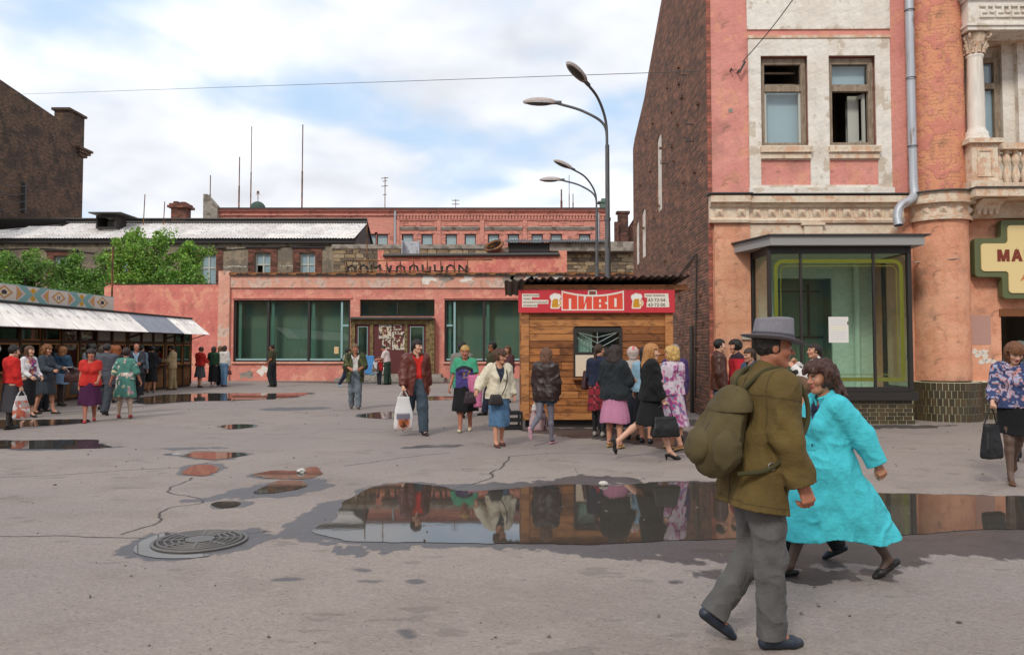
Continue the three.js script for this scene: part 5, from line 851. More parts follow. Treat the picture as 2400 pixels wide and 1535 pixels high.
    blk(612, 752, (a, w2) => { c.beginPath(); c.moveTo(a + w2 * 0.40, 60); c.lineTo(a + w2 * 0.60, 60); c.lineTo(a + w2 * 0.42, 150); c.closePath(); c.fill(); c.beginPath(); c.moveTo(a + w2 * 0.58, 120); c.lineTo(a + w2 * 0.60, 215); c.lineTo(a + w2 * 0.40, 215); c.closePath(); c.fill(); });
    blk(764, 908, (a, w2) => { c.fillRect(a + w2 * 0.42, 98, w2 * 0.14, 30); c.fillRect(a + w2 * 0.42, 150, w2 * 0.14, 30); c.beginPath(); c.moveTo(a + w2, 120); c.lineTo(a + w2 * 0.8, 136); c.lineTo(a + w2, 152); c.closePath(); c.fill(); });
    blk(918, 1068, (a, w2) => { c.fillRect(a + w2 * 0.42, 86, w2 * 0.16, 90); });
    c.fillStyle = '#e8ddd0'; c.beginPath(); c.roundRect(712, 4, 92, 56, 14); c.fill(); c.fillStyle = '#55402a'; c.fillRect(724, 14, 68, 36); c.fillStyle = '#a8402a'; c.fillRect(736, 22, 18, 20); c.fillRect(762, 22, 18, 20);
  });
  part(sign, 'sign_print', printPlane(3.22, 0.472), std({ map: face, roughness: 0.5 }), [W / 2 - 0.015, 2.605, 0.124]);
  P('roof_fascia', bb(0.05, 2.845, -2.4, W + 0.3, 2.95, 0.1), kw[2]); P('roof_beam', bb(0.02, 2.7, -2.3, W, 2.84, -0.14), kw[2]);
  for (let i = 0; i < 4; i++) P('roof_sheet', corrugated(1.0, 2.95, 0.15, 0.021), roofSlate, [0.17 + i * 0.93 - 0.02, 2.99 + i * 0.022, -1.12 + (i % 2) * 0.015], [-0.035, 0, 0.02 + (i === 0 ? 0.06 : 0)]);
}
// black plastic crate beside the kiosk
{
  const C = thing('plastic_crate', 'black plastic bottle crate on end beside the plank kiosk', 'crate', [-0.02, 0, -16.2], 0.2);
  const m = std({ color: 0x1c1d1d, roughness: 0.55 });
  for (const y of [0.02, 0.16, 0.3]) part(C, 'rail', merged([bb(-0.2, y, 0.13, 0.2, y + 0.06, 0.15), bb(-0.2, y, -0.15, 0.2, y + 0.06, -0.13), bb(-0.2, y, -0.13, -0.18, y + 0.06, 0.13), bb(0.18, y, -0.13, 0.2, y + 0.06, 0.13)]), m);
  part(C, 'base', bb(-0.19, 0.0, -0.14, 0.19, 0.02, 0.14), m); for (const [x, z] of [[-0.19, -0.14], [0.19, -0.14], [-0.19, 0.14], [0.19, 0.14]]) part(C, 'corner', bx(0.04, 0.36, 0.04, x, 0.18, z), m);
}
// ---------------------------------------------------------------- row of market stalls along the left
{
  const tinTex = (c0, s) => colorTex(256, 256, (u, v, c) => { c[0] = c0[0]; c[1] = c0[1]; c[2] = c0[2]; mulc(c, 0.9 + 0.2 * fbm(u * 8 + s, v * 8, 5, 8)); mixc(c, [150, 146, 146], sstep(0.6, 0.7, fbm(u * 16 + s, v * 4, 5, 8)) * 0.5); }, 2);
  const tin = [[244, 236, 226], [236, 228, 219], [248, 240, 230]].map((c, i) => std({ map: tinTex(c, i * 4), roughness: 0.55, metalness: 0.1 })), slate = std({ map: tinTex([136, 138, 146], 11), roughness: 0.6 });
  const stallWood = std({ map: oldWoodTex, color: 0x86705c, roughness: 0.8 }), stallBoard = [0xe0ac68, 0xc8985c, 0xe8b878].map((c) => std({ map: oldWoodTex, color: c, roughness: 0.8 })), bead = std({ color: 0xa8703a, roughness: 0.7 });
  const stallGlass = phys({ color: 0xb9c2b8, roughness: 0.03, transmission: 1, thickness: 0, ior: 1.5 }), frosted = std({ color: 0x8a8578, roughness: 0.5 }), inner = std({ color: 0x8a7a66, roughness: 1 });
  const XW = -13.8, r = rng(61);
  const band = canvasTex(2048, 256, (c, w, h) => {
    c.fillStyle = '#cfc1b4'; c.fillRect(0, 0, w, h);
    for (let i = 0; i < 5; i++) { const X = i * 440 - 60; // teal chevron pairs with ochre diamonds between
      c.fillStyle = '#7aa09c'; c.beginPath(); c.moveTo(X + 60, 0); c.lineTo(X + 130, 0); c.lineTo(X + 60, 128); c.lineTo(X + 130, 256); c.lineTo(X + 60, 256); c.lineTo(X, 128); c.closePath(); c.fill();
      c.beginPath(); c.moveTo(X - 60, 0); c.lineTo(X - 130, 0); c.lineTo(X - 60, 128); c.lineTo(X - 130, 256); c.lineTo(X - 60, 256); c.lineTo(X, 128); c.closePath(); c.fill();
      c.fillStyle = '#c4902e'; c.beginPath(); c.moveTo(X, 20); c.lineTo(X + 26, 68); c.lineTo(X, 124); c.lineTo(X - 26, 68); c.closePath(); c.fill(); c.beginPath(); c.moveTo(X, 132); c.lineTo(X + 26, 190); c.lineTo(X, 238); c.lineTo(X - 26, 190); c.closePath(); c.fill();
      for (const s of [1, -1]) { c.fillStyle = '#b8928e'; c.beginPath(); c.moveTo(X + s * 132, 14); c.lineTo(X + s * 74, 128); c.lineTo(X + s * 132, 242); c.closePath(); c.fill(); c.fillStyle = '#c4902e'; c.beginPath(); c.moveTo(X + s * 136, 14); c.lineTo(X + s * 94, 128); c.lineTo(X + s * 136, 242); c.lineTo(X + s * 120, 128); c.closePath(); c.fill(); }
      const D = X + 220; c.fillStyle = '#a88078'; c.beginPath(); c.moveTo(D, 24); c.lineTo(D + 66, 128); c.lineTo(D, 232); c.lineTo(D - 66, 128); c.closePath(); c.fill(); c.fillStyle = '#c4902e'; c.beginPath(); c.moveTo(D, 34); c.lineTo(D + 56, 128); c.lineTo(D, 222); c.lineTo(D - 56, 128); c.closePath(); c.fill(); c.fillStyle = '#d6c8ba'; c.beginPath(); c.moveTo(D, 56); c.lineTo(D + 40, 128); c.lineTo(D, 200); c.lineTo(D - 40, 128); c.closePath(); c.fill();
      c.fillStyle = '#3a2c24'; if (i % 2 === 1) { c.fillRect(D - 13, 98, 9, 62); c.fillRect(D + 4, 98, 9, 62); } else { c.beginPath(); c.moveTo(D - 20, 104); c.lineTo(D + 6, 96); c.lineTo(D + 20, 116); c.lineTo(D + 16, 158); c.lineTo(D - 18, 162); c.lineTo(D - 22, 130); c.closePath(); c.fill(); c.fillRect(D - 3, 84, 6, 10); } }
    c.fillStyle = '#7aa09c'; c.fillRect(0, 0, w, 12); c.fillRect(0, 244, w, 12);
  });
  function stall(zNear, zFar, label, roof, bays, withBand) { // zNear > zFar, both negative
    const K = thing('market_stall', label, 'stall', [XW, 0, 0], 0, 'market stalls in a row'), L = zNear - zFar, P = (n, g, m, p, q, l) => part(K, n, g, m, p, q, l);
    P('floor', bb(-2.0, 0, zFar, 0, 0.1, zNear), stallWood); P('back_wall', bb(-2.1, 0, zFar, -2.0, 2.85, zNear), inner); P('ceiling', bb(-2.0, 2.8, zFar, 0.0, 2.86, zNear), inner); P('end_wall', bb(-2.0, 0.1, zFar, 0.05, 2.8, zFar + 0.08), stallWood);
    P('end_wall', bb(-2.0, 0.1, zNear - 0.08, 0.05, 2.8, zNear), stallWood);
    const w = L / bays;
    for (let i = 0; i < bays; i++) {
      const a = zFar + 0.08 + i * (L - 0.16) / bays, b = a + (L - 0.16) / bays;
      if (i) P('post', bx(0.1, 2.7, 0.09, 0.02, 1.45, a), stallWood);
      for (let q = 0; q < 3; q++) P('front_board', bb(-0.02, 0.1 + q * 0.27, a + 0.05, 0.03, 0.36 + q * 0.27, b - 0.05), stallBoard[Math.floor(r() * 3)]);
      P('counter', bb(-0.35, 0.915, a + 0.045, 0.16, 0.955, b - 0.045), stallWood);
      P('transom_rail', bb(-0.03, 1.78, a + 0.045, 0.05, 1.86, b - 0.045), stallWood);
      const open = r() < 0.3, pn = P('stall_window', merged([bb(-0.01, 0.957, a + 0.046, 0.04, 1.0, b - 0.046), bb(-0.01, 1.74, a + 0.046, 0.04, 1.778, b - 0.046), bb(-0.01, 1.0, a + 0.046, 0.04, 1.74, a + 0.085), bb(-0.01, 1.0, b - 0.085, 0.04, 1.74, b - 0.046)]), bead);
      if (!open) part(pn, 'pane', bb(0.01, 1.0, a + 0.085, 0.014, 1.74, b - 0.085), stallGlass);
      const tn = P('transom_window', merged([bb(-0.01, 1.862, a + 0.046, 0.035, 1.89, b - 0.046), bb(-0.01, 2.2, a + 0.046, 0.035, 2.23, b - 0.046), bb(-0.01, 1.89, a + 0.046, 0.035, 2.2, a + 0.075), bb(-0.01, 1.89, b - 0.075, 0.035, 2.2, b - 0.046)]), r() < 0.5 ? bead : stallWood); part(tn, 'pane', bb(0.01, 1.89, a + 0.075, 0.016, 2.2, b - 0.075), r() < 0.6 ? frosted : stallGlass);
      const t = r(); if (t < 0.62) P('display_goods', (() => { const g = new THREE.PlaneGeometry((b - a) * 0.6, 0.5, 8, 6), p = g.attributes.position; for (let k = 0; k < p.count; k++) p.setZ(k, 0.05 * vn3(p.getX(k) * 6 + i, p.getY(k) * 6, i)); g.computeVertexNormals(); g.rotateY(Math.PI / 2); return g; })(), std({ color: [0xc9c6c0, 0x8e9aa0, 0xa08a3a, 0x7a4a4a, 0xb8b0a0][Math.floor(r() * 5)], roughness: 0.9, side: THREE.DoubleSide }), [-0.14, 1.42, (a + b) / 2]);
    }
    P('head_beam', bb(-0.04, 2.235, zFar + 0.08, 0.06, 2.3, zNear - 0.08), stallWood); P('head_board', bb(-0.04, 2.3, zFar + 0.08, 0.02, 2.8, zNear - 0.08), stallWood);
    // awning sheets, sloping out over the counter
    const n = Math.round(L / 1.0), sw = L / n, sl = Math.atan2(0.68, 0.8), ln = Math.hypot(0.68, 0.8) + 0.06;
    for (let i = 0; i < n; i++) { const g = roof === 'slate' ? bx(sw - 0.01, 0.02, ln) : corrugated(sw + 0.04, ln, 0.076, 0.012); g.rotateX(sl); g.rotateY(Math.PI / 2); P('awning_sheet', g, roof === 'slate' ? slate : tin[Math.floor(r() * 3)], [0.37, 2.56 + r() * 0.006, zFar + (i + 0.5) * sw]); }
    P('ridge_board', bb(-0.25, 2.865, zFar, 0.06, 2.93, zNear), darkFrame);
    for (const z of [zFar + 0.06, zNear - 0.1]) P('awning_strut', bar([0.03, 2.0, z], [0.7, 2.22, z], 0.02), darkFrame);
    if (withBand) { const bl = 12.2; const bd = P('painted_fascia', bb(-0.22, 2.94, -27.8, -0.14, 3.42, -27.8 + bl), stallWood, null, null, 'fascia board painted with teal and ochre diamonds'); part(bd, 'fascia_print', printPlane(bl, 0.48).rotateY(Math.PI / 2), std({ map: band, roughness: 0.8 }), [-0.136, 3.18, -27.8 + bl / 2]); }
  }
  stall(-15.0, -28.5, 'long dark wooden market stall with white tin awning and painted diamond fascia', 'tin', 13, true);
  stall(-28.52, -31.6, 'short dark market stall under a flat grey slate awning', 'slate', 3, false);
  stall(-31.62, -34.2, 'end market stall with white tin awning beside the pink wall', 'tin', 3, false);
  // shirt hanging outside a stall window
  const sh = thing('hanging_shirt', 'white shirt hung on the stall front above the queue', 'shirt', [-13.72, 1.12, -20.9], Math.PI / 2);
  const s = new THREE.Shape([[-0.3, 0], [0.3, 0], [0.28, 0.5], [0.36, 0.42], [0.44, 0.5], [0.26, 0.72], [0.1, 0.78], [0, 0.72], [-0.1, 0.78], [-0.26, 0.72], [-0.44, 0.5], [-0.36, 0.42], [-0.28, 0.5]].map((p) => new THREE.Vector2(...p))); part(sh, 'cloth', new THREE.ExtrudeGeometry(s, { depth: 0.03, bevelEnabled: true, bevelSize: 0.008, bevelThickness: 0.01, bevelSegments: 1 }), std({ color: 0xd4d2cf, roughness: 0.9 })); part(sh, 'hanger', tube([[-0.24, 0.73, 0.015], [0, 0.82, 0.015], [0.24, 0.73, 0.015]], 0.008, 10, 5), darkFrame);
}
// ---------------------------------------------------------------- street lamps with two arms
{
  const grey = std({ map: zincTex, color: 0x8f8a88, roughness: 0.6, metalness: 0.2 }), head = std({ map: zincTex, roughness: 0.6 }), bulb = std({ color: 0x4e4a40, roughness: 0.3 });
  const rustyHead = std({ roughness: 0.7, map: colorTex(256, 128, (u, v, c) => { c[0] = 196; c[1] = 194; c[2] = 192; mixc(c, [150, 84, 52], sstep(0.56, 0.66, fbm(u * 8 + 3, v * 8, 5, 8)) * 0.8); }, 0.7) });
  function lamp(x, z, label, arms, h) {
    const L = thing('street_lamp', label, 'street lamp', [x, 0, z], 0, 'double armed street lamps');
    part(L, 'pole', merged([new THREE.CylinderGeometry(0.075, 0.105, 5.2, 14).translate(0, 2.6, 0), new THREE.CylinderGeometry(0.058, 0.065, h - 5.2, 14).translate(0, 5.2 + (h - 5.2) / 2, 0), new THREE.CylinderGeometry(0.09, 0.09, 0.08, 14).translate(0, 5.22, 0)]), grey);
    for (const [dx, dz, top, tilt] of arms) {
      const l = Math.hypot(dx, dz), u = [dx / l, dz / l];
      part(L, 'arm', tube([[0, h - 0.1, 0], [u[0] * 0.08, h + (top - h) * 0.45, u[1] * 0.08], [u[0] * l * 0.45, top - 0.28, u[1] * l * 0.45], [dx, top, dz]], 0.038, 26, 9), grey);
      const H = part(L, 'lamp_head', (() => { const g = new THREE.SphereGeometry(0.5, 18, 10, 0, 6.283, 0, Math.PI / 2); g.scale(0.98, 0.26, 0.3); const q = new THREE.CylinderGeometry(0.475, 0.45, 0.05, 18); q.scale(1.03, 1, 0.316); q.translate(0, -0.02, 0); return merged([g, q]); })(), rustyHead, [dx + u[0] * 0.46, top + 0.02 + Math.sin(tilt) * 0.46, dz + u[1] * 0.46]);
      H.rotation.order = 'YXZ'; H.rotation.y = Math.atan2(-u[1], u[0]); H.rotation.z = tilt;
      part(H, 'diffuser', new THREE.SphereGeometry(0.3, 14, 8).scale(1.25, 0.22, 0.4), bulb, [0.02, -0.04, 0]);
      part(H, 'neck', new THREE.CylinderGeometry(0.055, 0.055, 0.24, 10).rotateZ(Math.PI / 2), grey, [-0.5, -0.01, 0]);
    }
  }
  lamp(2.66, -22, 'grey double armed street lamp rising right behind the plank kiosk', [[-0.66, 0.85, 8.78, 0.3], [-1.42, -0.2, 8.55, 0.06]], 7.3);
  lamp(3.6, -33.6, 'grey double armed street lamp standing farther behind the kiosk by the pavilion', [[-1.1, 0.7, 9.1, 0.24], [-1.5, -0.3, 8.84, 0.03]], 7.5);
  // overhead wires
  const wireM = std({ color: 0x55504e, roughness: 0.7 });
  solo('overhead_wire', 'long thin wire slung across the sky to the corner building', 'wire', bar([-35.9, 20.0, -57], [5.3, 8.19, -18.5], 0.009, 5), wireM);
  solo('overhead_wire', 'short wire climbing from the hook on the pink facade', 'wire', tube([[5.42, 8.35, -18.42], [5.9, 8.9, -17.6], [6.6, 10.0, -15.5]], 0.012, 20, 5), wireM);
}
// ---------------------------------------------------------------- young maples and weeds
const leafMats = [0x6a9a3c, 0x78a840, 0x5e8a38, 0x84b44c].map((c) => phys({ color: c, roughness: 0.75, transmission: 0.3, thickness: 0, side: THREE.DoubleSide, vertexColors: true }));
const bark = std({ color: 0x4a4036, roughness: 0.95 });
function leafMesh(centres, r, size, n) {
  const pos = [], col = [], nor = [], uv = [], v = new THREE.Vector3(), e = new THREE.Euler(), c = new THREE.Vector3();
  for (const [cx, cy, cz, rad, cnt] of centres) for (let i = 0; i < cnt * n; i++) {
    let x, y, z; do { x = r() * 2 - 1; y = r() * 2 - 1; z = r() * 2 - 1; } while (x * x + y * y + z * z > 1);
    const k = 0.35 + 0.65 * Math.sqrt(x * x + y * y + z * z); c.set(cx + x * rad * k, cy + y * rad * k * 0.8, cz + z * rad * k);
    e.set(r() * 6.3, r() * 6.3, r() * 6.3); const s = size * (0.45 + 1.0 * r()), tone = 0.7 + 0.6 * r(), yl = 0.9 + 0.5 * r();
    for (const [a, b, w] of [[0, 0, 0], [0.5, 0.42, 0.06], [1, 0, 0], [0, 0, 0], [1, 0, 0], [0.5, -0.42, 0.06]]) { v.set((a - 0.5) * s, b * s, w * s).applyEuler(e).add(c); pos.push(v.x, v.y, v.z); col.push(tone * yl, tone, tone * 0.8); uv.push(a, b); }
    v.set(0, 0, -1).applyEuler(e); for (let q = 0; q < 6; q++) nor.push(v.x, v.y, v.z);
  }
  const g = new THREE.BufferGeometry(); g.setAttribute('position', new THREE.Float32BufferAttribute(pos, 3)); g.setAttribute('normal', new THREE.Float32BufferAttribute(nor, 3)); g.setAttribute('color', new THREE.Float32BufferAttribute(col, 3)); g.setAttribute('uv', new THREE.Float32BufferAttribute(uv, 2)); return g;
}
function tree(x, z, h, w, seed, label, mat, dens = 1) {
  const r = rng(seed), T = thing('maple_tree', label, 'tree', [x, 0, z], 0, 'young maples behind the stalls'), wood = [], centres = [];
  const stems = 3 + Math.floor(r() * 3);
  for (let s = 0; s < stems; s++) {
    const a = s / stems * 6.283 + r(), sp = w * (0.15 + 0.35 * r()), top = h * (0.78 + 0.22 * r()), tx = Math.cos(a) * sp, tz = Math.sin(a) * sp * 0.7;
    wood.push(tube([[0, 0, 0], [tx * 0.25, top * 0.35, tz * 0.25], [tx * 0.7, top * 0.7, tz * 0.7], [tx, top * 0.97, tz]], 0.055, 14, 5));
    for (let k = 0; k < 9; k++) { const t = 0.36 + 0.6 * k / 9, bx0 = tx * t, bz0 = tz * t, by = top * t, ang = a + (r() - 0.5) * 4.5, bl = w * (0.62 - 0.38 * t) * (0.5 + 0.6 * r()); const ex = bx0 + Math.cos(ang) * bl, ez = bz0 + Math.sin(ang) * bl * 0.8, ey = by + 0.35 + 0.7 * r();
      wood.push(tube([[bx0, by, bz0], [(bx0 + ex) / 2, by + 0.1, (bz0 + ez) / 2], [ex, Math.min(ey, h), ez]], 0.022, 6, 4));
      for (let q = 0; q < 3; q++) { const f = 0.45 + 0.3 * q; centres.push([lerp(bx0, ex, f) + (r() - 0.5) * 0.3, lerp(by, ey, f) + 0.1, lerp(bz0, ez, f) + (r() - 0.5) * 0.3, 0.32 + 0.3 * r(), 0.8 + 0.5 * r()]); } }
    for (let k = 0; k < 4; k++) centres.push([tx + (r() - 0.5) * 0.2, top * (0.86 + 0.05 * k), tz, 0.26 - 0.04 * k, 0.5]); // leading shoots
  }
  part(T, 'trunk', merged(wood), bark);
  part(T, 'crown', leafMesh(centres, r, 0.125, 110 * dens), mat);
}
tree(-19.2, -43.4, 8.7, 4.2, 3, 'largest bright green maple above the pink yard wall', leafMats[1], 1.15);
tree(-17.9, -42.6, 6.5, 2.3, 14, 'lower leafy maple leaning over the right end of the pink yard wall', leafMats[0]);
tree(-20.6, -42.8, 6.9, 3.2, 25, 'dense maple just left of the largest one', leafMats[3]);
tree(-23.4, -44, 6.8, 3.2, 36, 'small maple behind the thin rusty post', leafMats[0]);
tree(-25.6, -43, 6.4, 3.2, 47, 'thin crowned maple between two others behind the painted fascia', leafMats[2]);
tree(-27.8, -43.6, 7.8, 3.6, 58, 'tall leafy maple over the near end of the painted fascia', leafMats[1]);
tree(-30.6, -43, 7.0, 3.4, 69, 'spreading maple at the edge of the dark brick block', leafMats[3]);
tree(-22.0, -40.8, 5.0, 2.4, 81, 'low bushy maple close behind the stall roof', leafMats[2]);
tree(-26.8, -40.4, 5.2, 3.0, 92, 'short round maple behind the stall fascia', leafMats[0]);
// weeds on the pavilion steps
{
  const W = thing('weed_clump', 'green weeds growing on the steps by the maroon door', 'plant', [-4.75, 0.34, -39.35]), r = rng(8), st = [];
  for (let i = 0; i < 9; i++) st.push(tube([[(r() - 0.5) * 0.5, 0, (r() - 0.5) * 0.2], [(r() - 0.5) * 0.9, 0.35, (r() - 0.5) * 0.3], [(r() - 0.5) * 1.1, 0.5 + 0.4 * r(), (r() - 0.5) * 0.3]], 0.01, 6, 4));
  part(W, 'stem', merged(st), leafMats[2]); st[0] && 0;
  part(W, 'leaves', leafMesh(Array.from({ length: 16 }, () => [(r() - 0.5) * 1.1, 0.15 + 0.6 * r(), (r() - 0.5) * 0.3, 0.16, 1]), r, 0.1, 26), leafMats[3]);
}
// ---------------------------------------------------------------- people
const weave = grayTex(256, 256, (u, v) => 0.6 * fbm(u * 8, v * 8, 5, 8) + 0.2 * vn2(u * 128, v * 128, 128) + 0.2, 0.35);
const bodyMat = phys({ vertexColors: true, roughness: 0.55, sheen: 0.1 });
const clothMat = phys({ vertexColors: true, roughness: 0.92, bumpMap: weave, bumpScale: 0.006 });
const leatherMat = phys({ vertexColors: true, roughness: 0.42, bumpMap: weave, bumpScale: 0.006 });
const crinkle = grayTex(256, 256, (u, v) => { const a = fbm(u * 16, v * 8, 5, 8), b = fbm(u * 32 + 3, v * 32, 5, 8); return 0.6 * (1 - Math.abs(2 * a - 1) * 1.8) + 0.4 * b; }, 0.4);
const coatMat = phys({ vertexColors: true, roughness: 0.95, bumpMap: crinkle, bumpScale: 0.004 });
const hairMat = phys({ vertexColors: true, roughness: 0.6, bumpMap: grayTex(256, 128, (u, v) => fbm(u * 64, v * 4, 4, 8), 0.3), bumpScale: 0.006 });
const shoeMat = phys({ vertexColors: true, roughness: 0.5 });
const V = (x, y, z) => new THREE.Vector3(x, y, z);

// canonical head, centre of the skull at the origin, looking along +z
function headField(f) {
  const jw = f ? 0.052 : 0.058, no = f ? 0.9 : 1.06;
  return (x, y, z) => {
    const ax = Math.abs(x);
    let d = ell(x, y, z, 0, 0.03, -0.014, 0.075, 0.087, 0.095);
    d = smin(d, ell(x, y, z, 0, -0.034, 0.018, jw, 0.074, 0.068), 0.03);
    d = smin(d, Math.hypot(x, y + 0.095, z - 0.058) - 0.021, 0.03);
    d = smin(d, Math.hypot(ax - 0.04, y + 0.018, z - 0.052) - 0.027, 0.025);
    d = smin(d, cap([-0.034, 0.026, 0.07, 0.034, 0.026, 0.07, 0.015, 0.015], x, y, z), 0.018);
    d = smin(d, cap([ax > 0 ? 0.05 : 0.05, -0.055, 0.0, 0.02, -0.09, 0.05, 0.018, 0.016], ax, y, z), 0.03);
    d = -smin(-d, Math.hypot(ax - 0.031, y - 0.007, z - 0.096) - 0.017, 0.012);
    d = smin(d, Math.hypot(ax - 0.031, y - 0.006, z - 0.0715) - 0.0125, 0.003);
    d = smin(d, cap([0, 0.014, 0.083, 0, -0.02, 0.083 + 0.022 * no, 0.0075, 0.0125], x, y, z), 0.012);
    d = smin(d, Math.hypot(ax - 0.011, y + 0.024, z - 0.09) - 0.009, 0.008);
    d = smin(d, cap([-0.017, -0.05, 0.079, 0.017, -0.05, 0.079, 0.007, 0.007], x, y, z), 0.008);
    d = smin(d, cap([-0.014, -0.061, 0.078, 0.014, -0.061, 0.078, 0.008, 0.008], x, y, z), 0.008);
    d = smin(d, ell(ax, y, z, 0.076, -0.002, -0.012, 0.011, 0.031, 0.019), 0.008);
    d = smin(d, cap([0, -0.06, -0.02, 0, -0.14, -0.03, 0.05, 0.054], x, y, z), 0.03);
    return d;
  };
}
const headCache = new Map();
function headMesh(f, cell) { const k = f + '_' + cell; if (!headCache.has(k)) headCache.set(k, meshField(headField(f), [-0.1, -0.15, -0.13], [0.1, 0.13, 0.13], cell, 0.01)); return headCache.get(k); }
// canonical left hand: wrist at the origin, fingers along -y, thumb towards +z, palm towards -x
const handCache = new Map();
function handMesh(grip, cell) {
  const k = grip + '_' + cell; if (handCache.has(k)) return handCache.get(k);
  const L = [[0, 0.03, -0.012, 0, -0.02, -0.014, 0.024, 0.022], [0, 0.03, 0.012, 0, -0.02, 0.014, 0.024, 0.022]], zs = [0.031, 0.0105, -0.0105, -0.03], ln = [0.95, 1.06, 1.0, 0.8];
  zs.forEach((z, i) => {
    L.push([0, -0.015, z * 0.6, 0.003, -0.088 + Math.abs(i - 1.2) * 0.003, z, 0.016, 0.0125]);
    let x = 0.003, y = -0.088 + Math.abs(i - 1.2) * 0.003, a = 0; const q = 10 + 78 * grip + i * 3;
    for (const [l, rr, g] of [[0.042, 0.0105, q], [0.027, 0.0095, q * 1.1], [0.022, 0.0085, q * 0.6]]) { a += g * RAD; const nx = x - Math.sin(a) * l * ln[i], ny = y - Math.cos(a) * l * ln[i]; L.push([x, y, z * (1 + 0.05 * (1 - grip)), nx, ny, z * (1 + 0.08 * (1 - grip)), rr, rr * 0.92]); x = nx; y = ny; }
  });
  const t = grip;
  L.push([0, -0.02, 0.02, -0.012 - 0.006 * t, -0.055, 0.043 - 0.004 * t, 0.016, 0.013], [-0.012 - 0.006 * t, -0.055, 0.043 - 0.004 * t, -0.022 - 0.022 * t, -0.086, 0.05 - 0.016 * t, 0.012, 0.0105], [-0.022 - 0.022 * t, -0.086, 0.05 - 0.016 * t, -0.028 - 0.03 * t, -0.11 + 0.012 * t, 0.047 - 0.03 * t, 0.0105, 0.009]);
  const [lo, hi] = boundsOf(L, 0.01), m = meshField(capsField(L, 0.008), lo, hi, cell, 0.008); handCache.set(k, m); return m;
}
function placed(m, mat4, flip, color, scale = 1) {
  const P = new Float32Array(m.P.length), N = new Float32Array(m.N.length), v = V(0, 0, 0), nm = new THREE.Matrix3().getNormalMatrix(mat4), L = m.P;
  for (let i = 0; i < P.length; i += 3) { v.set((flip ? -1 : 1) * m.P[i] * scale, m.P[i + 1] * scale, m.P[i + 2] * scale).applyMatrix4(mat4); P[i] = v.x; P[i + 1] = v.y; P[i + 2] = v.z; v.set((flip ? -1 : 1) * m.N[i], m.N[i + 1], m.N[i + 2]).applyMatrix3(nm).normalize(); N[i] = v.x; N[i + 1] = v.y; N[i + 2] = v.z; }
  const I = flip ? m.I.map((_, i) => m.I[i - (i % 3) + [0, 2, 1][i % 3]]) : m.I;
  return { P, N, I, L, color };
}
const frame = (o, x, y, z) => new THREE.Matrix4().makeBasis(x, y, z).setPosition(o);

// patterns for cloth: functions of the place on the body, giving linear rgb
const solid = (hex, v = 0.06, s = 1) => { const c = lin(hex); return (x, y, z) => { const k = 1 + v * (vn3(x * 14 * s, y * 14 * s, z * 14 * s) - 0.5) * 2; return [c[0] * k, c[1] * k, c[2] * k]; }; };
const floral = (base, list, freq = 11, cover = 0.55) => { const B = lin(base), C = list.map(lin); return (x, y, z) => { const n = vn3(x * freq + 40, y * freq + 40, z * freq + 40), k = vn3(x * freq * 0.6 + 9, y * freq * 0.6 + 70, z * freq * 0.6 + 3), f = vn3(x * freq * 2.2, y * freq * 2.2, z * freq * 2.2); if (n + 0.25 * (f - 0.5) > cover) return C[Math.floor(k * 2.99 * C.length) % C.length]; return f > 0.78 ? C[Math.floor(k * 7) % C.length] : B; }; };
const stripes = (a, b, w, axis = 1, part_ = 0.5) => { const A = lin(a), B = lin(b); return (x, y, z) => ((((axis === 1 ? y : x + z) / w) % 1 + 1) % 1 < part_ ? A : B); };
const plaid = (a, b, c, w) => { const A = lin(a), B = lin(b), C = lin(c); return (x, y, z) => { const u = (((Math.atan2(x, z) * 0.2) / w) % 1 + 1) % 1, v = ((y / w) % 1 + 1) % 1; return u < 0.18 && v < 0.18 ? C : u < 0.22 || v < 0.22 ? B : A; }; };
const camo = floral('#3f4626', ['#2a2f1c', '#565a34', '#3a3220'], 9, 0.5);
const byY = (list) => (x, y, z) => { for (const [t, f] of list) if (y > t) return f(x, y, z); return list[list.length - 1][1](x, y, z); };

const SKIN = { mid: '#c08a6c', pale: '#cf9f84', red: '#b0725a', dark: '#9a6648' };

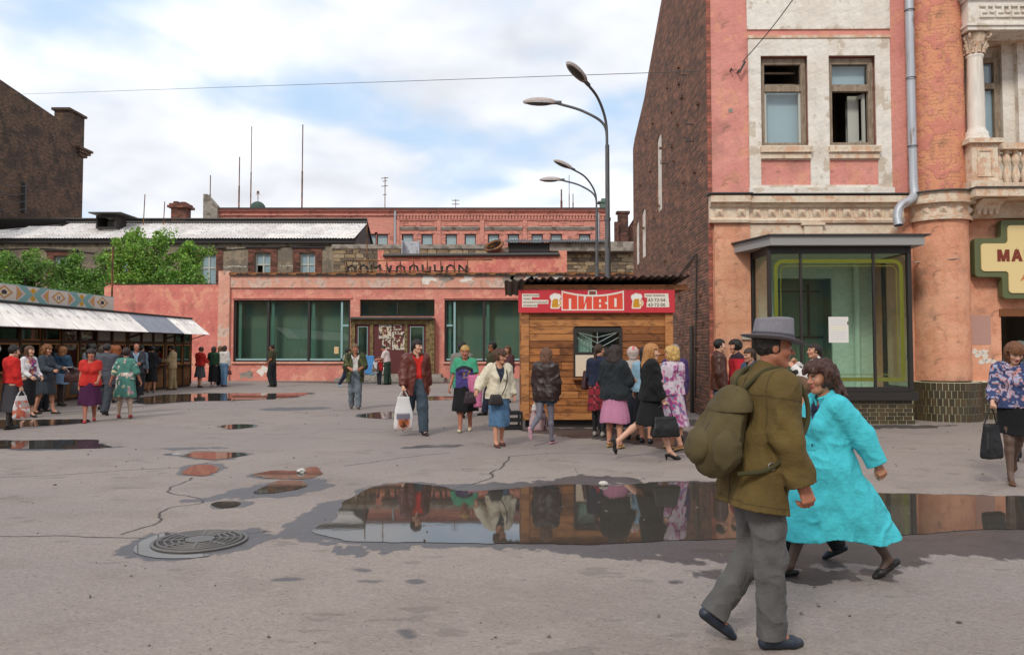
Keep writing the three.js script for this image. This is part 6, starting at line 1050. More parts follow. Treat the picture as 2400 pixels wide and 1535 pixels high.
/* o: at [x, z], yaw (degrees, 0 looks at +z), h height, f female, fat, lean, twist, head [yaw, pitch, roll], legs [[hip, knee], [hip, knee]] left then right,
   arms [[flex, abduct, elbow, inward], ...] left then right, grip [l, r], top / over / bottom / shoes / hair / legs colour; cell in metres */
function person(o, label) {
  const s = o.h / 1.75, f = !!o.f, fat = o.fat ?? 1, cell = (o.cell ?? 0.02) / s;
  const G = thing('person', label, 'person', [o.at[0], 0, o.at[1]], (o.yaw || 0) * RAD);
  // ---- joints
  const legs = o.legs || [[4, 4], [-4, 4]], TH = 0.44, SH = 0.42, AH = 0.085, hx = f ? 0.085 : 0.09, stance = o.stance ?? 0;
  const rel = legs.map(([a, b]) => { const A = a * RAD, B = (a - b) * RAD; return { k: [-TH * Math.cos(A), TH * Math.sin(A)], a: [-TH * Math.cos(A) - SH * Math.cos(B), TH * Math.sin(A) + SH * Math.sin(B)] }; });
  const heelUp = o.heel ?? 0; // raised heels of court shoes
  const need = rel.map((r) => -r.a[0] + AH + heelUp * 0.8), PY = Math.max(...need);
  const J = { hip: [], knee: [], ankle: [], pitch: [] };
  rel.forEach((r, i) => { const sd = i ? -1 : 1, x = sd * (hx + stance * 0.5); J.hip.push(V(sd * hx, PY, 0)); J.knee.push(V(sd * (hx + stance * 0.5), PY + r.k[0], r.k[1])); J.ankle.push(V(sd * (hx + stance), PY + r.a[0], r.a[1])); const gap = PY - need[i]; J.pitch.push(gap < 0.02 ? 0 : (o.swing ?? 1) ? Math.min(1.15, Math.asin(clamp(gap / 0.14, 0, 0.92))) * (r.a[1] < 0 || gap > 0.02 ? 1 : 0) : 0); });
  if (o.pitch) o.pitch.forEach((p, i) => { if (p !== null) J.pitch[i] = p * RAD; });
  const q = new THREE.Quaternion().setFromEuler(new THREE.Euler((o.lean || 0) * RAD, (o.twist || 0) * RAD, (o.side || 0) * RAD, 'YXZ')), PEL = V(0, PY, 0), BASE = 0.945;
  const T = (x, y, z) => V(x, y - BASE, z).applyQuaternion(q).add(PEL), Ti = q.clone().invert();
  const toTorso = (x, y, z) => V(x, y, z).sub(PEL).applyQuaternion(Ti).add(V(0, BASE, 0));
  const sw = f ? 0.158 : 0.182, SHY = 1.425;
  const arms = o.arms || [[0, 6, 12, 10], [0, 6, 12, 10]], UA = 0.285, FA = 0.245;
  J.sh = []; J.el = []; J.wr = []; J.fd = []; J.td = [];
  arms.forEach(([fl, ab, el, inw], i) => {
    const sd = i ? -1 : 1, F = fl * RAD, A = ab * RAD, E = el * RAD, W = inw * RAD;
    const up = V(sd * Math.sin(A), -Math.cos(A), 0).applyAxisAngle(V(1, 0, 0), -F), fw = V(0, Math.sin(F), Math.cos(F)), fi = fw.clone().multiplyScalar(Math.cos(W)).add(V(-sd * Math.sin(W), 0, 0)), fo = up.clone().multiplyScalar(Math.cos(E)).addScaledVector(fi, Math.sin(E)).normalize(), th = up.clone().multiplyScalar(-Math.sin(E)).addScaledVector(fi, Math.cos(E)).normalize();
    const S = T(sd * sw, SHY, -0.01); up.applyQuaternion(q); fo.applyQuaternion(q); th.applyQuaternion(q);
    J.sh.push(S); J.el.push(S.clone().addScaledVector(up, UA)); J.wr.push(J.el[i].clone().addScaledVector(fo, FA)); J.fd.push(fo); J.td.push(th);
  });
  const hd = o.head || [0, 0, 0], HQ = q.clone().multiply(new THREE.Quaternion().setFromEuler(new THREE.Euler((hd[1] || 0) * RAD, (hd[0] || 0) * RAD, (hd[2] || 0) * RAD, 'YXZ')));
  const hs = (o.headScale ?? 1) * Math.pow(1 / s, 0.45), neckTop = T(0, 1.535, 0.005), HC = neckTop.clone().add(V(0, 0.105 * hs, 0.02).applyQuaternion(HQ));
  const c3 = (a, b, ra, rb) => [a.x, a.y, a.z, b.x, b.y, b.z, ra, rb];
  const LR = [0, 1];
  // ---- skin body
  const torso = (e) => {
    const L = [], w = f ? 0.92 : 1, k = fat;
    for (const sd of [-1, 1]) {
      L.push(c3(T(sd * 0.088 * w, 1.35, -0.005), T(sd * 0.072 * w, 1.12, 0.0), 0.098 * w * (0.5 + 0.5 * k) + e, (f ? 0.082 : 0.09) * k + e));
      L.push(c3(T(sd * 0.068, 1.1, 0.005 + 0.02 * (k - 1)), T(sd * (f ? 0.082 : 0.074), 0.955, -0.005), (f ? 0.085 : 0.092) * k + e, (f ? 0.112 : 0.1) * (0.4 + 0.6 * k) + e));
      if (f) L.push(c3(T(sd * 0.072, 1.275, 0.062 * k), T(sd * 0.074, 1.262, 0.078 * k), 0.068 * (0.5 + 0.5 * k) + e * 0.8, 0.055 * k + e * 0.8));
    }
    L.push(c3(T(-sw + 0.035, SHY - 0.005, -0.012), T(sw - 0.035, SHY - 0.005, -0.012), 0.062 + e, 0.062 + e));
    L.push(c3(T(0, 1.44, -0.015), T(0, 1.49, -0.008), 0.08 + e, 0.056 + e * 0.7));
    return L;
  };
  const armCaps = (e, el = 1, e2 = e) => LR.flatMap((i) => { const k = (f ? 0.88 : 1) * (0.7 + 0.3 * fat), A = J.sh[i], B = J.el[i], C = J.wr[i].clone().lerp(J.el[i], 1 - el); return [c3(A, B, 0.056 * k + e, 0.043 * k + e), c3(B, C, 0.042 * k + e, lerp(0.042, 0.029, el) * k + e2)]; });
  const legCaps = (e, e2 = e) => LR.flatMap((i) => { const k = 0.6 + 0.4 * fat, calf = J.knee[i].clone().lerp(J.ankle[i], 0.3).add(V(0, 0, -0.012)); return [c3(J.hip[i], J.knee[i], 0.088 * k + e, 0.056 * k + (e + e2) / 2), c3(J.knee[i], calf, 0.053 * k + (e + e2) / 2, 0.053 * k + e2), c3(calf, J.ankle[i], 0.053 * k + e2, 0.036 + e2)]; });
  const feet = LR.map((i) => { const p = J.pitch[i], a = J.ankle[i], d = V(0, -Math.sin(p), Math.cos(p)), u = V(0, Math.cos(p), Math.sin(p)); return { d, u, a, toe: a.clone().addScaledVector(d, 0.15).addScaledVector(u, -0.062 - heelUp * 0.8), heel: a.clone().addScaledVector(d, -0.045).addScaledVector(u, -0.055) }; });
  const bl = [...torso(-0.004), ...armCaps(0), ...legCaps(0), ...LR.map((i) => c3(feet[i].a, feet[i].a.clone().addScaledVector(feet[i].d, 0.1).addScaledVector(feet[i].u, -0.05 - heelUp * 0.6), 0.034, 0.028)), c3(T(0, 1.46, -0.012), HC.clone().add(V(0, -0.075 * hs, -0.015).applyQuaternion(HQ)), 0.056, 0.052)];
  const skin = lin(o.skin || SKIN.mid), stock = o.stockings ? lin(o.stockings) : null, kneeY = 0;
  const skinAt = (x, y, z) => { const k = 1 + 0.1 * (vn3(x * 20, y * 20, z * 20) - 0.5); return stock && y < PY - 0.02 ? [stock[0] * k, stock[1] * k, stock[2] * k] : [skin[0] * k, skin[1] * k * 0.98, skin[2] * k]; };
  const [blo, bhi] = boundsOf(bl, 0.03), bodyM = meshField(capsField(bl, 0.025), blo, bhi, Math.max(cell, 0.014), 0.03);
  const near = (o.cell ?? 0.02) < 0.014, hc = near ? 0.0042 : 0.0075;
  const brow = lin(o.browColor || '#2c2018'), iris = lin('#2a1c14'), white = lin('#b9b0a8'), lip = lin(o.lips || (f ? '#a04a44' : '#a0604e'));
  const face = (x, y, z) => {
    const ax = Math.abs(x);
    if (z > 0.05) {
      const e = Math.hypot(ax - 0.031, y - 0.006); if (e < 0.012 && z > 0.07) { return e < 0.0058 ? iris : Math.abs(y - 0.006) < 0.0055 ? white : [skin[0] * 0.6, skin[1] * 0.5, skin[2] * 0.45]; }
      if (ax > 0.012 && ax < 0.05 && Math.abs(y - 0.028 + (ax - 0.03) * (ax - 0.03) * 6) < 0.006 && z > 0.06) return brow;
      if (z > 0.07 && y < -0.044 && y > -0.068 && ax < 0.025 - Math.abs(y + 0.056) * 0.5) return lip;
      if (z > 0.03 && Math.hypot(ax - 0.045, y + 0.025) < 0.02) return [skin[0] * 1.04, skin[1] * 0.88, skin[2] * 0.86];
    }
    const k = 1 + 0.08 * (vn3(x * 40, y * 40, z * 40) - 0.5); return [skin[0] * k, skin[1] * k * (z > 0.09 ? 0.92 : 1), skin[2] * k];
  };
  const HM = new THREE.Matrix4().compose(HC, HQ, V(1, 1, 1));
  const bodyList = [{ ...bodyM, color: skinAt }, placed(headMesh(f, hc), HM, false, face, hs)];
  const grip = o.grip || [0.25, 0.25], hcell = near ? 0.0042 : 0.0068;
  J.palm = [];
  LR.forEach((i) => {
    const y = J.fd[i].clone().negate(), z = J.td[i].clone().addScaledVector(J.fd[i], -J.td[i].dot(J.fd[i])).normalize(), x = new THREE.Vector3().crossVectors(y, z);
    const ro = o.handRoll?.[i]; if (ro) { z.applyAxisAngle(y, ro * RAD); x.crossVectors(y, z); }
    const wr = J.wr[i]; bodyList.push(placed(handMesh(grip[i], hcell), frame(wr, x, y, z), i === 1, () => skin, f ? 0.92 : 1.0));
    J.palm.push(wr.clone().addScaledVector(J.fd[i], 0.1).addScaledVector(x, (i ? 1 : -1) * 0.02));
  });
  part(G, 'body', fieldGeo(bodyList, null, s), bodyMat);
  // ---- folds in cloth
  const ridge = (n) => 1 - Math.abs(2 * n - 1) * 2.2;
  const fold = (amp, sd) => (x, y, z) => { const w = vn3(x * 6 + sd, y * 6, z * 6) * 1.6; return amp * (Math.max(-0.4, ridge(vn3(x * 7 + y * 4 + sd + w, y * 5 - x * 3 + sd, z * 8 + w))) * 0.55 + (vn3(x * 22, y * 15 + sd, z * 22 + sd) - 0.5) * 0.7); };
  const pat = (c) => (typeof c === 'function' ? c : solid(c));
  // ---- garment for the upper body
  function upper(name, g, seed) {
    const e = (g.ease ?? 0.016) * 0.82, hem = g.hem ?? 0.93, sl = g.sleeve ?? 1, tl = torso(e), k = (f ? 0.9 : 1);
    if (hem < 0.95) for (const sd of [-1, 1]) tl.push(c3(T(sd * (f ? 0.085 : 0.08), 0.97, 0), T(sd * (0.088 + (g.flare ?? 0.01)), hem - 0.08, 0), (f ? 0.112 : 0.104) * (0.4 + 0.6 * fat) + e, 0.108 * (0.4 + 0.6 * fat) + e + (g.flare ?? 0.01)));
    let ft = capsField(tl, 0.05); const fo = fold(g.folds ?? 0.014, seed), sleeves = [];
    if (g.long) { // full length coat: the cloth hangs from the hips round both legs
      const hy = g.long / s, at = (i) => { const k = J.knee[i], a = J.ankle[i]; return hy > k.y ? J.hip[i].clone().lerp(k, clamp((J.hip[i].y - hy) / (J.hip[i].y - k.y))) : k.clone().lerp(a, clamp((k.y - hy) / (k.y - a.y))); };
      const low = LR.flatMap((i) => { const b = at(i); b.y = hy - 0.06; const m_ = J.hip[i].clone().lerp(b, 0.5); return [c3(T((i ? -1 : 1) * 0.07, 0.95, 0), m_, 0.105 + e, 0.13 + e), c3(m_, b, 0.135 + e, 0.13 + e + (g.flare ?? 0.02))]; });
      const mb = at(0).lerp(at(1), 0.5); mb.y = hy - 0.06; low.push(c3(T(0, 0.94, 0), mb, 0.12 + e, 0.17 + e)); tl.push(...low);
      const up_ = ft, lo_ = capsField(low, 0.1), rip = (x, y, z) => 0.022 * sstep(1.0, 0.4, y) * Math.sin(Math.atan2(x - mb.x, z - mb.z) * 9 + 3 * vn3(x * 4, y * 3, z * 4));
      ft = (x, y, z) => Math.max(smin(up_(x, y, z), lo_(x, y, z) - rip(x, y, z), 0.06), hy + 0.02 * Math.sin(x * 9 + z * 14) - y);
    }
    if (sl > 0) LR.forEach((i) => {
      const A = J.sh[i], B = J.el[i], C = J.wr[i], bulk = 1 + ((g.bulk ?? 1) - 1) * 0.5, kk = k * (0.7 + 0.3 * fat);
      if (sl <= 0.5) { const E = A.clone().lerp(B, sl * 2); sleeves.push({ caps: [c3(A, E, 0.062 * kk + e, (0.056 * kk + e) * bulk)], end: E, dir: B.clone().sub(A).normalize() }); }
      else { const E = B.clone().lerp(C, (sl - 0.5) * 2); sleeves.push({ caps: [c3(A, B, 0.06 * kk + e * 1.1, (0.047 * kk + e) * bulk)], last: c3(B, E, (0.047 * kk + e) * bulk, (0.036 * kk + e * 0.9) * (g.cuff ?? 1)), end: E, dir: C.clone().sub(B).normalize() }); }
    });
    const down = V(0, -1, 0).applyQuaternion(q), hp = T(0, hem, 0), nk = c3(T(0, 1.45, 0.02), T(0, 1.58, 0.045), g.neck ?? 0.062, (g.neck ?? 0.062) + 0.02), collar = g.collar;
    const NC = T(0, 1.478, 0.004), nq = q.clone().multiply(new THREE.Quaternion().setFromEuler(new THREE.Euler(0.42, 0, 0))).invert(), tv = V(0, 0, 0), pv = V(0, 0, 0);
    const F = (x, y, z) => {
      const fx = fo(x, y, z); let d = ft(x, y, z) - fx;
      if (!g.long) d = Math.max(d, (x - hp.x) * down.x + (y - hp.y) * down.y + (z - hp.z) * down.z);
      d = Math.max(d, -cap(nk, x, y, z));
      if (g.open || g.vneck) {
        pv.set(x, y, z).sub(PEL).applyQuaternion(Ti); const ty = pv.y + BASE, w = g.open ? g.open + (g.spread ?? 0.12) * sstep(1.15, 0.8, ty) + 0.05 * sstep(1.3, 1.46, ty) : 0.085 * sstep(g.vneck, 1.47, ty);
        if (w > 0.001) d = Math.max(d, -Math.max(Math.abs(pv.x - (g.openX ?? 0)) - w, -pv.z + 0.03));
      }
      for (const sv of sleeves) { let e2 = 1e3; for (const c of sv.caps) e2 = Math.min(e2, cap(c, x, y, z) - fx); if (sv.last) { const l = Math.max(cap(sv.last, x, y, z) - fx, (x - sv.end.x) * sv.dir.x + (y - sv.end.y) * sv.dir.y + (z - sv.end.z) * sv.dir.z); e2 = smin(e2, l, 0.03); } else e2 = Math.max(e2, (x - sv.end.x) * sv.dir.x + (y - sv.end.y) * sv.dir.y + (z - sv.end.z) * sv.dir.z); d = smin(d, e2, 0.03); }
      if (collar) { tv.set(x, y, z).sub(NC).applyQuaternion(nq); let c = Math.max(Math.abs(Math.hypot(tv.x, tv.z * 1.08) - 0.078 - Math.max(0, -tv.y) * 0.5) - 0.012, Math.abs(tv.y - 0.005) - (typeof collar === 'number' ? collar : 0.03)); if (g.open || g.vneck) c = Math.max(c, -(Math.max(Math.abs(tv.x) - 0.03, -tv.z))); d = smin(d, c, 0.012); }
      return d;
    };
    const all = [...tl, ...sleeves.flatMap((sv) => (sv.last ? [...sv.caps, sv.last] : sv.caps))], [lo, hi] = boundsOf(all, 0.05);
    const m = meshField(F, lo, hi, cell * (g.fine ?? 0.9), 0.06);
    const col = pat(g.color), cf = g.local ? (x, y, z) => { const t = toTorso(x, y, z); return col(t.x, t.y, t.z); } : col;
    return part(G, name, fieldGeo([m], cf, s), g.leather ? leatherMat : near ? coatMat : clothMat);
  }
  // ---- trousers
  function trousers(b) {
    const e = b.ease ?? 0.014, wd = b.wide ?? 0.03, cut = b.cut ?? 1; // cut: share of the shin that is covered
    const L = []; for (const sd of [-1, 1]) L.push(c3(T(sd * 0.07, 1.04, 0), T(sd * 0.08, 0.95, -0.005), (f ? 0.09 : 0.094) * fat + e, (f ? 0.114 : 0.104) * (0.4 + 0.6 * fat) + e));
    const lg = LR.map((i) => { const k = 0.6 + 0.4 * fat, E = J.knee[i].clone().lerp(J.ankle[i], 1.07 * cut), E2 = cut < 0.3 ? J.hip[i].clone().lerp(J.knee[i], b.thigh ?? 0.5) : null; return E2 ? { caps: [], last: c3(J.hip[i], E2, 0.098 * k + e, 0.085 * k + e + wd * 0.6), end: E2, dir: J.knee[i].clone().sub(J.hip[i]).normalize() } : { caps: [c3(J.hip[i], J.knee[i], 0.098 * k + e, 0.062 * k + e + wd * 0.5)], last: c3(J.knee[i], E, 0.062 * k + e + wd * 0.5, 0.045 + wd), end: E, dir: J.ankle[i].clone().sub(J.knee[i]).normalize() }; });
    const ft = capsField(L, 0.05), fo = fold(b.folds ?? 0.014, 7), wy = T(0, b.waist ?? 1.05, 0), up = V(0, 1, 0).applyQuaternion(q);
    const F = (x, y, z) => { const fx = fo(x, y, z); let d = Math.max(ft(x, y, z) - fx, (x - wy.x) * up.x + (y - wy.y) * up.y + (z - wy.z) * up.z); for (const l of lg) { let e2 = Math.max(cap(l.last, x, y, z) - fx, (x - l.end.x) * l.dir.x + (y - l.end.y) * l.dir.y + (z - l.end.z) * l.dir.z); for (const c of l.caps) e2 = smin(e2, cap(c, x, y, z) - fx, 0.04); d = smin(d, e2, 0.04); } return d; };
    const [lo, hi] = boundsOf([...L, ...lg.flatMap((l) => [...l.caps, l.last])], 0.04);
    part(G, b.name || 'trousers', fieldGeo([meshField(F, lo, hi, cell * 0.9, 0.05)], pat(b.color), s), near ? coatMat : clothMat);
  }
  // ---- skirts: rings lofted from the waist to the hem, round both legs
  function skirt(b) {
    const n = near ? 72 : 44, rows = near ? 22 : 14, hem = b.hem / s, wy = b.waist ?? 1.06, top = T(0, wy, 0), fl = b.flare ?? 0.04, pl = b.pleats ?? 7, pa = b.pleat ?? 0.05, P = [], I = [], N = [];
    const legAt = (i, y) => { const h = J.hip[i], k = J.knee[i], a = J.ankle[i]; if (y > k.y) { const t = clamp((h.y - y) / (h.y - k.y + 1e-6)); return h.clone().lerp(k, t); } const t = clamp((k.y - y) / (k.y - a.y + 1e-6)); return k.clone().lerp(a, t); };
    const ring = (y, t, off) => {
      const hipT = sstep(0, 0.28, t), wv = (f ? 0.142 : 0.15) * fat + (b.over ?? 0), wz = 0.108 * fat + (b.over ?? 0), hv = (f ? 0.196 : 0.18) * (0.4 + 0.6 * fat), hz = 0.152 * (0.4 + 0.6 * fat), l = legAt(0, y), r = legAt(1, y), below = y < PY - 0.05, u = sstep(0.2, 1, t);
      const mx = (l.x + r.x) / 2, mz = (l.z + r.z) / 2, c = top.clone().lerp(V(mx, hem, mz), t), cx = below ? lerp(c.x, mx, u * 0.8) : c.x, cz = below ? lerp(c.z, mz + (b.blow ?? 0), u * 0.9) : c.z;
      let rx = lerp(wv, hv, hipT), rz = lerp(wz, hz, hipT);
      rx = Math.max(rx + fl * u * 1.0 - (b.pencil ?? 0) * u, Math.abs(l.x - r.x) / 2 + 0.075 + 0.02); rz = Math.max(rz + fl * u * 1.2 - (b.pencil ?? 0) * u, Math.abs(l.z - r.z) / 2 + 0.085);
      for (let k = 0; k < n; k++) { const a = k / n * 6.2832, w = (vn3(Math.cos(a) * 2 + 9, t * 1.2, Math.sin(a) * 2 + 4) - 0.5) * 2.2, p = 1 + pa * u * Math.sin(pl * a + w) + 0.025 * u * (vn3(Math.cos(a) * 4, t * 5, Math.sin(a) * 4) - 0.5); P.push(cx + Math.cos(a) * (rx * p - off), y + (b.uneven ?? 0.012) * u * Math.sin(3 * a), cz + Math.sin(a) * (rz * p - off)); }
    };
    for (let j = 0; j <= rows; j++) { const t = j / rows; ring(lerp(top.y, hem, t), t, 0); }
    ring(hem + 0.004, 1, 0.012); ring(hem + 0.12, 0.9, 0.022);
    for (let j = 0; j < rows + 2; j++) for (let k = 0; k < n; k++) { const a = j * n + k, b2 = j * n + (k + 1) % n, c = a + n, d = b2 + n; I.push(a, b2, c, b2, d, c); }
    const g = new THREE.BufferGeometry(); g.setAttribute('position', new THREE.Float32BufferAttribute(P, 3)); g.setIndex(I); g.computeVertexNormals();
    const m = { P: new Float32Array(P), N: g.attributes.normal.array, I };
    part(G, b.name || 'skirt', fieldGeo([m], pat(b.color), s), b.leather ? leatherMat : near ? coatMat : clothMat);
  }
  // ---- shoes
  if (o.shoes) {
    const so = o.shoes, col = lin(so.color), sole = lin(so.sole || '#2a2622'), cc = near ? 0.006 : 0.011;
    LR.forEach((i) => {
      const { d, u, a } = feet[i], low = so.low, hu = heelUp;
      // local frame: a = ankle, u up, d forward
      const X = V(1, 0, 0), pt = (f0, h0, x0 = 0) => a.clone().addScaledVector(d, f0).addScaledVector(u, h0).addScaledVector(X, x0 * (i ? -1 : 1));
      const H = -AH; // sole plane below the ankle
      const toeDrop = H - hu * 0.8;
      const L = [c3(pt(-0.045, H + 0.036), pt(0.03, H + 0.034 - hu * 0.3), 0.034, 0.034), c3(pt(0.03, H + 0.034 - hu * 0.3), pt(0.115, toeDrop + 0.026, 0.004), 0.036, 0.037), c3(pt(0.115, toeDrop + 0.026, 0.004), pt(0.165, toeDrop + 0.02, -0.004), 0.036, so.point ? 0.016 : 0.026)];
      if (!low) L.push(c3(pt(-0.02, -0.02), pt(0.03, H + 0.045), 0.04, 0.036));
      const ff = capsField(L, 0.02);
      const pl = so.cutTop ?? (low ? -0.042 : 0.015);
      const F = (x, y, z) => {
        const vx = x - a.x, vy = y - a.y, vz = z - a.z, fu = vx * u.x + vy * u.y + vz * u.z, fd = vx * d.x + vy * d.y + vz * d.z;
        const base = lerp(H, toeDrop, sstep(-0.02, 0.1, fd)) ; let dd = Math.max(ff(x, y, z), base - fu, fu - (fd < 0.06 ? pl : pl + 0.02));
        if (low) dd = Math.max(dd, -cap(c3(pt(-0.03, H + 0.07), pt(0.075, H + 0.052 - hu * 0.5), 0.031, 0.03), x, y, z));
        return dd;
      };
      const [lo, hi] = boundsOf(L, 0.02), parts = [{ ...meshField(F, lo, hi, cc, 0.02), color: (x, y, z) => { const fu = (x - a.x) * u.x + (y - a.y) * u.y + (z - a.z) * u.z; return !hu && fu < H + 0.014 ? sole : col; } }];
      if (hu > 0) { const hl = [c3(pt(-0.05, H + 0.012), pt(-0.052, H - hu + 0.006), 0.02, 0.009)], [l2, h2] = boundsOf(hl, 0.01); parts.push({ ...meshField(capsField(hl, 0.01), l2, h2, 0.006, 0.01), color: () => col }); }
      part(G, 'shoe', fieldGeo(parts, null, s), shoeMat);
    });
  }
  // ---- hair in the head's own frame
  if (o.hair) {
    const H = o.hair, hq = HQ.clone().invert(), col = lin(H.color), t = H.thick ?? 0.012, st = H.style, tv = V(0, 0, 0), cr = H.curl ?? 0.004, fr = H.freq ?? 60;
    const hf = (x, y, z) => { // canonical head space
      let d = ell(x, y, z, 0, 0.033, -0.018, 0.079 + t, 0.089 + t * 1.1, 0.097 + t);
      const fringe = H.fringe ?? 0.052, side = H.side ?? 0.012, nape = H.nape ?? -0.06;
      // open the face
      const fc = Math.max(y - fringe - 0.25 * Math.max(0, 0.06 - z) - 0.1 * x * (H.part ?? 0), -(z - side - 0.02 * sstep(0.0, -0.05, y)));
      if (st === 'bob' || st === 'long' || st === 'scarf') {
        const len = H.len ?? -0.12, r = cap([0, 0.02, -0.03, 0, len, -0.045 - (H.back ?? 0), 0.092 + t, (H.endR ?? 0.08) + t], x, y, z);
        d = smin(d, Math.max(r, len - 0.06 - y), 0.03);
        d = Math.max(d, -fc); 
        const neckHole = Math.max(Math.hypot(x, z - 0.03) - 0.062, -z - 0.035, y + 0.03); d = Math.max(d, -neckHole);
      } else { d = Math.max(d, -fc, nape - y - 0.4 * Math.max(0, z + 0.02)); }
      if (st === 'bun') d = smin(d, Math.hypot(x, y - (H.bunY ?? 0.105), z + (H.bunZ ?? 0.075)) - 0.045, 0.02);
      if (st === 'pony') d = smin(d, cap([0, 0.03, -0.11, 0.0, -0.2 - (H.tail ?? 0), -0.13 - (H.tailBack ?? 0), 0.03, 0.022], x, y, z), 0.03);
      if (st === 'mullet') { d = smin(d, cap([0, 0.0, -0.07, 0, -0.16, -0.12, 0.076, 0.07], x, y, z), 0.04); d = smin(d, cap([0, -0.12, -0.11, 0.0, -0.35, -0.21, 0.07, 0.035], x, y, z), 0.03); d = smin(d, ell(x, y, z, 0, 0.075, 0.01, 0.085, 0.06, 0.095), 0.04); d = Math.max(d, -fc); }
      d -= cr * ((vn3(x * fr, y * fr * 0.6, z * fr) - 0.5) * 2 + (vn3(x * fr * 2.3, y * fr * 0.9, z * fr * 2.3) - 0.5) * 1.3);
      return d;
    };
    const F = (x, y, z) => { tv.set(x, y, z).sub(HC).applyQuaternion(hq).divideScalar(hs); return hf(tv.x, tv.y, tv.z) * hs; };
    const ex = { long: 0.42, mullet: 0.5, pony: 0.44, bob: 0.3, scarf: 0.3 }[st] ?? 0.2, R = ex * hs + t;
    const m = meshField(F, [HC.x - Math.min(R, 0.36), HC.y - R, HC.z - Math.min(R, 0.4)], [HC.x + Math.min(R, 0.36), HC.y + 0.2, HC.z + Math.min(R, 0.4)], near ? 0.0055 : 0.0095, 0.02);
    const hp = H.pattern ? pat(H.pattern) : null;
    part(G, st === 'scarf' ? 'headscarf' : 'hair', fieldGeo([m], (x, y, z) => { if (hp) return hp(x, y, z); const k = 0.6 + 0.8 * vn3(x * 90, y * 14, z * 90); return [col[0] * k, col[1] * k, col[2] * k]; }, s), H.pattern ? clothMat : hairMat);
  }
  if (o.bottom) { if (o.bottom.type === 'skirt') skirt(o.bottom); else trousers(o.bottom); }
  if (o.under) upper(o.under.name || 'shirt', { ease: 0.008, hem: 1.02, ...o.under }, 3);
  if (o.top) upper(o.top.name || 'top', o.top, 11 + o.at[0] * 3);
  if (o.coatSkirt) skirt({ name: 'coat_skirt', ...o.coatSkirt });
  G.updateMatrixWorld();
  const world = (v) => v.clone().multiplyScalar(s).applyMatrix4(G.matrixWorld);
  return { G, J, s, world, HC, HQ, T: (x, y, z) => T(x, y, z), palm: [world(J.palm[0]), world(J.palm[1])], hs };
}
// ---------------------------------------------------------------- bags and things in hands
const bagMat = phys({ vertexColors: true, roughness: 0.35, side: THREE.DoubleSide }), bagLeather = phys({ vertexColors: true, roughness: 0.5, bumpMap: weave, bumpScale: 0.004 });
function ringGeo(rows, n, fn, color, caps = true) { // closed loft, fn(row, k) -> [x,y,z]
  const P = [], I = []; for (let j = 0; j < rows; j++) for (let k = 0; k < n; k++) P.push(...fn(j / (rows - 1), k / n));
  for (let j = 0; j < rows - 1; j++) for (let k = 0; k < n; k++) { const a = j * n + k, b = j * n + (k + 1) % n; I.push(a, b, a + n, b, b + n, a + n); }
  if (caps) for (const j of [0, rows - 1]) { const c = P.length / 3; let x = 0, y = 0, z = 0; for (let k = 0; k < n; k++) { x += P[(j * n + k) * 3] / n; y += P[(j * n + k) * 3 + 1] / n; z += P[(j * n + k) * 3 + 2] / n; } P.push(x, y, z); for (let k = 0; k < n; k++) I.push(...(j ? [j * n + k, j * n + (k + 1) % n, c] : [c, (k + 1) % n, k])); }
  let vol = 0; const m0 = [0, 1, 2].map((a) => { let q = 0; for (let i = a; i < P.length; i += 3) q += P[i]; return q * 3 / P.length; }); for (let i = 0; i < I.length; i += 3) { const [a, b, c] = [0, 1, 2].map((k) => [0, 1, 2].map((e) => P[I[i + k] * 3 + e] - m0[e])); vol += a[0] * (b[1] * c[2] - b[2] * c[1]) - a[1] * (b[0] * c[2] - b[2] * c[0]) + a[2] * (b[0] * c[1] - b[1] * c[0]); }
  if (vol < 0) for (let i = 0; i < I.length; i += 3) [I[i], I[i + 1]] = [I[i + 1], I[i]];
  const g = new THREE.BufferGeometry(); g.setAttribute('position', new THREE.Float32BufferAttribute(P, 3)); g.setIndex(I); g.computeVertexNormals();
  return fieldGeo([{ P: new Float32Array(P), N: g.attributes.normal.array, I }], color);
}
function carrier(label, p, turn, w, h, d, color, grip = 0.1) { // thin plastic carrier bag hanging from the hand at p
  const B = thing('carrier_bag', label, 'bag', [p.x, p.y - h - grip, p.z], turn * RAD), c = typeof color === 'function' ? color : solid(color, 0.05);
  part(B, 'sack', ringGeo(18, 36, (t, u) => { const a = u * 6.2832, y = h * (1 - t), k = lerp(0.62, 1, sstep(0, 0.6, t)), e = sstep(1.02, 0.9, t) , wr = 1 + 0.10 * (vn3(Math.cos(a) * 3 + w * 9, t * 5, Math.sin(a) * 3) - 0.5); return [Math.sign(Math.cos(a)) * Math.pow(Math.abs(Math.cos(a)), 0.7) * w / 2 * k * wr * lerp(0.85, 1, e), y, Math.sin(a) * d / 2 * lerp(0.25, 1, sstep(0.05, 0.8, t)) * wr * lerp(0.6, 1, e)]; }, c), bagMat);
  part(B, 'handle', merged([tube([[-w * 0.24, h - 0.01, 0], [-w * 0.14, h + grip * 0.6, 0], [0, h + grip + 0.015, 0], [w * 0.14, h + grip * 0.6, 0], [w * 0.24, h - 0.01, 0]], 0.011, 16, 6)]), phys({ color: 0xc9c4bd, roughness: 0.4 }));
  return B;
}
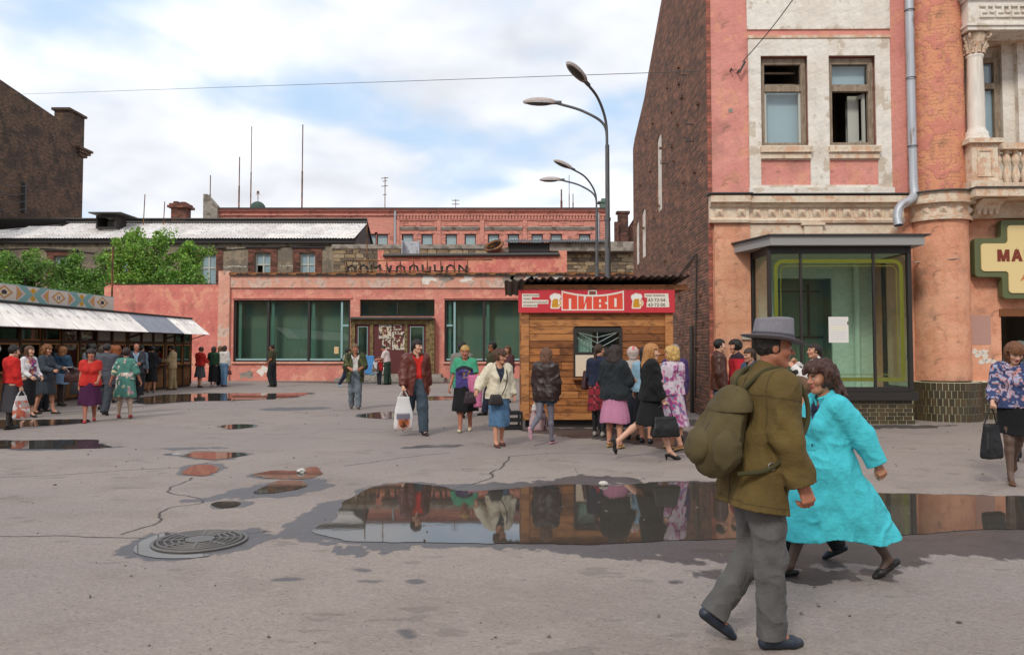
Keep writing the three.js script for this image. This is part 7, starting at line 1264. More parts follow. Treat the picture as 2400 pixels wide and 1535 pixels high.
function handbag(label, p, turn, w, h, d, color, strap, name = 'handbag') { // strap: list of world points
  const B = thing(name, label, 'bag', [p.x, p.y, p.z], turn * RAD), c = lin(color), inv = new THREE.Matrix4();
  const F = (x, y, z) => { const qx = Math.abs(x) - (w / 2 - 0.03 - 0.04 * sstep(0, h, y)), qy = Math.abs(y - h / 2) - (h / 2 - 0.03), qz = Math.abs(z) - (d / 2 - 0.03) * (1 - 0.6 * sstep(h * 0.3, h, y)); return Math.hypot(Math.max(qx, 0), Math.max(qy, 0), Math.max(qz, 0)) + Math.min(Math.max(qx, qy, qz), 0) - 0.03 - 0.008 * (vn3(x * 16, y * 16, z * 16) - 0.5); };
  part(B, 'pouch', fieldGeo([meshField(F, [-w / 2 - 0.03, -0.03, -d / 2 - 0.03], [w / 2 + 0.03, h + 0.03, d / 2 + 0.03], 0.011, 0.02)], (x, y, z) => { const k = 0.9 + 0.2 * vn3(x * 30, y * 30, z * 30); return [c[0] * k, c[1] * k, c[2] * k]; }), bagLeather);
  B.updateMatrixWorld(); inv.copy(B.matrixWorld).invert();
  if (strap) for (const st of strap) part(B, 'strap', tube(st.map((v) => v.clone().applyMatrix4(inv).toArray()), 0.009, 30, 6), phys({ color, roughness: 0.5 }));
  return B;
}
const off = (v, x, y, z) => v.clone().add(V(x, y, z));
const WALK = { a: [[24, 6], [-20, 16]], b: [[-20, 16], [24, 6]], c: [[14, 4], [-12, 22]], d: [[-12, 22], [14, 4]] };
const far = 0.027, mid = 0.0195;

// ---------------------------------------------------------------- left: the queue at the stalls
{
  const a = person({ at: [-10.17, -16.2], yaw: 150, h: 1.68, f: 1, cell: mid, skin: SKIN.pale, stockings: '#2a2522', legs: [[6, 4], [-5, 4]], arms: [[4, 8, 16, 10], [2, 8, 14, 0]], grip: [0.3, 0.9], head: [-10, 12, 0], hair: { style: 'bun', color: '#1d1512', thick: 0.014, fringe: 0.05, nape: -0.07, bunY: 0.11, bunZ: 0.06 }, top: { name: 'sweater', color: solid('#bf1f1a', 0.08, 3), ease: 0.03, bulk: 1.25, hem: 0.97, neck: 0.064, folds: 0.02 }, bottom: { type: 'skirt', color: '#3b393c', hem: 0.36, flare: 0.03, pleats: 6, pleat: 0.03 }, shoes: { color: '#151210', low: 1 } }, 'woman in bright red sweater and long grey skirt with hair in bun');
  const pb = byY([[0.36, solid('#d8d2ce')], [0.0, floral('#d8d2ce', ['#b9483e', '#a89a94', '#c46a4e'], 12, 0.5)]]);
  carrier('white printed carrier bag held by the woman in red sweater', a.palm[1], 60, 0.34, 0.46, 0.1, pb);
  person({ at: [-11.46, -18.9], yaw: 75, h: 1.64, f: 1, cell: mid, skin: SKIN.pale, arms: [[10, 8, 40, 20], [6, 6, 50, 20]], head: [5, 2, 0], hair: { style: 'bob', color: '#5a3c28', len: -0.1, thick: 0.012 }, top: { name: 'blouse', color: byY([[0.9, (x, y, z) => (z > 0.02 && Math.abs(x) < 0.14 ? floral('#d6d0d2', ['#5a3a8a', '#c24a6a', '#d08a3a', '#2f3a5e'], 16, 0.45)(x, y, z) : lin('#d8d4d2'))]]), hem: 0.99, bulk: 1.2, ease: 0.02 }, bottom: { type: 'skirt', color: '#17161a', hem: 0.3, flare: 0.0, pencil: 0.01 }, shoes: { color: '#141212', low: 1 }, heel: 0.04 }, 'woman in white blouse with purple floral front and long black skirt');
  const c = person({ at: [-11.64, -19.9], yaw: 85, h: 1.72, f: 1, cell: mid, skin: SKIN.mid, legs: [[14, 4], [-10, 8]], arms: [[28, 8, 62, 15], [22, 8, 58, 10]], grip: [0.7, 0.7], head: [0, 8, 0], hair: { style: 'bob', color: '#7a4a22', thick: 0.028, curl: 0.012, freq: 34, len: -0.06 }, top: { name: 'jacket', color: '#3a4048', ease: 0.03, bulk: 1.2, hem: 0.88, collar: true }, bottom: { type: 'skirt', color: '#33383f', hem: 0.5, flare: 0.06, pleats: 9 }, shoes: { color: '#1a1716', low: 1 } }, 'woman in dark slate dress with curly ginger hair reading papers');
  const pp = c.palm[0]; solo('paper_sheets', 'white paper sheets in the hands of the curly ginger woman', 'paper', merged([bx(0.16, 0.004, 0.22, 0, 0, 0), bx(0.15, 0.004, 0.2, 0.02, -0.06, 0.02).rotateZ(-0.9)]), std({ color: 0xcfcac4, roughness: 0.9 }), [pp.x + 0.08, pp.y + 0.03, pp.z], 0.4);
  handbag('dark red brown shopping bag beside the slate dressed woman', V(pp.x + 0.12, 0.78, pp.z - 0.1), 10, 0.4, 0.36, 0.12, '#3c1a18', [[off(pp, 0, 0.0, 0), V(pp.x + 0.05, 1.2, pp.z - 0.1), V(pp.x + 0.12, 1.13, pp.z - 0.1)]]);
  const d = person({ at: [-12.75, -22.6], yaw: 175, h: 1.66, f: 1, cell: mid, stockings: '#33231f', legs: [[8, 4], [-8, 6]], stance: 0.06, arms: [[-4, 14, 34, 0], [4, 14, 26, 0]], grip: [0.3, 0.9], hair: { style: 'bob', color: '#8a5a30', thick: 0.02, curl: 0.012, freq: 36, len: -0.1 }, top: { name: 'denim_jacket', color: solid('#274156', 0.15, 2), ease: 0.045, bulk: 1.45, hem: 0.98, collar: true, folds: 0.024 }, bottom: { type: 'skirt', color: '#6d87a0', hem: 0.62, flare: 0.0, pleats: 3 }, shoes: { color: '#1c1614' } }, 'girl in dark denim jacket and short pale denim skirt seen from behind');
  handbag('grey soft bag in the hand of the denim jacket girl', off(d.palm[1], 0.02, -0.48, 0), 5, 0.3, 0.34, 0.12, '#4a4648', [[d.palm[1], off(d.palm[1], 0.01, -0.08, 0.0), off(d.palm[1], 0.02, -0.16, 0)]]);
  person({ at: [-12.95, -24.4], yaw: 200, h: 1.76, cell: mid, hair: { style: 'short', color: '#1f1712', thick: 0.02 }, top: { name: 'jacket', color: '#4c4428', ease: 0.03, collar: true }, bottom: { color: '#33302c' }, shoes: { color: '#1a1614' } }, 'man in olive brown jacket at the stall window behind the red blouse');
  person({ at: [-9.41, -17.8], yaw: 25, h: 1.64, f: 1, fat: 1.22, cell: mid, skin: SKIN.red, legs: [[-14, 12], [20, 4]], arms: [[14, 8, 40, 20], [-2, 8, 8, 0]], grip: [0.7, 0.3], head: [8, 4, 0], hair: { style: 'bob', color: '#211611', thick: 0.018, len: -0.03, fringe: 0.035 }, top: { name: 'blouse', color: solid('#bd2a22', 0.08, 2), sleeve: 0.3, ease: 0.03, hem: 0.9, neck: 0.075 }, bottom: { type: 'skirt', color: '#43123a', hem: 0.38, flare: 0.03, pleats: 7, pleat: 0.06 }, shoes: { color: '#c02a30', low: 1 } }, 'stout dark haired woman in red blouse and purple skirt with red shoes');
  person({ at: [-9.97, -19.6], yaw: 185, h: 1.74, fat: 1.12, cell: mid, skin: SKIN.red, legs: [[10, 4], [-12, 10]], hair: { style: 'short', color: '#2a221e', thick: 0.009 }, top: { name: 'suit_jacket', color: '#4a4c54', ease: 0.04, hem: 0.76, bulk: 1.15, collar: true }, under: { name: 'shirt', color: '#a9b4b8' }, bottom: { color: '#3c4148', wide: 0.035 }, shoes: { color: '#1b1816' } }, 'man in grey suit walking away toward the stalls');
  const h = person({ at: [-9.06, -18.7], yaw: 195, h: 1.62, f: 1, fat: 1.25, cell: 0.017, skin: SKIN.red, stockings: '#b39a86', stance: 0.07, legs: [[6, 4], [-8, 6]], arms: [[-6, 20, 20, -10], [0, 20, 20, 0]], hair: { style: 'short', color: '#33221a', thick: 0.018 }, top: { name: 'dress_top', color: floral('#4c7f72', ['#cdbf9a', '#b98a96', '#d8cfc0', '#35584e'], 9, 0.6), sleeve: 0.55, bulk: 1.35, ease: 0.03, hem: 0.96 }, bottom: { type: 'skirt', name: 'dress_skirt', color: floral('#4c7f72', ['#cdbf9a', '#b98a96', '#d8cfc0', '#35584e'], 9, 0.6), hem: 0.5, flare: 0.05, pleats: 6 }, shoes: { color: '#8a1f1c', sole: '#c8b79a' } }, 'stout woman in green floral dress and dark red shoes seen from behind');
  handbag('black shoulder bag on the green floral dress', off(h.palm[0], -0.26, 0.05, 0.18), 20, 0.36, 0.24, 0.12, '#131313', [[h.world(h.T(0.14, 1.47, 0)), h.world(h.T(0.2, 1.3, 0.02)), off(h.palm[0], -0.3, 0.28, 0.18)]]);
  person({ at: [-11.9, -24.0], yaw: 190, h: 1.68, f: 1, cell: mid, hair: { style: 'long', color: '#8a4a20', thick: 0.03, curl: 0.01, freq: 30, len: -0.16 }, top: { name: 'coat', color: '#1c1a1c', ease: 0.035, hem: 0.8 }, bottom: { type: 'skirt', color: '#1a181a', hem: 0.45 }, shoes: { color: '#141212' } }, 'woman with loose auburn hair and black coat facing the stalls');
  person({ at: [-12.5, -26.5], yaw: 20, h: 1.78, cell: far, skin: SKIN.red, arms: [[20, 6, 60, 20], [18, 6, 60, 20]], head: [30, 0, 0], hair: { style: 'short', color: '#3a2a20', thick: 0.002, fringe: 0.1, side: -0.04 }, top: { name: 'suit_jacket', color: '#33353c', ease: 0.035, hem: 0.78, open: 0.05, spread: 0.03, collar: true }, under: { name: 'shirt', color: '#8fa6bd' }, bottom: { color: '#2b2c30' }, shoes: { color: '#151312' } }, 'balding man in dark suit and pale blue shirt facing the square');
  const k = person({ at: [-13.2, -29.2], yaw: -140, h: 1.66, f: 1, cell: far, arms: [[10, 10, 30, 10], [4, 14, 60, 0]], hair: { style: 'short', color: '#241a14', thick: 0.02 }, top: { name: 'suit_jacket', color: '#16161a', ease: 0.03, bulk: 1.2, hem: 0.9 }, bottom: { type: 'skirt', color: '#141418', hem: 0.42, flare: 0.03 }, shoes: { color: '#b9b2a8', low: 1 }, heel: 0.05 }, 'woman in black suit and pale heels at the slate roofed stall');
  handbag('small black bag under the arm of the black suited woman', off(k.palm[1], 0.05, 0.1, -0.05), 40, 0.28, 0.2, 0.08, '#0f0f10');
  person({ at: [-13.25, -31.1], yaw: -85, h: 1.72, cell: far, arms: [[20, 8, 70, 10], [30, 8, 60, 10]], legs: [[3, 3], [-4, 5]], head: [0, 12, 0], hair: { style: 'short', color: '#1d1611', thick: 0.012 }, top: { name: 'jacket', color: '#a8916c', ease: 0.035, hem: 0.86, bulk: 1.2, collar: true }, bottom: { color: '#96825f' }, shoes: { color: '#6d5a40' } }, 'man in beige jacket and beige trousers leaning at the stall counter');
  person({ at: [-12.95, -33.1], yaw: 160, h: 1.66, f: 1, cell: far, head: [0, 20, 0], arms: [[25, 14, 70, 30], [20, 10, 60, 20]], hair: { style: 'short', color: '#4a3220', thick: 0.026 }, top: { name: 'jacket', color: '#b3241e', ease: 0.04, bulk: 1.3, hem: 0.94 }, bottom: { type: 'skirt', color: '#4a484c', hem: 0.42, flare: 0.05 }, shoes: { color: '#2a2422' } }, 'woman in red jacket and grey skirt bent over at the end stall');
  const n = person({ at: [-12.6, -34.4], yaw: 185, h: 1.7, f: 1, cell: far, hair: { style: 'bob', color: '#6a4a30', thick: 0.012 }, top: { name: 'blouse', color: floral('#bdb6ac', ['#5a5650', '#8a857e'], 14, 0.5), hem: 0.92 }, bottom: { color: '#23283a' }, shoes: { color: '#2a2220' } }, 'person in speckled pale blouse between the red jacket and green sweater');
  handbag('black bag hanging between the women at the end stall', off(n.palm[1], -0.05, -0.35, 0.25), 0, 0.26, 0.32, 0.12, '#161616', [[off(n.palm[1], -0.05, 0.0, 0.2), off(n.palm[1], -0.05, -0.05, 0.25)]]);
  person({ at: [-12.62, -33.7], yaw: 190, h: 1.68, f: 1, cell: far, arms: [[20, 10, 60, 20], [16, 12, 50, 10]], hair: { style: 'bob', color: '#2e211a', thick: 0.012, len: -0.08 }, top: { name: 'sweater', color: '#163a24', ease: 0.035, bulk: 1.3, hem: 0.96 }, bottom: { type: 'skirt', color: '#151416', hem: 0.22, flare: 0.02 }, shoes: { color: '#b8b0a8', sole: '#c8c2ba' } }, 'woman in dark green sweater and long black skirt with her back turned');
  const w = person({ at: [-12.2, -33.8], yaw: 170, h: 1.72, f: 1, cell: far, hair: { style: 'bob', color: '#3a2a20', thick: 0.012, len: -0.06 }, top: { name: 'shirt', color: '#c9c3bc', ease: 0.035, bulk: 1.3, hem: 1.0 }, bottom: { color: solid('#5a7a96', 0.2, 1), ease: 0.006 }, shoes: { color: '#6a4432' } }, 'woman in white shirt and blue jeans at the end of the stalls');
  handbag('small dark red bag beside the blue jeans', off(w.palm[1], 0.02, -0.28, 0), 10, 0.2, 0.2, 0.08, '#4c1c1a', [[w.palm[1], off(w.palm[1], 0.02, -0.09, 0)]]);
}
{
  person({ at: [-10.6, -15.9], yaw: 160, h: 1.72, f: 1, cell: mid, arms: [[4, 12, 30, 0], [4, 10, 30, 0]], hair: { style: 'bob', color: '#2a1e18', thick: 0.014 }, top: { name: 'coat', color: '#20263a', ease: 0.04, bulk: 1.3, hem: 0.8 }, bottom: { type: 'skirt', color: '#20222c', hem: 0.4 }, shoes: { color: '#161412' } }, 'woman in navy coat left of the red sweater');
  person({ at: [-12.1, -20.6], yaw: 100, h: 1.66, f: 1, cell: mid, hair: { style: 'short', color: '#5a3a24', thick: 0.02 }, top: { name: 'shirt', color: '#3f6a8e', ease: 0.03, bulk: 1.2, hem: 0.9 }, bottom: { color: '#1c1e24' }, shoes: { color: '#161412' } }, 'person in blue shirt half hidden behind the slate dress');
  person({ at: [-12.2, -23.2], yaw: 200, h: 1.74, cell: mid, hair: { style: 'short', color: '#1e1612', thick: 0.012 }, top: { name: 'jacket', color: '#5a5f66', ease: 0.03, collar: true }, bottom: { color: '#2c2e34' }, shoes: { color: '#161412' } }, 'man in pale grey jacket between the denim jacket and red blouse');
  person({ at: [-11.0, -21.4], yaw: 150, h: 1.68, f: 1, cell: mid, hair: { style: 'bob', color: '#3a281c', thick: 0.014 }, top: { name: 'blouse', color: '#8a4a3a', ease: 0.03 }, bottom: { type: 'skirt', color: '#2a2c3a', hem: 0.4 }, shoes: { color: '#161412' } }, 'woman in rust brown blouse behind the grey suit');
  person({ at: [-13.0, -27.9], yaw: 170, h: 1.72, cell: far, hair: { style: 'short', color: '#17110e', thick: 0.012 }, top: { name: 'shirt', color: '#6a7a84', ease: 0.03 }, bottom: { color: '#26282e' }, shoes: { color: '#161412' } }, 'man in blue grey shirt between the balding man and the black suit');
  person({ at: [-12.7, -25.3], yaw: 170, h: 1.7, f: 1, cell: far, hair: { style: 'bob', color: '#8a4a22', thick: 0.018 }, top: { name: 'jacket', color: '#3c4a40', ease: 0.03 }, bottom: { type: 'skirt', color: '#2a2a2e', hem: 0.4 }, shoes: { color: '#161412' } }, 'red haired woman in dull green jacket at the stall counter');
}
// ---------------------------------------------------------------- middle of the square
{
  person({ at: [-10.08, -33.5], yaw: -100, h: 1.78, cell: far, skin: SKIN.dark, legs: [[10, 26], [-4, 4]], arms: [[-8, 8, 60, 10], [120, 30, 130, 30]], hair: { style: 'short', color: '#15110e', thick: 0.012 }, top: { name: 'shirt', color: '#3d3c22', sleeve: 0.4, ease: 0.025, hem: 0.98 }, bottom: { color: '#1c1d20', wide: 0.04, ease: 0.02 }, shoes: { color: '#3a3430' } }, 'man in dark olive shirt holding a hand to his head before the shop window');
  const m = person({ at: [-4.23, -21.5], yaw: 12, h: 1.74, cell: 0.016, skin: SKIN.red, legs: [[6, 6], [-8, 10]], arms: [[16, 12, 62, 38], [16, 12, 62, 38]], grip: [0.7, 0.7], head: [10, 8, 4], hair: { style: 'short', color: '#6a5238', thick: 0.012 }, browColor: '#5a4430', top: { name: 'camouflage_jacket', color: camo, ease: 0.04, sleeve: 0.72, bulk: 1.3, hem: 0.74, open: 0.07, spread: 0.06, collar: true, folds: 0.022 }, under: { name: 'undershirt', color: '#c6c0ba', sleeve: 0, neck: 0.085, hem: 1.02 }, bottom: { color: solid('#667078', 0.25, 0.8), ease: 0.012 }, shoes: { color: '#3a3630', sole: '#8a8474' } }, 'man in open camouflage jacket and washed grey jeans holding a small camera');
  const cp = m.palm[0].clone().lerp(m.palm[1], 0.5); solo('pocket_camera', 'small white camera in the hands of the camouflage jacket man', 'camera', merged([bx(0.12, 0.07, 0.035), cyl(0.022, 0.024, 0.03, 0, 0, 0).rotateX(Math.PI / 2).translate(0, 0, 0.03), bx(0.03, 0.02, 0.03, 0.03, 0.04, 0)]), std({ color: 0xc4c0ba, roughness: 0.5 }), [cp.x, cp.y + 0.02, cp.z + 0.04], 0.2);
  person({ at: [-6.95, -33.6], yaw: 80, h: 1.6, cell: far, legs: WALK.c, head: [10, 15, 0], hair: { style: 'short', color: '#17110e', thick: 0.03, curl: 0.01 }, top: { name: 'shirt', color: '#a89f90', ease: 0.03, hem: 0.94 }, bottom: { color: '#1d2236' }, shoes: { color: '#8fb6c8' } }, 'curly haired person in grey shirt and navy trousers with light blue shoes');
  const f = person({ at: [-5.57, -35.6], yaw: -100, h: 1.76, fat: 1.1, cell: far, skin: SKIN.red, lean: 10, head: [0, 25, 0], arms: [[28, 6, 66, 10], [30, 6, 50, 10]], grip: [0.8, 0.8], hair: { style: 'short', color: '#2a2420', thick: 0.008 }, top: { name: 'shirt', color: '#cfbcb8', sleeve: 0.45, ease: 0.03, hem: 1.0 }, bottom: { color: '#24382c', wide: 0.04 }, shoes: { color: '#1c1a18' } }, 'man in pale pink shirt and dark green trousers bending over the steps');
  carrier('white carrier bag with dark print held by the pale pink shirted man', f.palm[0], 20, 0.3, 0.5, 0.1, byY([[0.4, solid('#c9c6c4')], [0.0, floral('#c9c6c4', ['#3d4a5a', '#6a5a4a'], 9, 0.5)]]));
  person({ at: [-5.95, -35.75], yaw: 160, h: 1.18, headScale: 1.12, cell: far, hair: { style: 'short', color: '#5a3a22', thick: 0.012 }, top: { name: 'shirt', color: '#a8201e', ease: 0.02 }, bottom: { color: '#22242c' }, shoes: { color: '#1c1a18' } }, 'small child in red shirt in front of the pink shirted man');
  // pushchair
  const S = thing('pushchair', 'folding pushchair with blue canvas seat before the steps', 'pushchair', [-6.35, 0, -36.9], -0.9), fr = std({ color: 0xb9b4aa, roughness: 0.4, metalness: 0.4 }), bl = std({ color: 0x2f6f86, roughness: 0.9 });
  for (const sd of [-0.2, 0.2]) { part(S, 'frame', merged([bar([sd, 0.08, 0.35], [sd, 0.95, -0.4], 0.012), bar([sd, 0.08, -0.3], [sd, 0.55, 0.1], 0.012), bar([sd, 0.95, -0.4], [sd, 1.0, -0.5], 0.014)]), fr); for (const z of [0.35, -0.3]) part(S, 'wheel', new THREE.TorusGeometry(0.065, 0.016, 6, 16).rotateY(Math.PI / 2), std({ color: 0x8a8680, roughness: 0.6 }), [sd, 0.08, z]); }
  part(S, 'seat', (() => { const g = new THREE.PlaneGeometry(0.38, 0.9, 6, 12), p = g.attributes.position; for (let i = 0; i < p.count; i++) { const t = p.getY(i) / 0.9 + 0.5, x = p.getX(i); p.setXYZ(i, x, t < 0.4 ? 0.42 - 0.03 * Math.cos(x * 8) : 0.42 + (t - 0.4) * 0.75, t < 0.4 ? 0.25 - t * 0.6 : 0.01 - (t - 0.4) * 0.5); } g.computeVertexNormals(); return g; })(), std({ color: 0x2f6f86, roughness: 0.9, side: THREE.DoubleSide }));
  part(S, 'footrest', bar([-0.2, 0.2, 0.42], [0.2, 0.2, 0.42], 0.015), fr);
  handbag('bright blue cloth bag standing on the pavilion steps', V(-7.0, 0.36, -39.2), 15, 0.5, 0.9, 0.25, '#4a86bd', null, 'cloth_bag'); handbag('crumpled white bag lying on the pavilion steps', V(-6.4, 0.36, -39.15), -10, 0.7, 0.34, 0.3, '#c8c4bc', null, 'cloth_bag');
  // walkers towards the camera
  const a = person({ at: [-1.83, -15.2], yaw: 28, h: 1.81, cell: 0.014, skin: SKIN.pale, legs: [[14, 4], [-16, 34]], arms: [[-10, 10, 12, 0], [6, 12, 14, 0]], grip: [0.4, 0.9], head: [28, 6, 0], hair: { style: 'short', color: '#1b130f', thick: 0.02, fringe: 0.045 }, top: { name: 'leather_jacket', color: solid('#5e2418', 0.15, 1.5), ease: 0.042, bulk: 1.3, hem: 0.74, open: 0.055, openX: 0.01, spread: 0.06, collar: 0.036, leather: 1, folds: 0.02 }, under: { name: 'tee_shirt', color: '#c8281e', sleeve: 0, neck: 0.066, hem: 1.02 }, bottom: { color: solid('#3a4650', 0.15, 1), wide: 0.04, ease: 0.018 }, shoes: { color: '#2a1a14' } }, 'young man in open brown leather jacket over red tee shirt carrying white bag');
  const face = byY([[0.30, solid('#d6d2cf')], [0.02, (x, y, z) => { if (Math.abs(x) > 0.13 || z < 0) return lin('#d2cecb'); const e = Math.hypot(x * 1.1, (y - 0.16) * 0.9); return y > 0.18 + 0.04 * vn3(x * 20, 0, 0) ? lin('#6e6a74') : e < 0.12 ? (vn3(x * 30, y * 30, 4) > 0.62 ? lin('#3c2018') : lin('#a85a30')) : lin('#c9a79c'); }], [0, solid('#cfcac6')]]);
  carrier('white carrier bag printed with an orange picture by the leather jacket man', a.palm[1], 20, 0.36, 0.62, 0.1, face);
  const shirt = (x, y, z) => { const k = y - 0.32 * (0.1 - x * x * 4) ; return y > 1.36 - 2.2 * x * x ? lin('#3f9470') : y > 1.29 - 2.2 * x * x && Math.abs(x) < 0.17 ? lin('#1d1b24') : Math.abs(x) > 0.185 ? lin('#3f9470') : z > 0.03 && x > -0.02 && x < 0.13 && y > 1.1 && y < 1.27 ? floral('#4a3f82', ['#c2a84a', '#b8506a', '#4a8a6a', '#c47a3a'], 26, 0.5)(x, y, z) : lin('#453c78'); };
  const b = person({ at: [-0.93, -15.8], yaw: -3, h: 1.68, f: 1, fat: 1.28, cell: 0.0155, skin: SKIN.red, legs: [[-8, 14], [10, 4]], arms: [[12, 10, 60, 10], [4, 16, 8, -8]], grip: [0.7, 0.25], head: [6, 12, 0], hair: { style: 'short', color: '#b08a4e', thick: 0.02, fringe: 0.05 }, browColor: '#7a5a38', top: { name: 'tee_shirt', color: shirt, local: 1, sleeve: 0.42, bulk: 1.2, ease: 0.04, hem: 0.9, neck: 0.07, fine: 0.75 }, bottom: { type: 'skirt', color: '#121214', hem: 0.40, flare: 0.05, pleats: 6 }, shoes: { color: '#cdbb98', low: 1 } }, 'blonde woman in green and purple tee shirt with black skirt and cream shoes');
  const jk = b.palm[0]; const J = solo('folded_jacket', 'pink jacket folded over the arm of the green and purple tee shirt', 'jacket', ringGeo(16, 26, (t, u) => { const q = u * 6.283; return [0.11 * Math.cos(q) * (1 + 0.25 * Math.sin(t * 5)) + 0.08 * t, -0.62 * t + 0.1, 0.07 * Math.sin(q) * (1 + 0.3 * vn3(q, t * 5, 2)) ]; }, solid('#c06a8c', 0.12, 2)), clothMat, [jk.x + 0.05, jk.y + 0.03, jk.z]); 
  handbag('dark patterned handbag below the pink jacket', V(jk.x - 0.02, jk.y - 0.42, jk.z + 0.05), 10, 0.26, 0.24, 0.12, '#2e1c22', [[off(jk, -0.02, 0.0, 0.02), off(jk, -0.02, -0.15, 0.05)]]);
  person({ at: [-1.19, -19.0], yaw: 170, h: 1.78, cell: mid, legs: WALK.c, hair: { style: 'short', color: '#191210', thick: 0.022 }, top: { name: 'jacket', color: '#77736a', ease: 0.035, hem: 0.9, collar: true }, bottom: { color: '#1c1c20', wide: 0.035 }, shoes: { color: '#161412' } }, 'dark haired man in grey jacket walking away behind the blonde woman');
  const sg = person({ at: [-0.47, -19.5], yaw: -75, h: 1.8, cell: 0.017, skin: SKIN.dark, legs: WALK.d, arms: [[-8, 8, 20, 5], [8, 8, 26, 5]], head: [0, 0, 0], hair: { style: 'short', color: '#14100d', thick: 0.012 }, top: { name: 'jacket', color: '#3b3a20', ease: 0.045, bulk: 1.3, hem: 0.84, collar: true }, bottom: { color: '#22263a' }, shoes: { color: '#131110' } }, 'man in olive jacket and sunglasses striding past the kiosk');
  { const q = sg.HQ, at = (x, y, z) => V(x, y, z).multiplyScalar(sg.hs).applyQuaternion(q).add(sg.HC).multiplyScalar(sg.s).toArray(); part(sg.G, 'sunglasses', merged([tube([at(-0.07, 0.01, 0.0), at(-0.062, 0.008, 0.08), at(-0.03, 0.004, 0.1), at(0, 0.01, 0.104), at(0.03, 0.004, 0.1), at(0.062, 0.008, 0.08), at(0.07, 0.01, 0.0)], 0.006, 30, 5), ...[-1, 1].map((e) => new THREE.SphereGeometry(0.026, 10, 8).scale(1, 0.75, 0.5).applyQuaternion(q).translate(...at(e * 0.033, 0.004, 0.092)))]), phys({ color: 0x0c0b0b, roughness: 0.15 })); }
  person({ at: [-0.13, -24.0], yaw: -40, h: 1.68, f: 1, cell: mid, hair: { style: 'bob', color: '#5e3a22', thick: 0.014 }, top: { name: 'jacket', color: '#4a2a2c', ease: 0.03 }, bottom: { type: 'skirt', color: '#26242a', hem: 0.4 }, shoes: { color: '#1a1614' } }, 'woman in dark wine jacket beside the left end of the kiosk');
  const c = person({ at: [-0.22, -13.4], yaw: 20, h: 1.6, f: 1, cell: 0.0145, skin: SKIN.mid, legs: [[-4, 8], [8, 4]], arms: [[-12, 14, 34, 0], [-14, 32, 50, -20]], grip: [0.3, 0.3], head: [42, 8, 0], hair: { style: 'short', color: '#4e3220', thick: 0.034, curl: 0.012, freq: 38, fringe: 0.045 }, top: { name: 'cardigan', color: solid('#cfc4ac', 0.1, 3), ease: 0.05, bulk: 1.5, hem: 0.88, vneck: 1.1, folds: 0.022 }, under: { name: 'blouse', color: '#262e3e', sleeve: 0, neck: 0.06 }, bottom: { type: 'skirt', color: solid('#4e6f8e', 0.35, 1.6), hem: 0.34, flare: 0.0, pleats: 5, pleat: 0.03 }, shoes: { color: '#5a2c20', low: 1 } }, 'woman in cream knitted cardigan and faded denim skirt with dark shoulder bag');
  const hb = c.world(c.T(-0.02, 0.86, 0.22)); handbag('small dark brown shoulder bag across the cream cardigan', off(hb, -0.1, -0.08, 0.02), 15, 0.26, 0.18, 0.1, '#241a18', [[c.world(c.T(0.1, 1.48, 0.06)), c.world(c.T(0.1, 1.32, 0.17)), c.world(c.T(0.06, 1.1, 0.2)), off(hb, 0.0, 0.08, 0.02)]]);
}
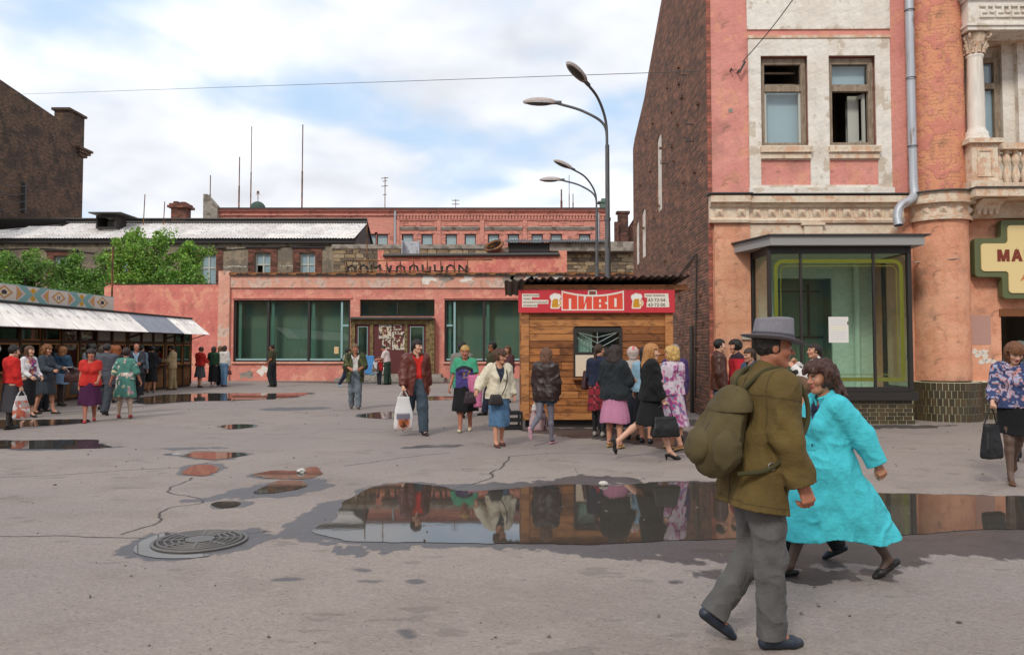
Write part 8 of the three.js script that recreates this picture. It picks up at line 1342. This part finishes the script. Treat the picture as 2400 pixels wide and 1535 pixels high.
// ---------------------------------------------------------------- queue at the kiosk
{
  const a = person({ at: [0.58, -13.7], yaw: 155, h: 1.62, f: 1, cell: 0.0145, stockings: '#6a6670', skin: SKIN.pale, legs: [[-16, 46], [6, 3]], arms: [[8, 8, 14, 0], [4, 6, 20, 10]], grip: [0.9, 0.5], head: [0, 10, 0], hair: { style: 'long', color: '#6a4630', thick: 0.018, curl: 0.008, len: -0.1 }, top: { name: 'leather_jacket', color: solid('#2e1c18', 0.15, 1.5), ease: 0.05, bulk: 1.5, hem: 0.8, leather: 1, folds: 0.022 }, bottom: { name: 'shorts', color: '#31495e', cut: 0.1, thigh: 0.42 }, shoes: { color: '#c08a98', sole: '#c8a0a8', low: 1 } }, 'girl in dark brown leather jacket and blue shorts walking toward the hatch');
  carrier('pink and brown printed carrier bag with white top', a.palm[0], 10, 0.32, 0.46, 0.16, byY([[0.36, solid('#cfc9c6')], [0, floral('#7a5a5e', ['#a88a86', '#4a3438', '#b59a9a'], 9, 0.5)]]));
  const b = person({ at: [1.62, -14.9], yaw: 165, h: 1.7, f: 1, cell: 0.017, arms: [[20, 8, 60, 20], [16, 8, 50, 10]], head: [-35, 0, 0], hair: { style: 'pony', color: '#3a261a', thick: 0.008, tail: 0.0 }, top: { name: 'jumper', color: '#1c2238', ease: 0.022, hem: 0.97 }, bottom: { type: 'skirt', color: plaid('#8a1f2c', '#3a1820', '#c05a5a', 0.055), hem: 0.48, flare: 0.02, pleats: 16, pleat: 0.03 }, stockings: '#1c1a1c', shoes: { color: '#8a8278' } }, 'woman with ponytail in navy jumper and red plaid skirt at the hatch');
  handbag('maroon bag hanging by the red plaid skirt', off(b.palm[0], -0.22, -0.2, 0.2), 30, 0.2, 0.36, 0.12, '#3a1a1c', [[b.world(b.T(0.13, 1.46, 0)), b.world(b.T(0.2, 1.2, 0.02)), off(b.palm[0], -0.22, 0.14, 0.2)]]);
  person({ at: [1.84, -15.7], yaw: 175, h: 1.62, f: 1, cell: 0.02, hair: { style: 'bob', color: '#2a1d16', thick: 0.012 }, top: { name: 'jacket', color: '#b41f24', ease: 0.03 }, bottom: { color: '#1c1c22' }, shoes: { color: '#1a1817' } }, 'person in red jacket pressed to the kiosk hatch');
  person({ at: [1.7, -13.2], yaw: 150, h: 1.66, f: 1, fat: 1.08, cell: 0.0145, skin: SKIN.mid, stance: 0.04, arms: [[10, 10, 40, 10], [18, 12, 72, 0]], grip: [0.4, 0.7], head: [0, 6, 0], hair: { style: 'long', color: '#2c1a12', thick: 0.026, curl: 0.008, freq: 30, len: -0.13, endR: 0.1 }, top: { name: 'denim_jacket', color: solid('#1f2528', 0.25, 2), ease: 0.055, bulk: 1.5, sleeve: 0.8, hem: 0.84, folds: 0.024 }, bottom: { type: 'skirt', color: solid('#b87a94', 0.05), hem: 0.42, flare: 0.06, pleats: 15, pleat: 0.045 }, shoes: { color: '#b8965a', low: 1 } }, 'woman in black denim jacket and pink pleated skirt with dark loose hair');
  person({ at: [2.2, -14.5], yaw: 178, h: 1.64, f: 1, fat: 1.25, cell: 0.0165, hair: { style: 'scarf', color: '#b08a84', thick: 0.02, len: -0.06, endR: 0.06, fringe: 0.06, pattern: floral('#b9a69c', ['#9a3a3e', '#c46a6a', '#d0c4b8'], 13, 0.5) }, top: { name: 'sweater', color: byY([[1.12, solid('#a79e96')], [1.0, stripes('#31343e', '#b8b0a8', 0.045)], [0, solid('#2a2e3a')]]), ease: 0.035, hem: 0.92 }, bottom: { type: 'skirt', color: '#20222c', hem: 0.24, flare: 0.05 }, shoes: { color: '#181614' } }, 'stout woman in red patterned headscarf and striped grey sweater');
  person({ at: [2.33, -13.9], yaw: 160, h: 1.64, f: 1, cell: 0.0165, arms: [[6, 10, 20, 0], [6, 8, 20, 0]], hair: { style: 'bob', color: '#15100e', thick: 0.02, len: -0.1 }, top: { name: 'blouse', color: '#7f9fb0', ease: 0.03, bulk: 1.2, hem: 0.94, sleeve: 0.9 }, bottom: { type: 'skirt', color: '#1a1a20', hem: 0.4, flare: 0.04 }, shoes: { color: '#181414' } }, 'black haired woman in light blue blouse behind the blonde in black');
  const e = person({ at: [2.06, -11.85], yaw: 95, h: 1.68, f: 1, cell: 0.0125, skin: SKIN.pale, heel: 0.06, legs: [[-22, 30], [20, 4]], arms: [[8, 8, 22, 0], [4, 8, 26, 10]], grip: [0.4, 0.95], head: [-12, 4, 0], hair: { style: 'long', color: '#b07a44', thick: 0.016, len: -0.2, back: 0.03, endR: 0.07, fringe: 0.05 }, browColor: '#6a4a2c', top: { name: 'coat', color: solid('#0e0e10', 0.1), ease: 0.045, bulk: 1.45, hem: 0.9, collar: true, folds: 0.024 }, coatSkirt: { over: 0.04, color: '#0e0e10', hem: 0.52, flare: 0.07, pleats: 6 }, shoes: { color: '#0e0c0c', low: 1, point: 1 } }, 'long haired blonde woman in black coat and heels with big black bag');
  handbag('big glossy black handbag held by the blonde in the black coat', off(e.palm[1], -0.02, -0.46, 0.03), 8, 0.42, 0.3, 0.16, '#0e0f0f', [[off(e.palm[1], -0.14, -0.17, 0.03), off(e.palm[1], -0.09, -0.02, 0.02), off(e.palm[1], 0.03, 0.0, 0.02), off(e.palm[1], 0.1, -0.17, 0.03)]]);
  person({ at: [2.6, -12.9], yaw: -150, h: 1.66, f: 1, fat: 1.1, cell: 0.0135, legs: [[-12, 14], [12, 4]], arms: [[14, 8, 66, 10], [16, 10, 60, 10]], grip: [0.7, 0.7], head: [20, 4, 0], hair: { style: 'bob', color: '#c09a5a', thick: 0.026, curl: 0.012, freq: 34, len: -0.05 }, top: { name: 'dress_top', color: floral('#c4b4bc', ['#b2396a', '#8a4a80', '#cf8aa0', '#6a7a9a'], 15, 0.5), sleeve: 0.45, bulk: 1.3, ease: 0.035, hem: 0.95 }, bottom: { type: 'skirt', name: 'dress_skirt', color: floral('#c4b4bc', ['#b2396a', '#8a4a80', '#cf8aa0', '#6a7a9a'], 15, 0.5), hem: 0.38, flare: 0.07, pleats: 6 }, shoes: { color: '#b08a56', low: 1 } }, 'curly blonde woman in pink and white floral dress by the kiosk corner');
  person({ at: [2.92, -14.3], yaw: 180, h: 1.68, f: 1, cell: 0.02, hair: { style: 'short', color: '#8a8280', thick: 0.02 }, top: { name: 'cardigan', color: '#3e2a56', ease: 0.04, hem: 0.86 }, bottom: { type: 'skirt', color: '#4a2a4a', hem: 0.28 }, shoes: { color: '#241c1c' } }, 'grey haired woman in purple cardigan behind the floral dress');
  // beside the bay window
  person({ at: [3.9, -15.0], yaw: 80, h: 1.8, cell: 0.017, skin: SKIN.pale, head: [10, 0, 0], hair: { style: 'short', color: '#120e0c', thick: 0.012 }, top: { name: 'leather_jacket', color: solid('#47261a', 0.15, 1.5), ease: 0.045, bulk: 1.3, hem: 0.84, leather: 1, collar: true }, under: { name: 'shirt', color: '#8f9aa8' }, bottom: { color: '#31425a' }, shoes: { color: '#1c1816' } }, 'dark haired man in brown leather jacket talking beside the brick corner');
  person({ at: [4.28, -15.2], yaw: -95, h: 1.78, cell: 0.017, hair: { style: 'short', color: '#1b120e', thick: 0.03, curl: 0.012, freq: 36 }, top: { name: 'shirt', color: byY([[1.42, solid('#2a1c28')], [0, solid('#b81f2c', 0.08)]]), local: 1, ease: 0.035, bulk: 1.3, hem: 0.92, collar: true }, bottom: { color: solid('#3c5a78', 0.2, 1) }, shoes: { color: '#1c1816' } }, 'curly haired person in red shirt and jeans facing the brown jacket');
  person({ at: [4.2, -14.0], yaw: -70, h: 1.62, cell: 0.017, head: [0, 10, 0], hair: { style: 'short', color: '#3e2818', thick: 0.016 }, top: { name: 'jacket', color: '#3a4a5c', ease: 0.03 }, bottom: { color: '#2e3c52' }, shoes: { color: '#1c1816' } }, 'brown haired boy half hidden by the hat wearer');
  person({ at: [4.95, -13.0], yaw: -115, h: 1.7, f: 1, cell: 0.0145, head: [25, 0, 0], arms: [[40, 10, 95, 10], [46, 14, 100, 10]], grip: [0.6, 0.6], hair: { style: 'pony', color: '#24160f', thick: 0.01, tail: 0.1, tailBack: 0.03 }, top: { name: 'blouse', color: floral('#d2ccc6', ['#1a1818', '#262222'], 7, 0.62), ease: 0.04, bulk: 1.4, hem: 0.9, fine: 0.7 }, bottom: { type: 'skirt', color: '#4a3a66', hem: 0.4 }, shoes: { color: '#1c1816' } }, 'woman with long ponytail in black and white blouse eating by the bay window');
  const g = person({ at: [6.13, -9.75], yaw: -20, h: 1.66, f: 1, cell: 0.0125, skin: SKIN.pale, stockings: '#604a3e', heel: 0.06, legs: [[-18, 30], [10, 4]], arms: [[14, 10, 62, 10], [4, 12, 46, -10]], grip: [0.6, 0.9], head: [10, 28, 0], hair: { style: 'bob', color: '#6e4426', thick: 0.026, curl: 0.006, len: -0.06, fringe: 0.04 }, top: { name: 'blouse', color: floral('#38446a', ['#b79aa6', '#9aa8c4', '#c08a86', '#26304c'], 24, 0.55), ease: 0.04, bulk: 1.35, sleeve: 0.92, hem: 0.93, fine: 0.75 }, bottom: { type: 'skirt', color: '#131315', hem: 0.6, flare: 0.0, pleats: 4, pleat: 0.02 }, shoes: { color: '#5a3a24', low: 1, point: 1 } }, 'woman in blue floral blouse and black skirt looking down by the shop door');
  handbag('soft black bag held by the blue floral blouse woman', off(g.palm[1], -0.03, -0.6, 0.0), 20, 0.28, 0.42, 0.12, '#0f0f11', [[off(g.palm[1], -0.12, -0.2, 0), off(g.palm[1], -0.02, 0.0, 0), off(g.palm[1], 0.04, -0.2, 0)]]);
  person({ at: [7.4, -11.6], yaw: 170, h: 1.72, cell: 0.02, hair: { style: 'short', color: '#5a6258', thick: 0.02, fringe: 0.04 }, top: { name: 'jacket', color: '#2c3a34', ease: 0.04 }, bottom: { color: '#2a2a2c' }, shoes: { color: '#191614' } }, 'person in dark green cap and jacket entering the shop door');
}
// ---------------------------------------------------------------- the three passers-by in front
{
  // woman in the turquoise coat
  const turq = (() => { const c = lin('#45bcc6'); return (x, y, z) => { const k = 0.92 + 0.16 * vn3(x * 60, y * 60, z * 60); return [c[0] * k, c[1] * k, c[2] * k]; }; })();
  const w = person({ at: [2.3, -5.8], yaw: -82, h: 1.58, f: 1, cell: 0.0105, skin: '#b07a5e', stockings: '#5a463c', lean: 3, legs: [[-25, 12], [23, 4]], arms: [[-34, 10, 12, 0], [22, 6, 30, 5]], grip: [0.35, 0.35], head: [4, 4, 0], hair: { style: 'mullet', color: '#45291e', thick: 0.03, curl: 0.016, freq: 34, fringe: 0.05, side: 0.018 }, top: { name: 'coat', color: turq, ease: 0.042, bulk: 1.32, cuff: 1.25, hem: 0.95, long: 0.29, flare: 0.03, collar: 0.04, vneck: 1.2, folds: 0.016, sleeve: 1 }, under: { name: 'blouse', color: floral('#1c1830', ['#4a3a70', '#14121c'], 20, 0.5), sleeve: 0, neck: 0.066 }, shoes: { color: '#171312', low: 1 } }, 'woman in long turquoise coat striding with dark brushed up hair');
  part(w.G, 'belt', ringGeo(2, 48, (t, u) => { const a = u * 6.2832, p = w.T(Math.cos(a) * 0.2, 1.075 + t * 0.04, Math.sin(a) * 0.15 + 0.006).multiplyScalar(w.s); return [p.x, p.y, p.z]; }, turq, false), clothMat);
  { const e = w.HC.clone().add(V(0.078, -0.035, -0.004).multiplyScalar(w.hs).applyQuaternion(w.HQ)).multiplyScalar(w.s); part(w.G, 'earring', new THREE.SphereGeometry(0.006, 8, 6), std({ color: 0xd8d4cc, roughness: 0.2, metalness: 0.8 }), e.toArray()); }
  for (let i = 0; i < 2; i++) { const p = w.T(0.03, 1.12 - i * 0.12, 0.155).multiplyScalar(w.s); part(w.G, 'button', new THREE.CylinderGeometry(0.011, 0.011, 0.006, 12).rotateX(Math.PI / 2), std({ color: 0x2a5a60, roughness: 0.4 }), p.toArray()); }
  // girl hidden between them
  person({ at: [2.27, -6.3], yaw: -110, h: 1.4, f: 1, headScale: 1.03, cell: 0.0135, legs: WALK.c, hair: { style: 'pony', color: '#6a4a2e', thick: 0.008, tail: 0.02 }, top: { name: 'blouse', color: '#8cc2bd', ease: 0.03, hem: 0.9 }, bottom: { color: '#151518' }, shoes: { color: '#1c2a34' } }, 'girl with brown ponytail in mint blouse between the hat wearer and turquoise coat');
  // man with rucksack and hat
  const olive = (() => { const c = lin('#5e4c24'); return (x, y, z) => { let k = 0.8 + 0.36 * vn3(x * 7, y * 5, z * 7) * (0.8 + 0.4 * vn3(x * 70, y * 70, z * 70)); if (Math.abs(y - 1.36) < 0.005 || Math.abs(y - 0.785) < 0.004 || (Math.abs(x) < 0.005 && z < 0) || (Math.abs(Math.abs(x) - 0.19) < 0.005 && y > 1.2)) k *= 0.62; return [c[0] * k, c[1] * k, c[2] * k]; }; })();
  const greyT = (() => { const c = lin('#5b5957'); return (x, y, z) => { const k = 0.84 + 0.3 * vn3(x * 16, y * 9, z * 16) * (0.8 + 0.4 * vn3(x * 80, y * 80, z * 80)); return [c[0] * k, c[1] * k, c[2] * k]; }; })();
  const m = person({ at: [1.37, -4.52], yaw: 102, h: 1.77, cell: 0.009, skin: '#a5694e', fat: 0.98, lean: 9, legs: [[6, 42], [4, 3]], arms: [[10, 10, 20, 5], [9, 9, 16, 4]], grip: [0.4, 0.45], head: [-16, -3, 0], hair: { style: 'short', color: '#241c18', thick: 0.008, nape: -0.075, fringe: 0.05 }, top: { name: 'jacket', color: olive, ease: 0.034, bulk: 1.3, cuff: 1.2, hem: 0.75, flare: 0.02, local: 1, collar: 0.045, folds: 0.024, neck: 0.07 }, under: { name: 'shirt', color: '#77727c', sleeve: 0, neck: 0.058, ease: 0.012, collar: 0.03 }, bottom: { color: greyT, ease: 0.010, wide: 0.024, folds: 0.02 }, shoes: { color: '#222a36', sole: '#1c1c1e' } }, 'man in olive jacket and grey felt hat with rucksack on his back');
  { // fedora, sitting on the head
    const felt = lin('#7d7a80'), fc = (x, y, z) => { const k = 0.93 + 0.14 * vn3(x * 90, y * 90, z * 90); return [felt[0] * k, felt[1] * k, felt[2] * k]; }, H = m.hs * m.s;
    const toP = (x, y, z) => V(x * m.hs, y * m.hs, z * m.hs).applyQuaternion(m.HQ).add(m.HC).multiplyScalar(m.s).toArray();
    const by = 0.046;
    const crown = ringGeo(22, 64, (t, u) => { const a = u * 6.2832, c = Math.cos(a), s_ = Math.sin(a); const k = t < 0.7 ? lerp(1, 0.9, t / 0.7) : lerp(0.9, 0.02, ((t - 0.7) / 0.3) ** 1.6), y = t < 0.7 ? by + 0.12 * (t / 0.7) : by + 0.12 + 0.016 * Math.sin((t - 0.7) / 0.3 * 1.4) - 0.03 * sstep(0.78, 1, t) * (1 - 0.3 * c * c); const pinch = 1 - 0.10 * sstep(0.35, 0.8, t) * sstep(0.3, 0.9, s_); return toP(c * 0.0985 * k * pinch, y + 0.012 * s_ * t, s_ * 0.118 * k - 0.012); }, fc);
    const hat = part(m.G, 'hat', crown, clothMat, null, null, 'grey felt trilby hat');
    const brim = ringGeo(11, 72, (t, u) => { const a = u * 6.2832, c = Math.cos(a), s_ = Math.sin(a), q = t <= 0.5 ? t * 2 : 2 - t * 2, ex = 0.062 * q, th = t > 0.5 ? 0.004 : 0; const up = 0.016 * c * c * q * q - 0.014 * (s_ > 0 ? s_ : 0) * q + 0.01 * (s_ < 0 ? s_ * s_ : 0) * q; return toP(c * (0.0995 + ex), by + 0.004 - th + up, s_ * (0.119 + ex * 1.05) - 0.012); }, fc);
    part(hat, 'brim', brim, clothMat);
    part(hat, 'hat_band', ringGeo(2, 64, (t, u) => { const a = u * 6.2832; return toP(Math.cos(a) * 0.1, by + 0.008 + t * 0.03, Math.sin(a) * 0.1195 - 0.012); }, solid('#4f4c52'), false), clothMat);
  }
  { // jacket details: chest pocket flap, cuffs
    const fl = m.world; const pk = m.T(-0.1, 1.26, 0.185).multiplyScalar(m.s);
    part(m.G, 'pocket_flap', new RoundedBoxGeometry(0.12, 0.05, 0.022, 2, 0.01), phys({ color: 0x4d4420, roughness: 0.9 }), pk.toArray(), [0.1, -0.35, 0]);
    const b2 = m.T(-0.1, 1.245, 0.2).multiplyScalar(m.s); part(m.G, 'button', new THREE.CylinderGeometry(0.009, 0.009, 0.008, 10).rotateX(Math.PI / 2), std({ color: 0x2c2718, roughness: 0.4 }), b2.toArray());
  }
  { // laces
    const fy = m.J.ankle[1], lace = std({ color: 0xc4bda8, roughness: 0.9 });
    const L = []; for (let i = 0; i < 4; i++) { const z = fy.z + 0.03 + i * 0.02, y = fy.y - 0.018 - i * 0.011; L.push(bar([fy.x - 0.024, y, z], [fy.x + 0.024, y - 0.002, z + 0.014], 0.0034), bar([fy.x + 0.024, y, z], [fy.x - 0.024, y - 0.002, z + 0.014], 0.0034)); } const lg = merged(L); lg.scale(m.s, m.s, m.s); part(m.G, 'laces', lg, lace);
  }
  { // rucksack
    const R = thing('rucksack', 'faded olive canvas rucksack with side pockets worn by the hat wearer', 'rucksack', [1.37, 0, -4.52], 102 * RAD);
    const canv = (() => { const c = lin('#54482a'); return (x, y, z) => { const k = 0.82 + 0.36 * vn3(x * 8, y * 8, z * 8) * (0.85 + 0.3 * vn3(x * 80, y * 80, z * 80)); return [c[0] * k, c[1] * k, c[2] * k]; }; })();
    const q = new THREE.Quaternion().setFromEuler(new THREE.Euler(14 * RAD, 0, 0, 'YXZ')), o0 = m.T(0, 1.15, -0.145), qi = q.clone().invert(), tv = V(0, 0, 0);
    const loc = (fn) => (x, y, z) => { tv.set(x, y, z).sub(o0).applyQuaternion(qi); return fn(tv.x, tv.y, tv.z); };
    const fold = (x, y, z) => { const w = vn3(x * 5, y * 5 + 3, z * 5) * 2; return 0.022 * Math.max(-0.5, 1 - Math.abs(2 * vn3(x * 8 + w, y * 4 + 7, z * 8 + w) - 1) * 2.4) + 0.014 * (vn3(x * 20, y * 14, z * 20) - 0.5); };
    const main = (x, y, z) => { let d = ell(x, y, z, 0, -0.09, -0.095, 0.185, 0.175, 0.12); d = smin(d, ell(x, y, z, 0, 0.05, -0.06, 0.145, 0.17, 0.085), 0.08); d = Math.max(d, -(Math.abs(z - 0.06) - 0.0) * 0 - 1); return d - fold(x, y, z); };
    const mk = (fn, lo, hi, cell = 0.0105) => fieldGeo([meshField(loc(fn), [o0.x + lo[0], o0.y + lo[1], o0.z + lo[2]], [o0.x + hi[0], o0.y + hi[1], o0.z + hi[2]], cell, 0.03)], canv, m.s);
    const S = part(R, 'sack', mk(main, [-0.28, -0.36, -0.33], [0.28, 0.34, 0.16]), clothMat);
    part(R, 'flap', mk((x, y, z) => { const d = ell(x, y, z, 0, 0.085, -0.065, 0.16, 0.15, 0.11) - fold(x, y, z) * 0.7; return Math.max(Math.abs(d + 0.004) - 0.009, -(y - 0.09 - 0.25 * (z + 0.1))); }, [-0.26, -0.1, -0.34], [0.26, 0.36, 0.14]), clothMat);
    for (const sd of [-1, 1]) part(R, 'side_pocket', mk((x, y, z) => ell(x, y, z, sd * 0.165, -0.12, -0.12, 0.062, 0.1, 0.075) - fold(x + sd, y, z) * 0.6, [-0.28, -0.3, -0.28], [0.28, 0.06, 0.02], 0.009), clothMat);
    part(R, 'back_pocket', mk((x, y, z) => ell(x, y, z, 0, -0.12, -0.2, 0.11, 0.1, 0.05) - fold(x, y, z) * 0.5, [-0.18, -0.28, -0.34], [0.18, 0.04, -0.12], 0.009), clothMat);
    const strapM = phys({ color: 0x3e391c, roughness: 0.9 }), lea = phys({ color: 0x2c1c14, roughness: 0.6 });
    const flat = (pts, w) => { const g = tube(pts.map((p) => m.T(...p).multiplyScalar(m.s).toArray()), w, 40, 8); return g; };
    for (const sd of [-1, 1]) { part(R, 'shoulder_strap', flat([[sd * 0.06, 1.38, -0.17], [sd * 0.11, 1.5, -0.08], [sd * 0.13, 1.525, 0.0], [sd * 0.15, 1.44, 0.13], [sd * 0.18, 1.28, 0.17], [sd * 0.23, 1.12, 0.08], [sd * 0.23, 0.98, -0.06], [sd * 0.18, 0.93, -0.2]], 0.0135), strapM); part(R, 'buckle', new THREE.TorusGeometry(0.02, 0.005, 6, 10), std({ color: 0x8a8578, metalness: 0.8, roughness: 0.4 }), m.T(sd * 0.235, 1.0, -0.04).multiplyScalar(m.s).toArray(), [0, Math.PI / 2, 0]); }
    part(R, 'closing_strap', merged([flat([[-0.06, 1.3, -0.27], [-0.06, 1.2, -0.325], [-0.06, 1.09, -0.375]], 0.0065), flat([[0.07, 1.3, -0.27], [0.07, 1.2, -0.325], [0.07, 1.09, -0.375]], 0.0065)]), lea);
  }
}
// ---------------------------------------------------------------- litter and pebbles
{
  const r = rng(99), pm = std({ color: 0xc2bcb2, roughness: 0.9 });
  const crumple = (k) => { const g = new THREE.IcosahedronGeometry(0.05, 2), p = g.attributes.position; for (let i = 0; i < p.count; i++) { const s = 0.6 + 0.8 * vn3(p.getX(i) * 40 + k, p.getY(i) * 40, p.getZ(i) * 40); p.setXYZ(i, p.getX(i) * s, p.getY(i) * s * 0.6 + 0.02, p.getZ(i) * s); } g.computeVertexNormals(); return g; };
  solo('paper_scrap', 'crumpled paper lying in the reddish puddle', 'litter', crumple(1), pm, [-2.79, 0.004, -10.6]);
  solo('paper_scrap', 'crumpled paper at the far edge of the big puddle', 'litter', crumple(5), pm, [1.1, 0.004, -9.62]);
  const peb = new THREE.IcosahedronGeometry(0.012, 0), n = 900, M = new THREE.InstancedMesh(peb, std({ color: 0x6c6058, roughness: 0.95 }), n), d = new THREE.Object3D();
  for (let i = 0; i < n; i++) { const z = -3.6 - Math.pow(r(), 0.8) * 30, w = 0.62 * -z; d.position.set((r() * 2 - 1) * w, 0.003, z); d.rotation.set(r() * 6, r() * 6, r() * 6); const s = 0.3 + r() * r() * 1.3; d.scale.set(s * (1 + r()), s * 0.6, s); d.updateMatrix(); M.setMatrixAt(i, d.matrix); }
  M.name = 'grit'; M.userData = { label: 'scattered grit and small stones over the square', category: 'grit', kind: 'stuff' }; scene.add(M);
}
renderer.render(scene, camera);
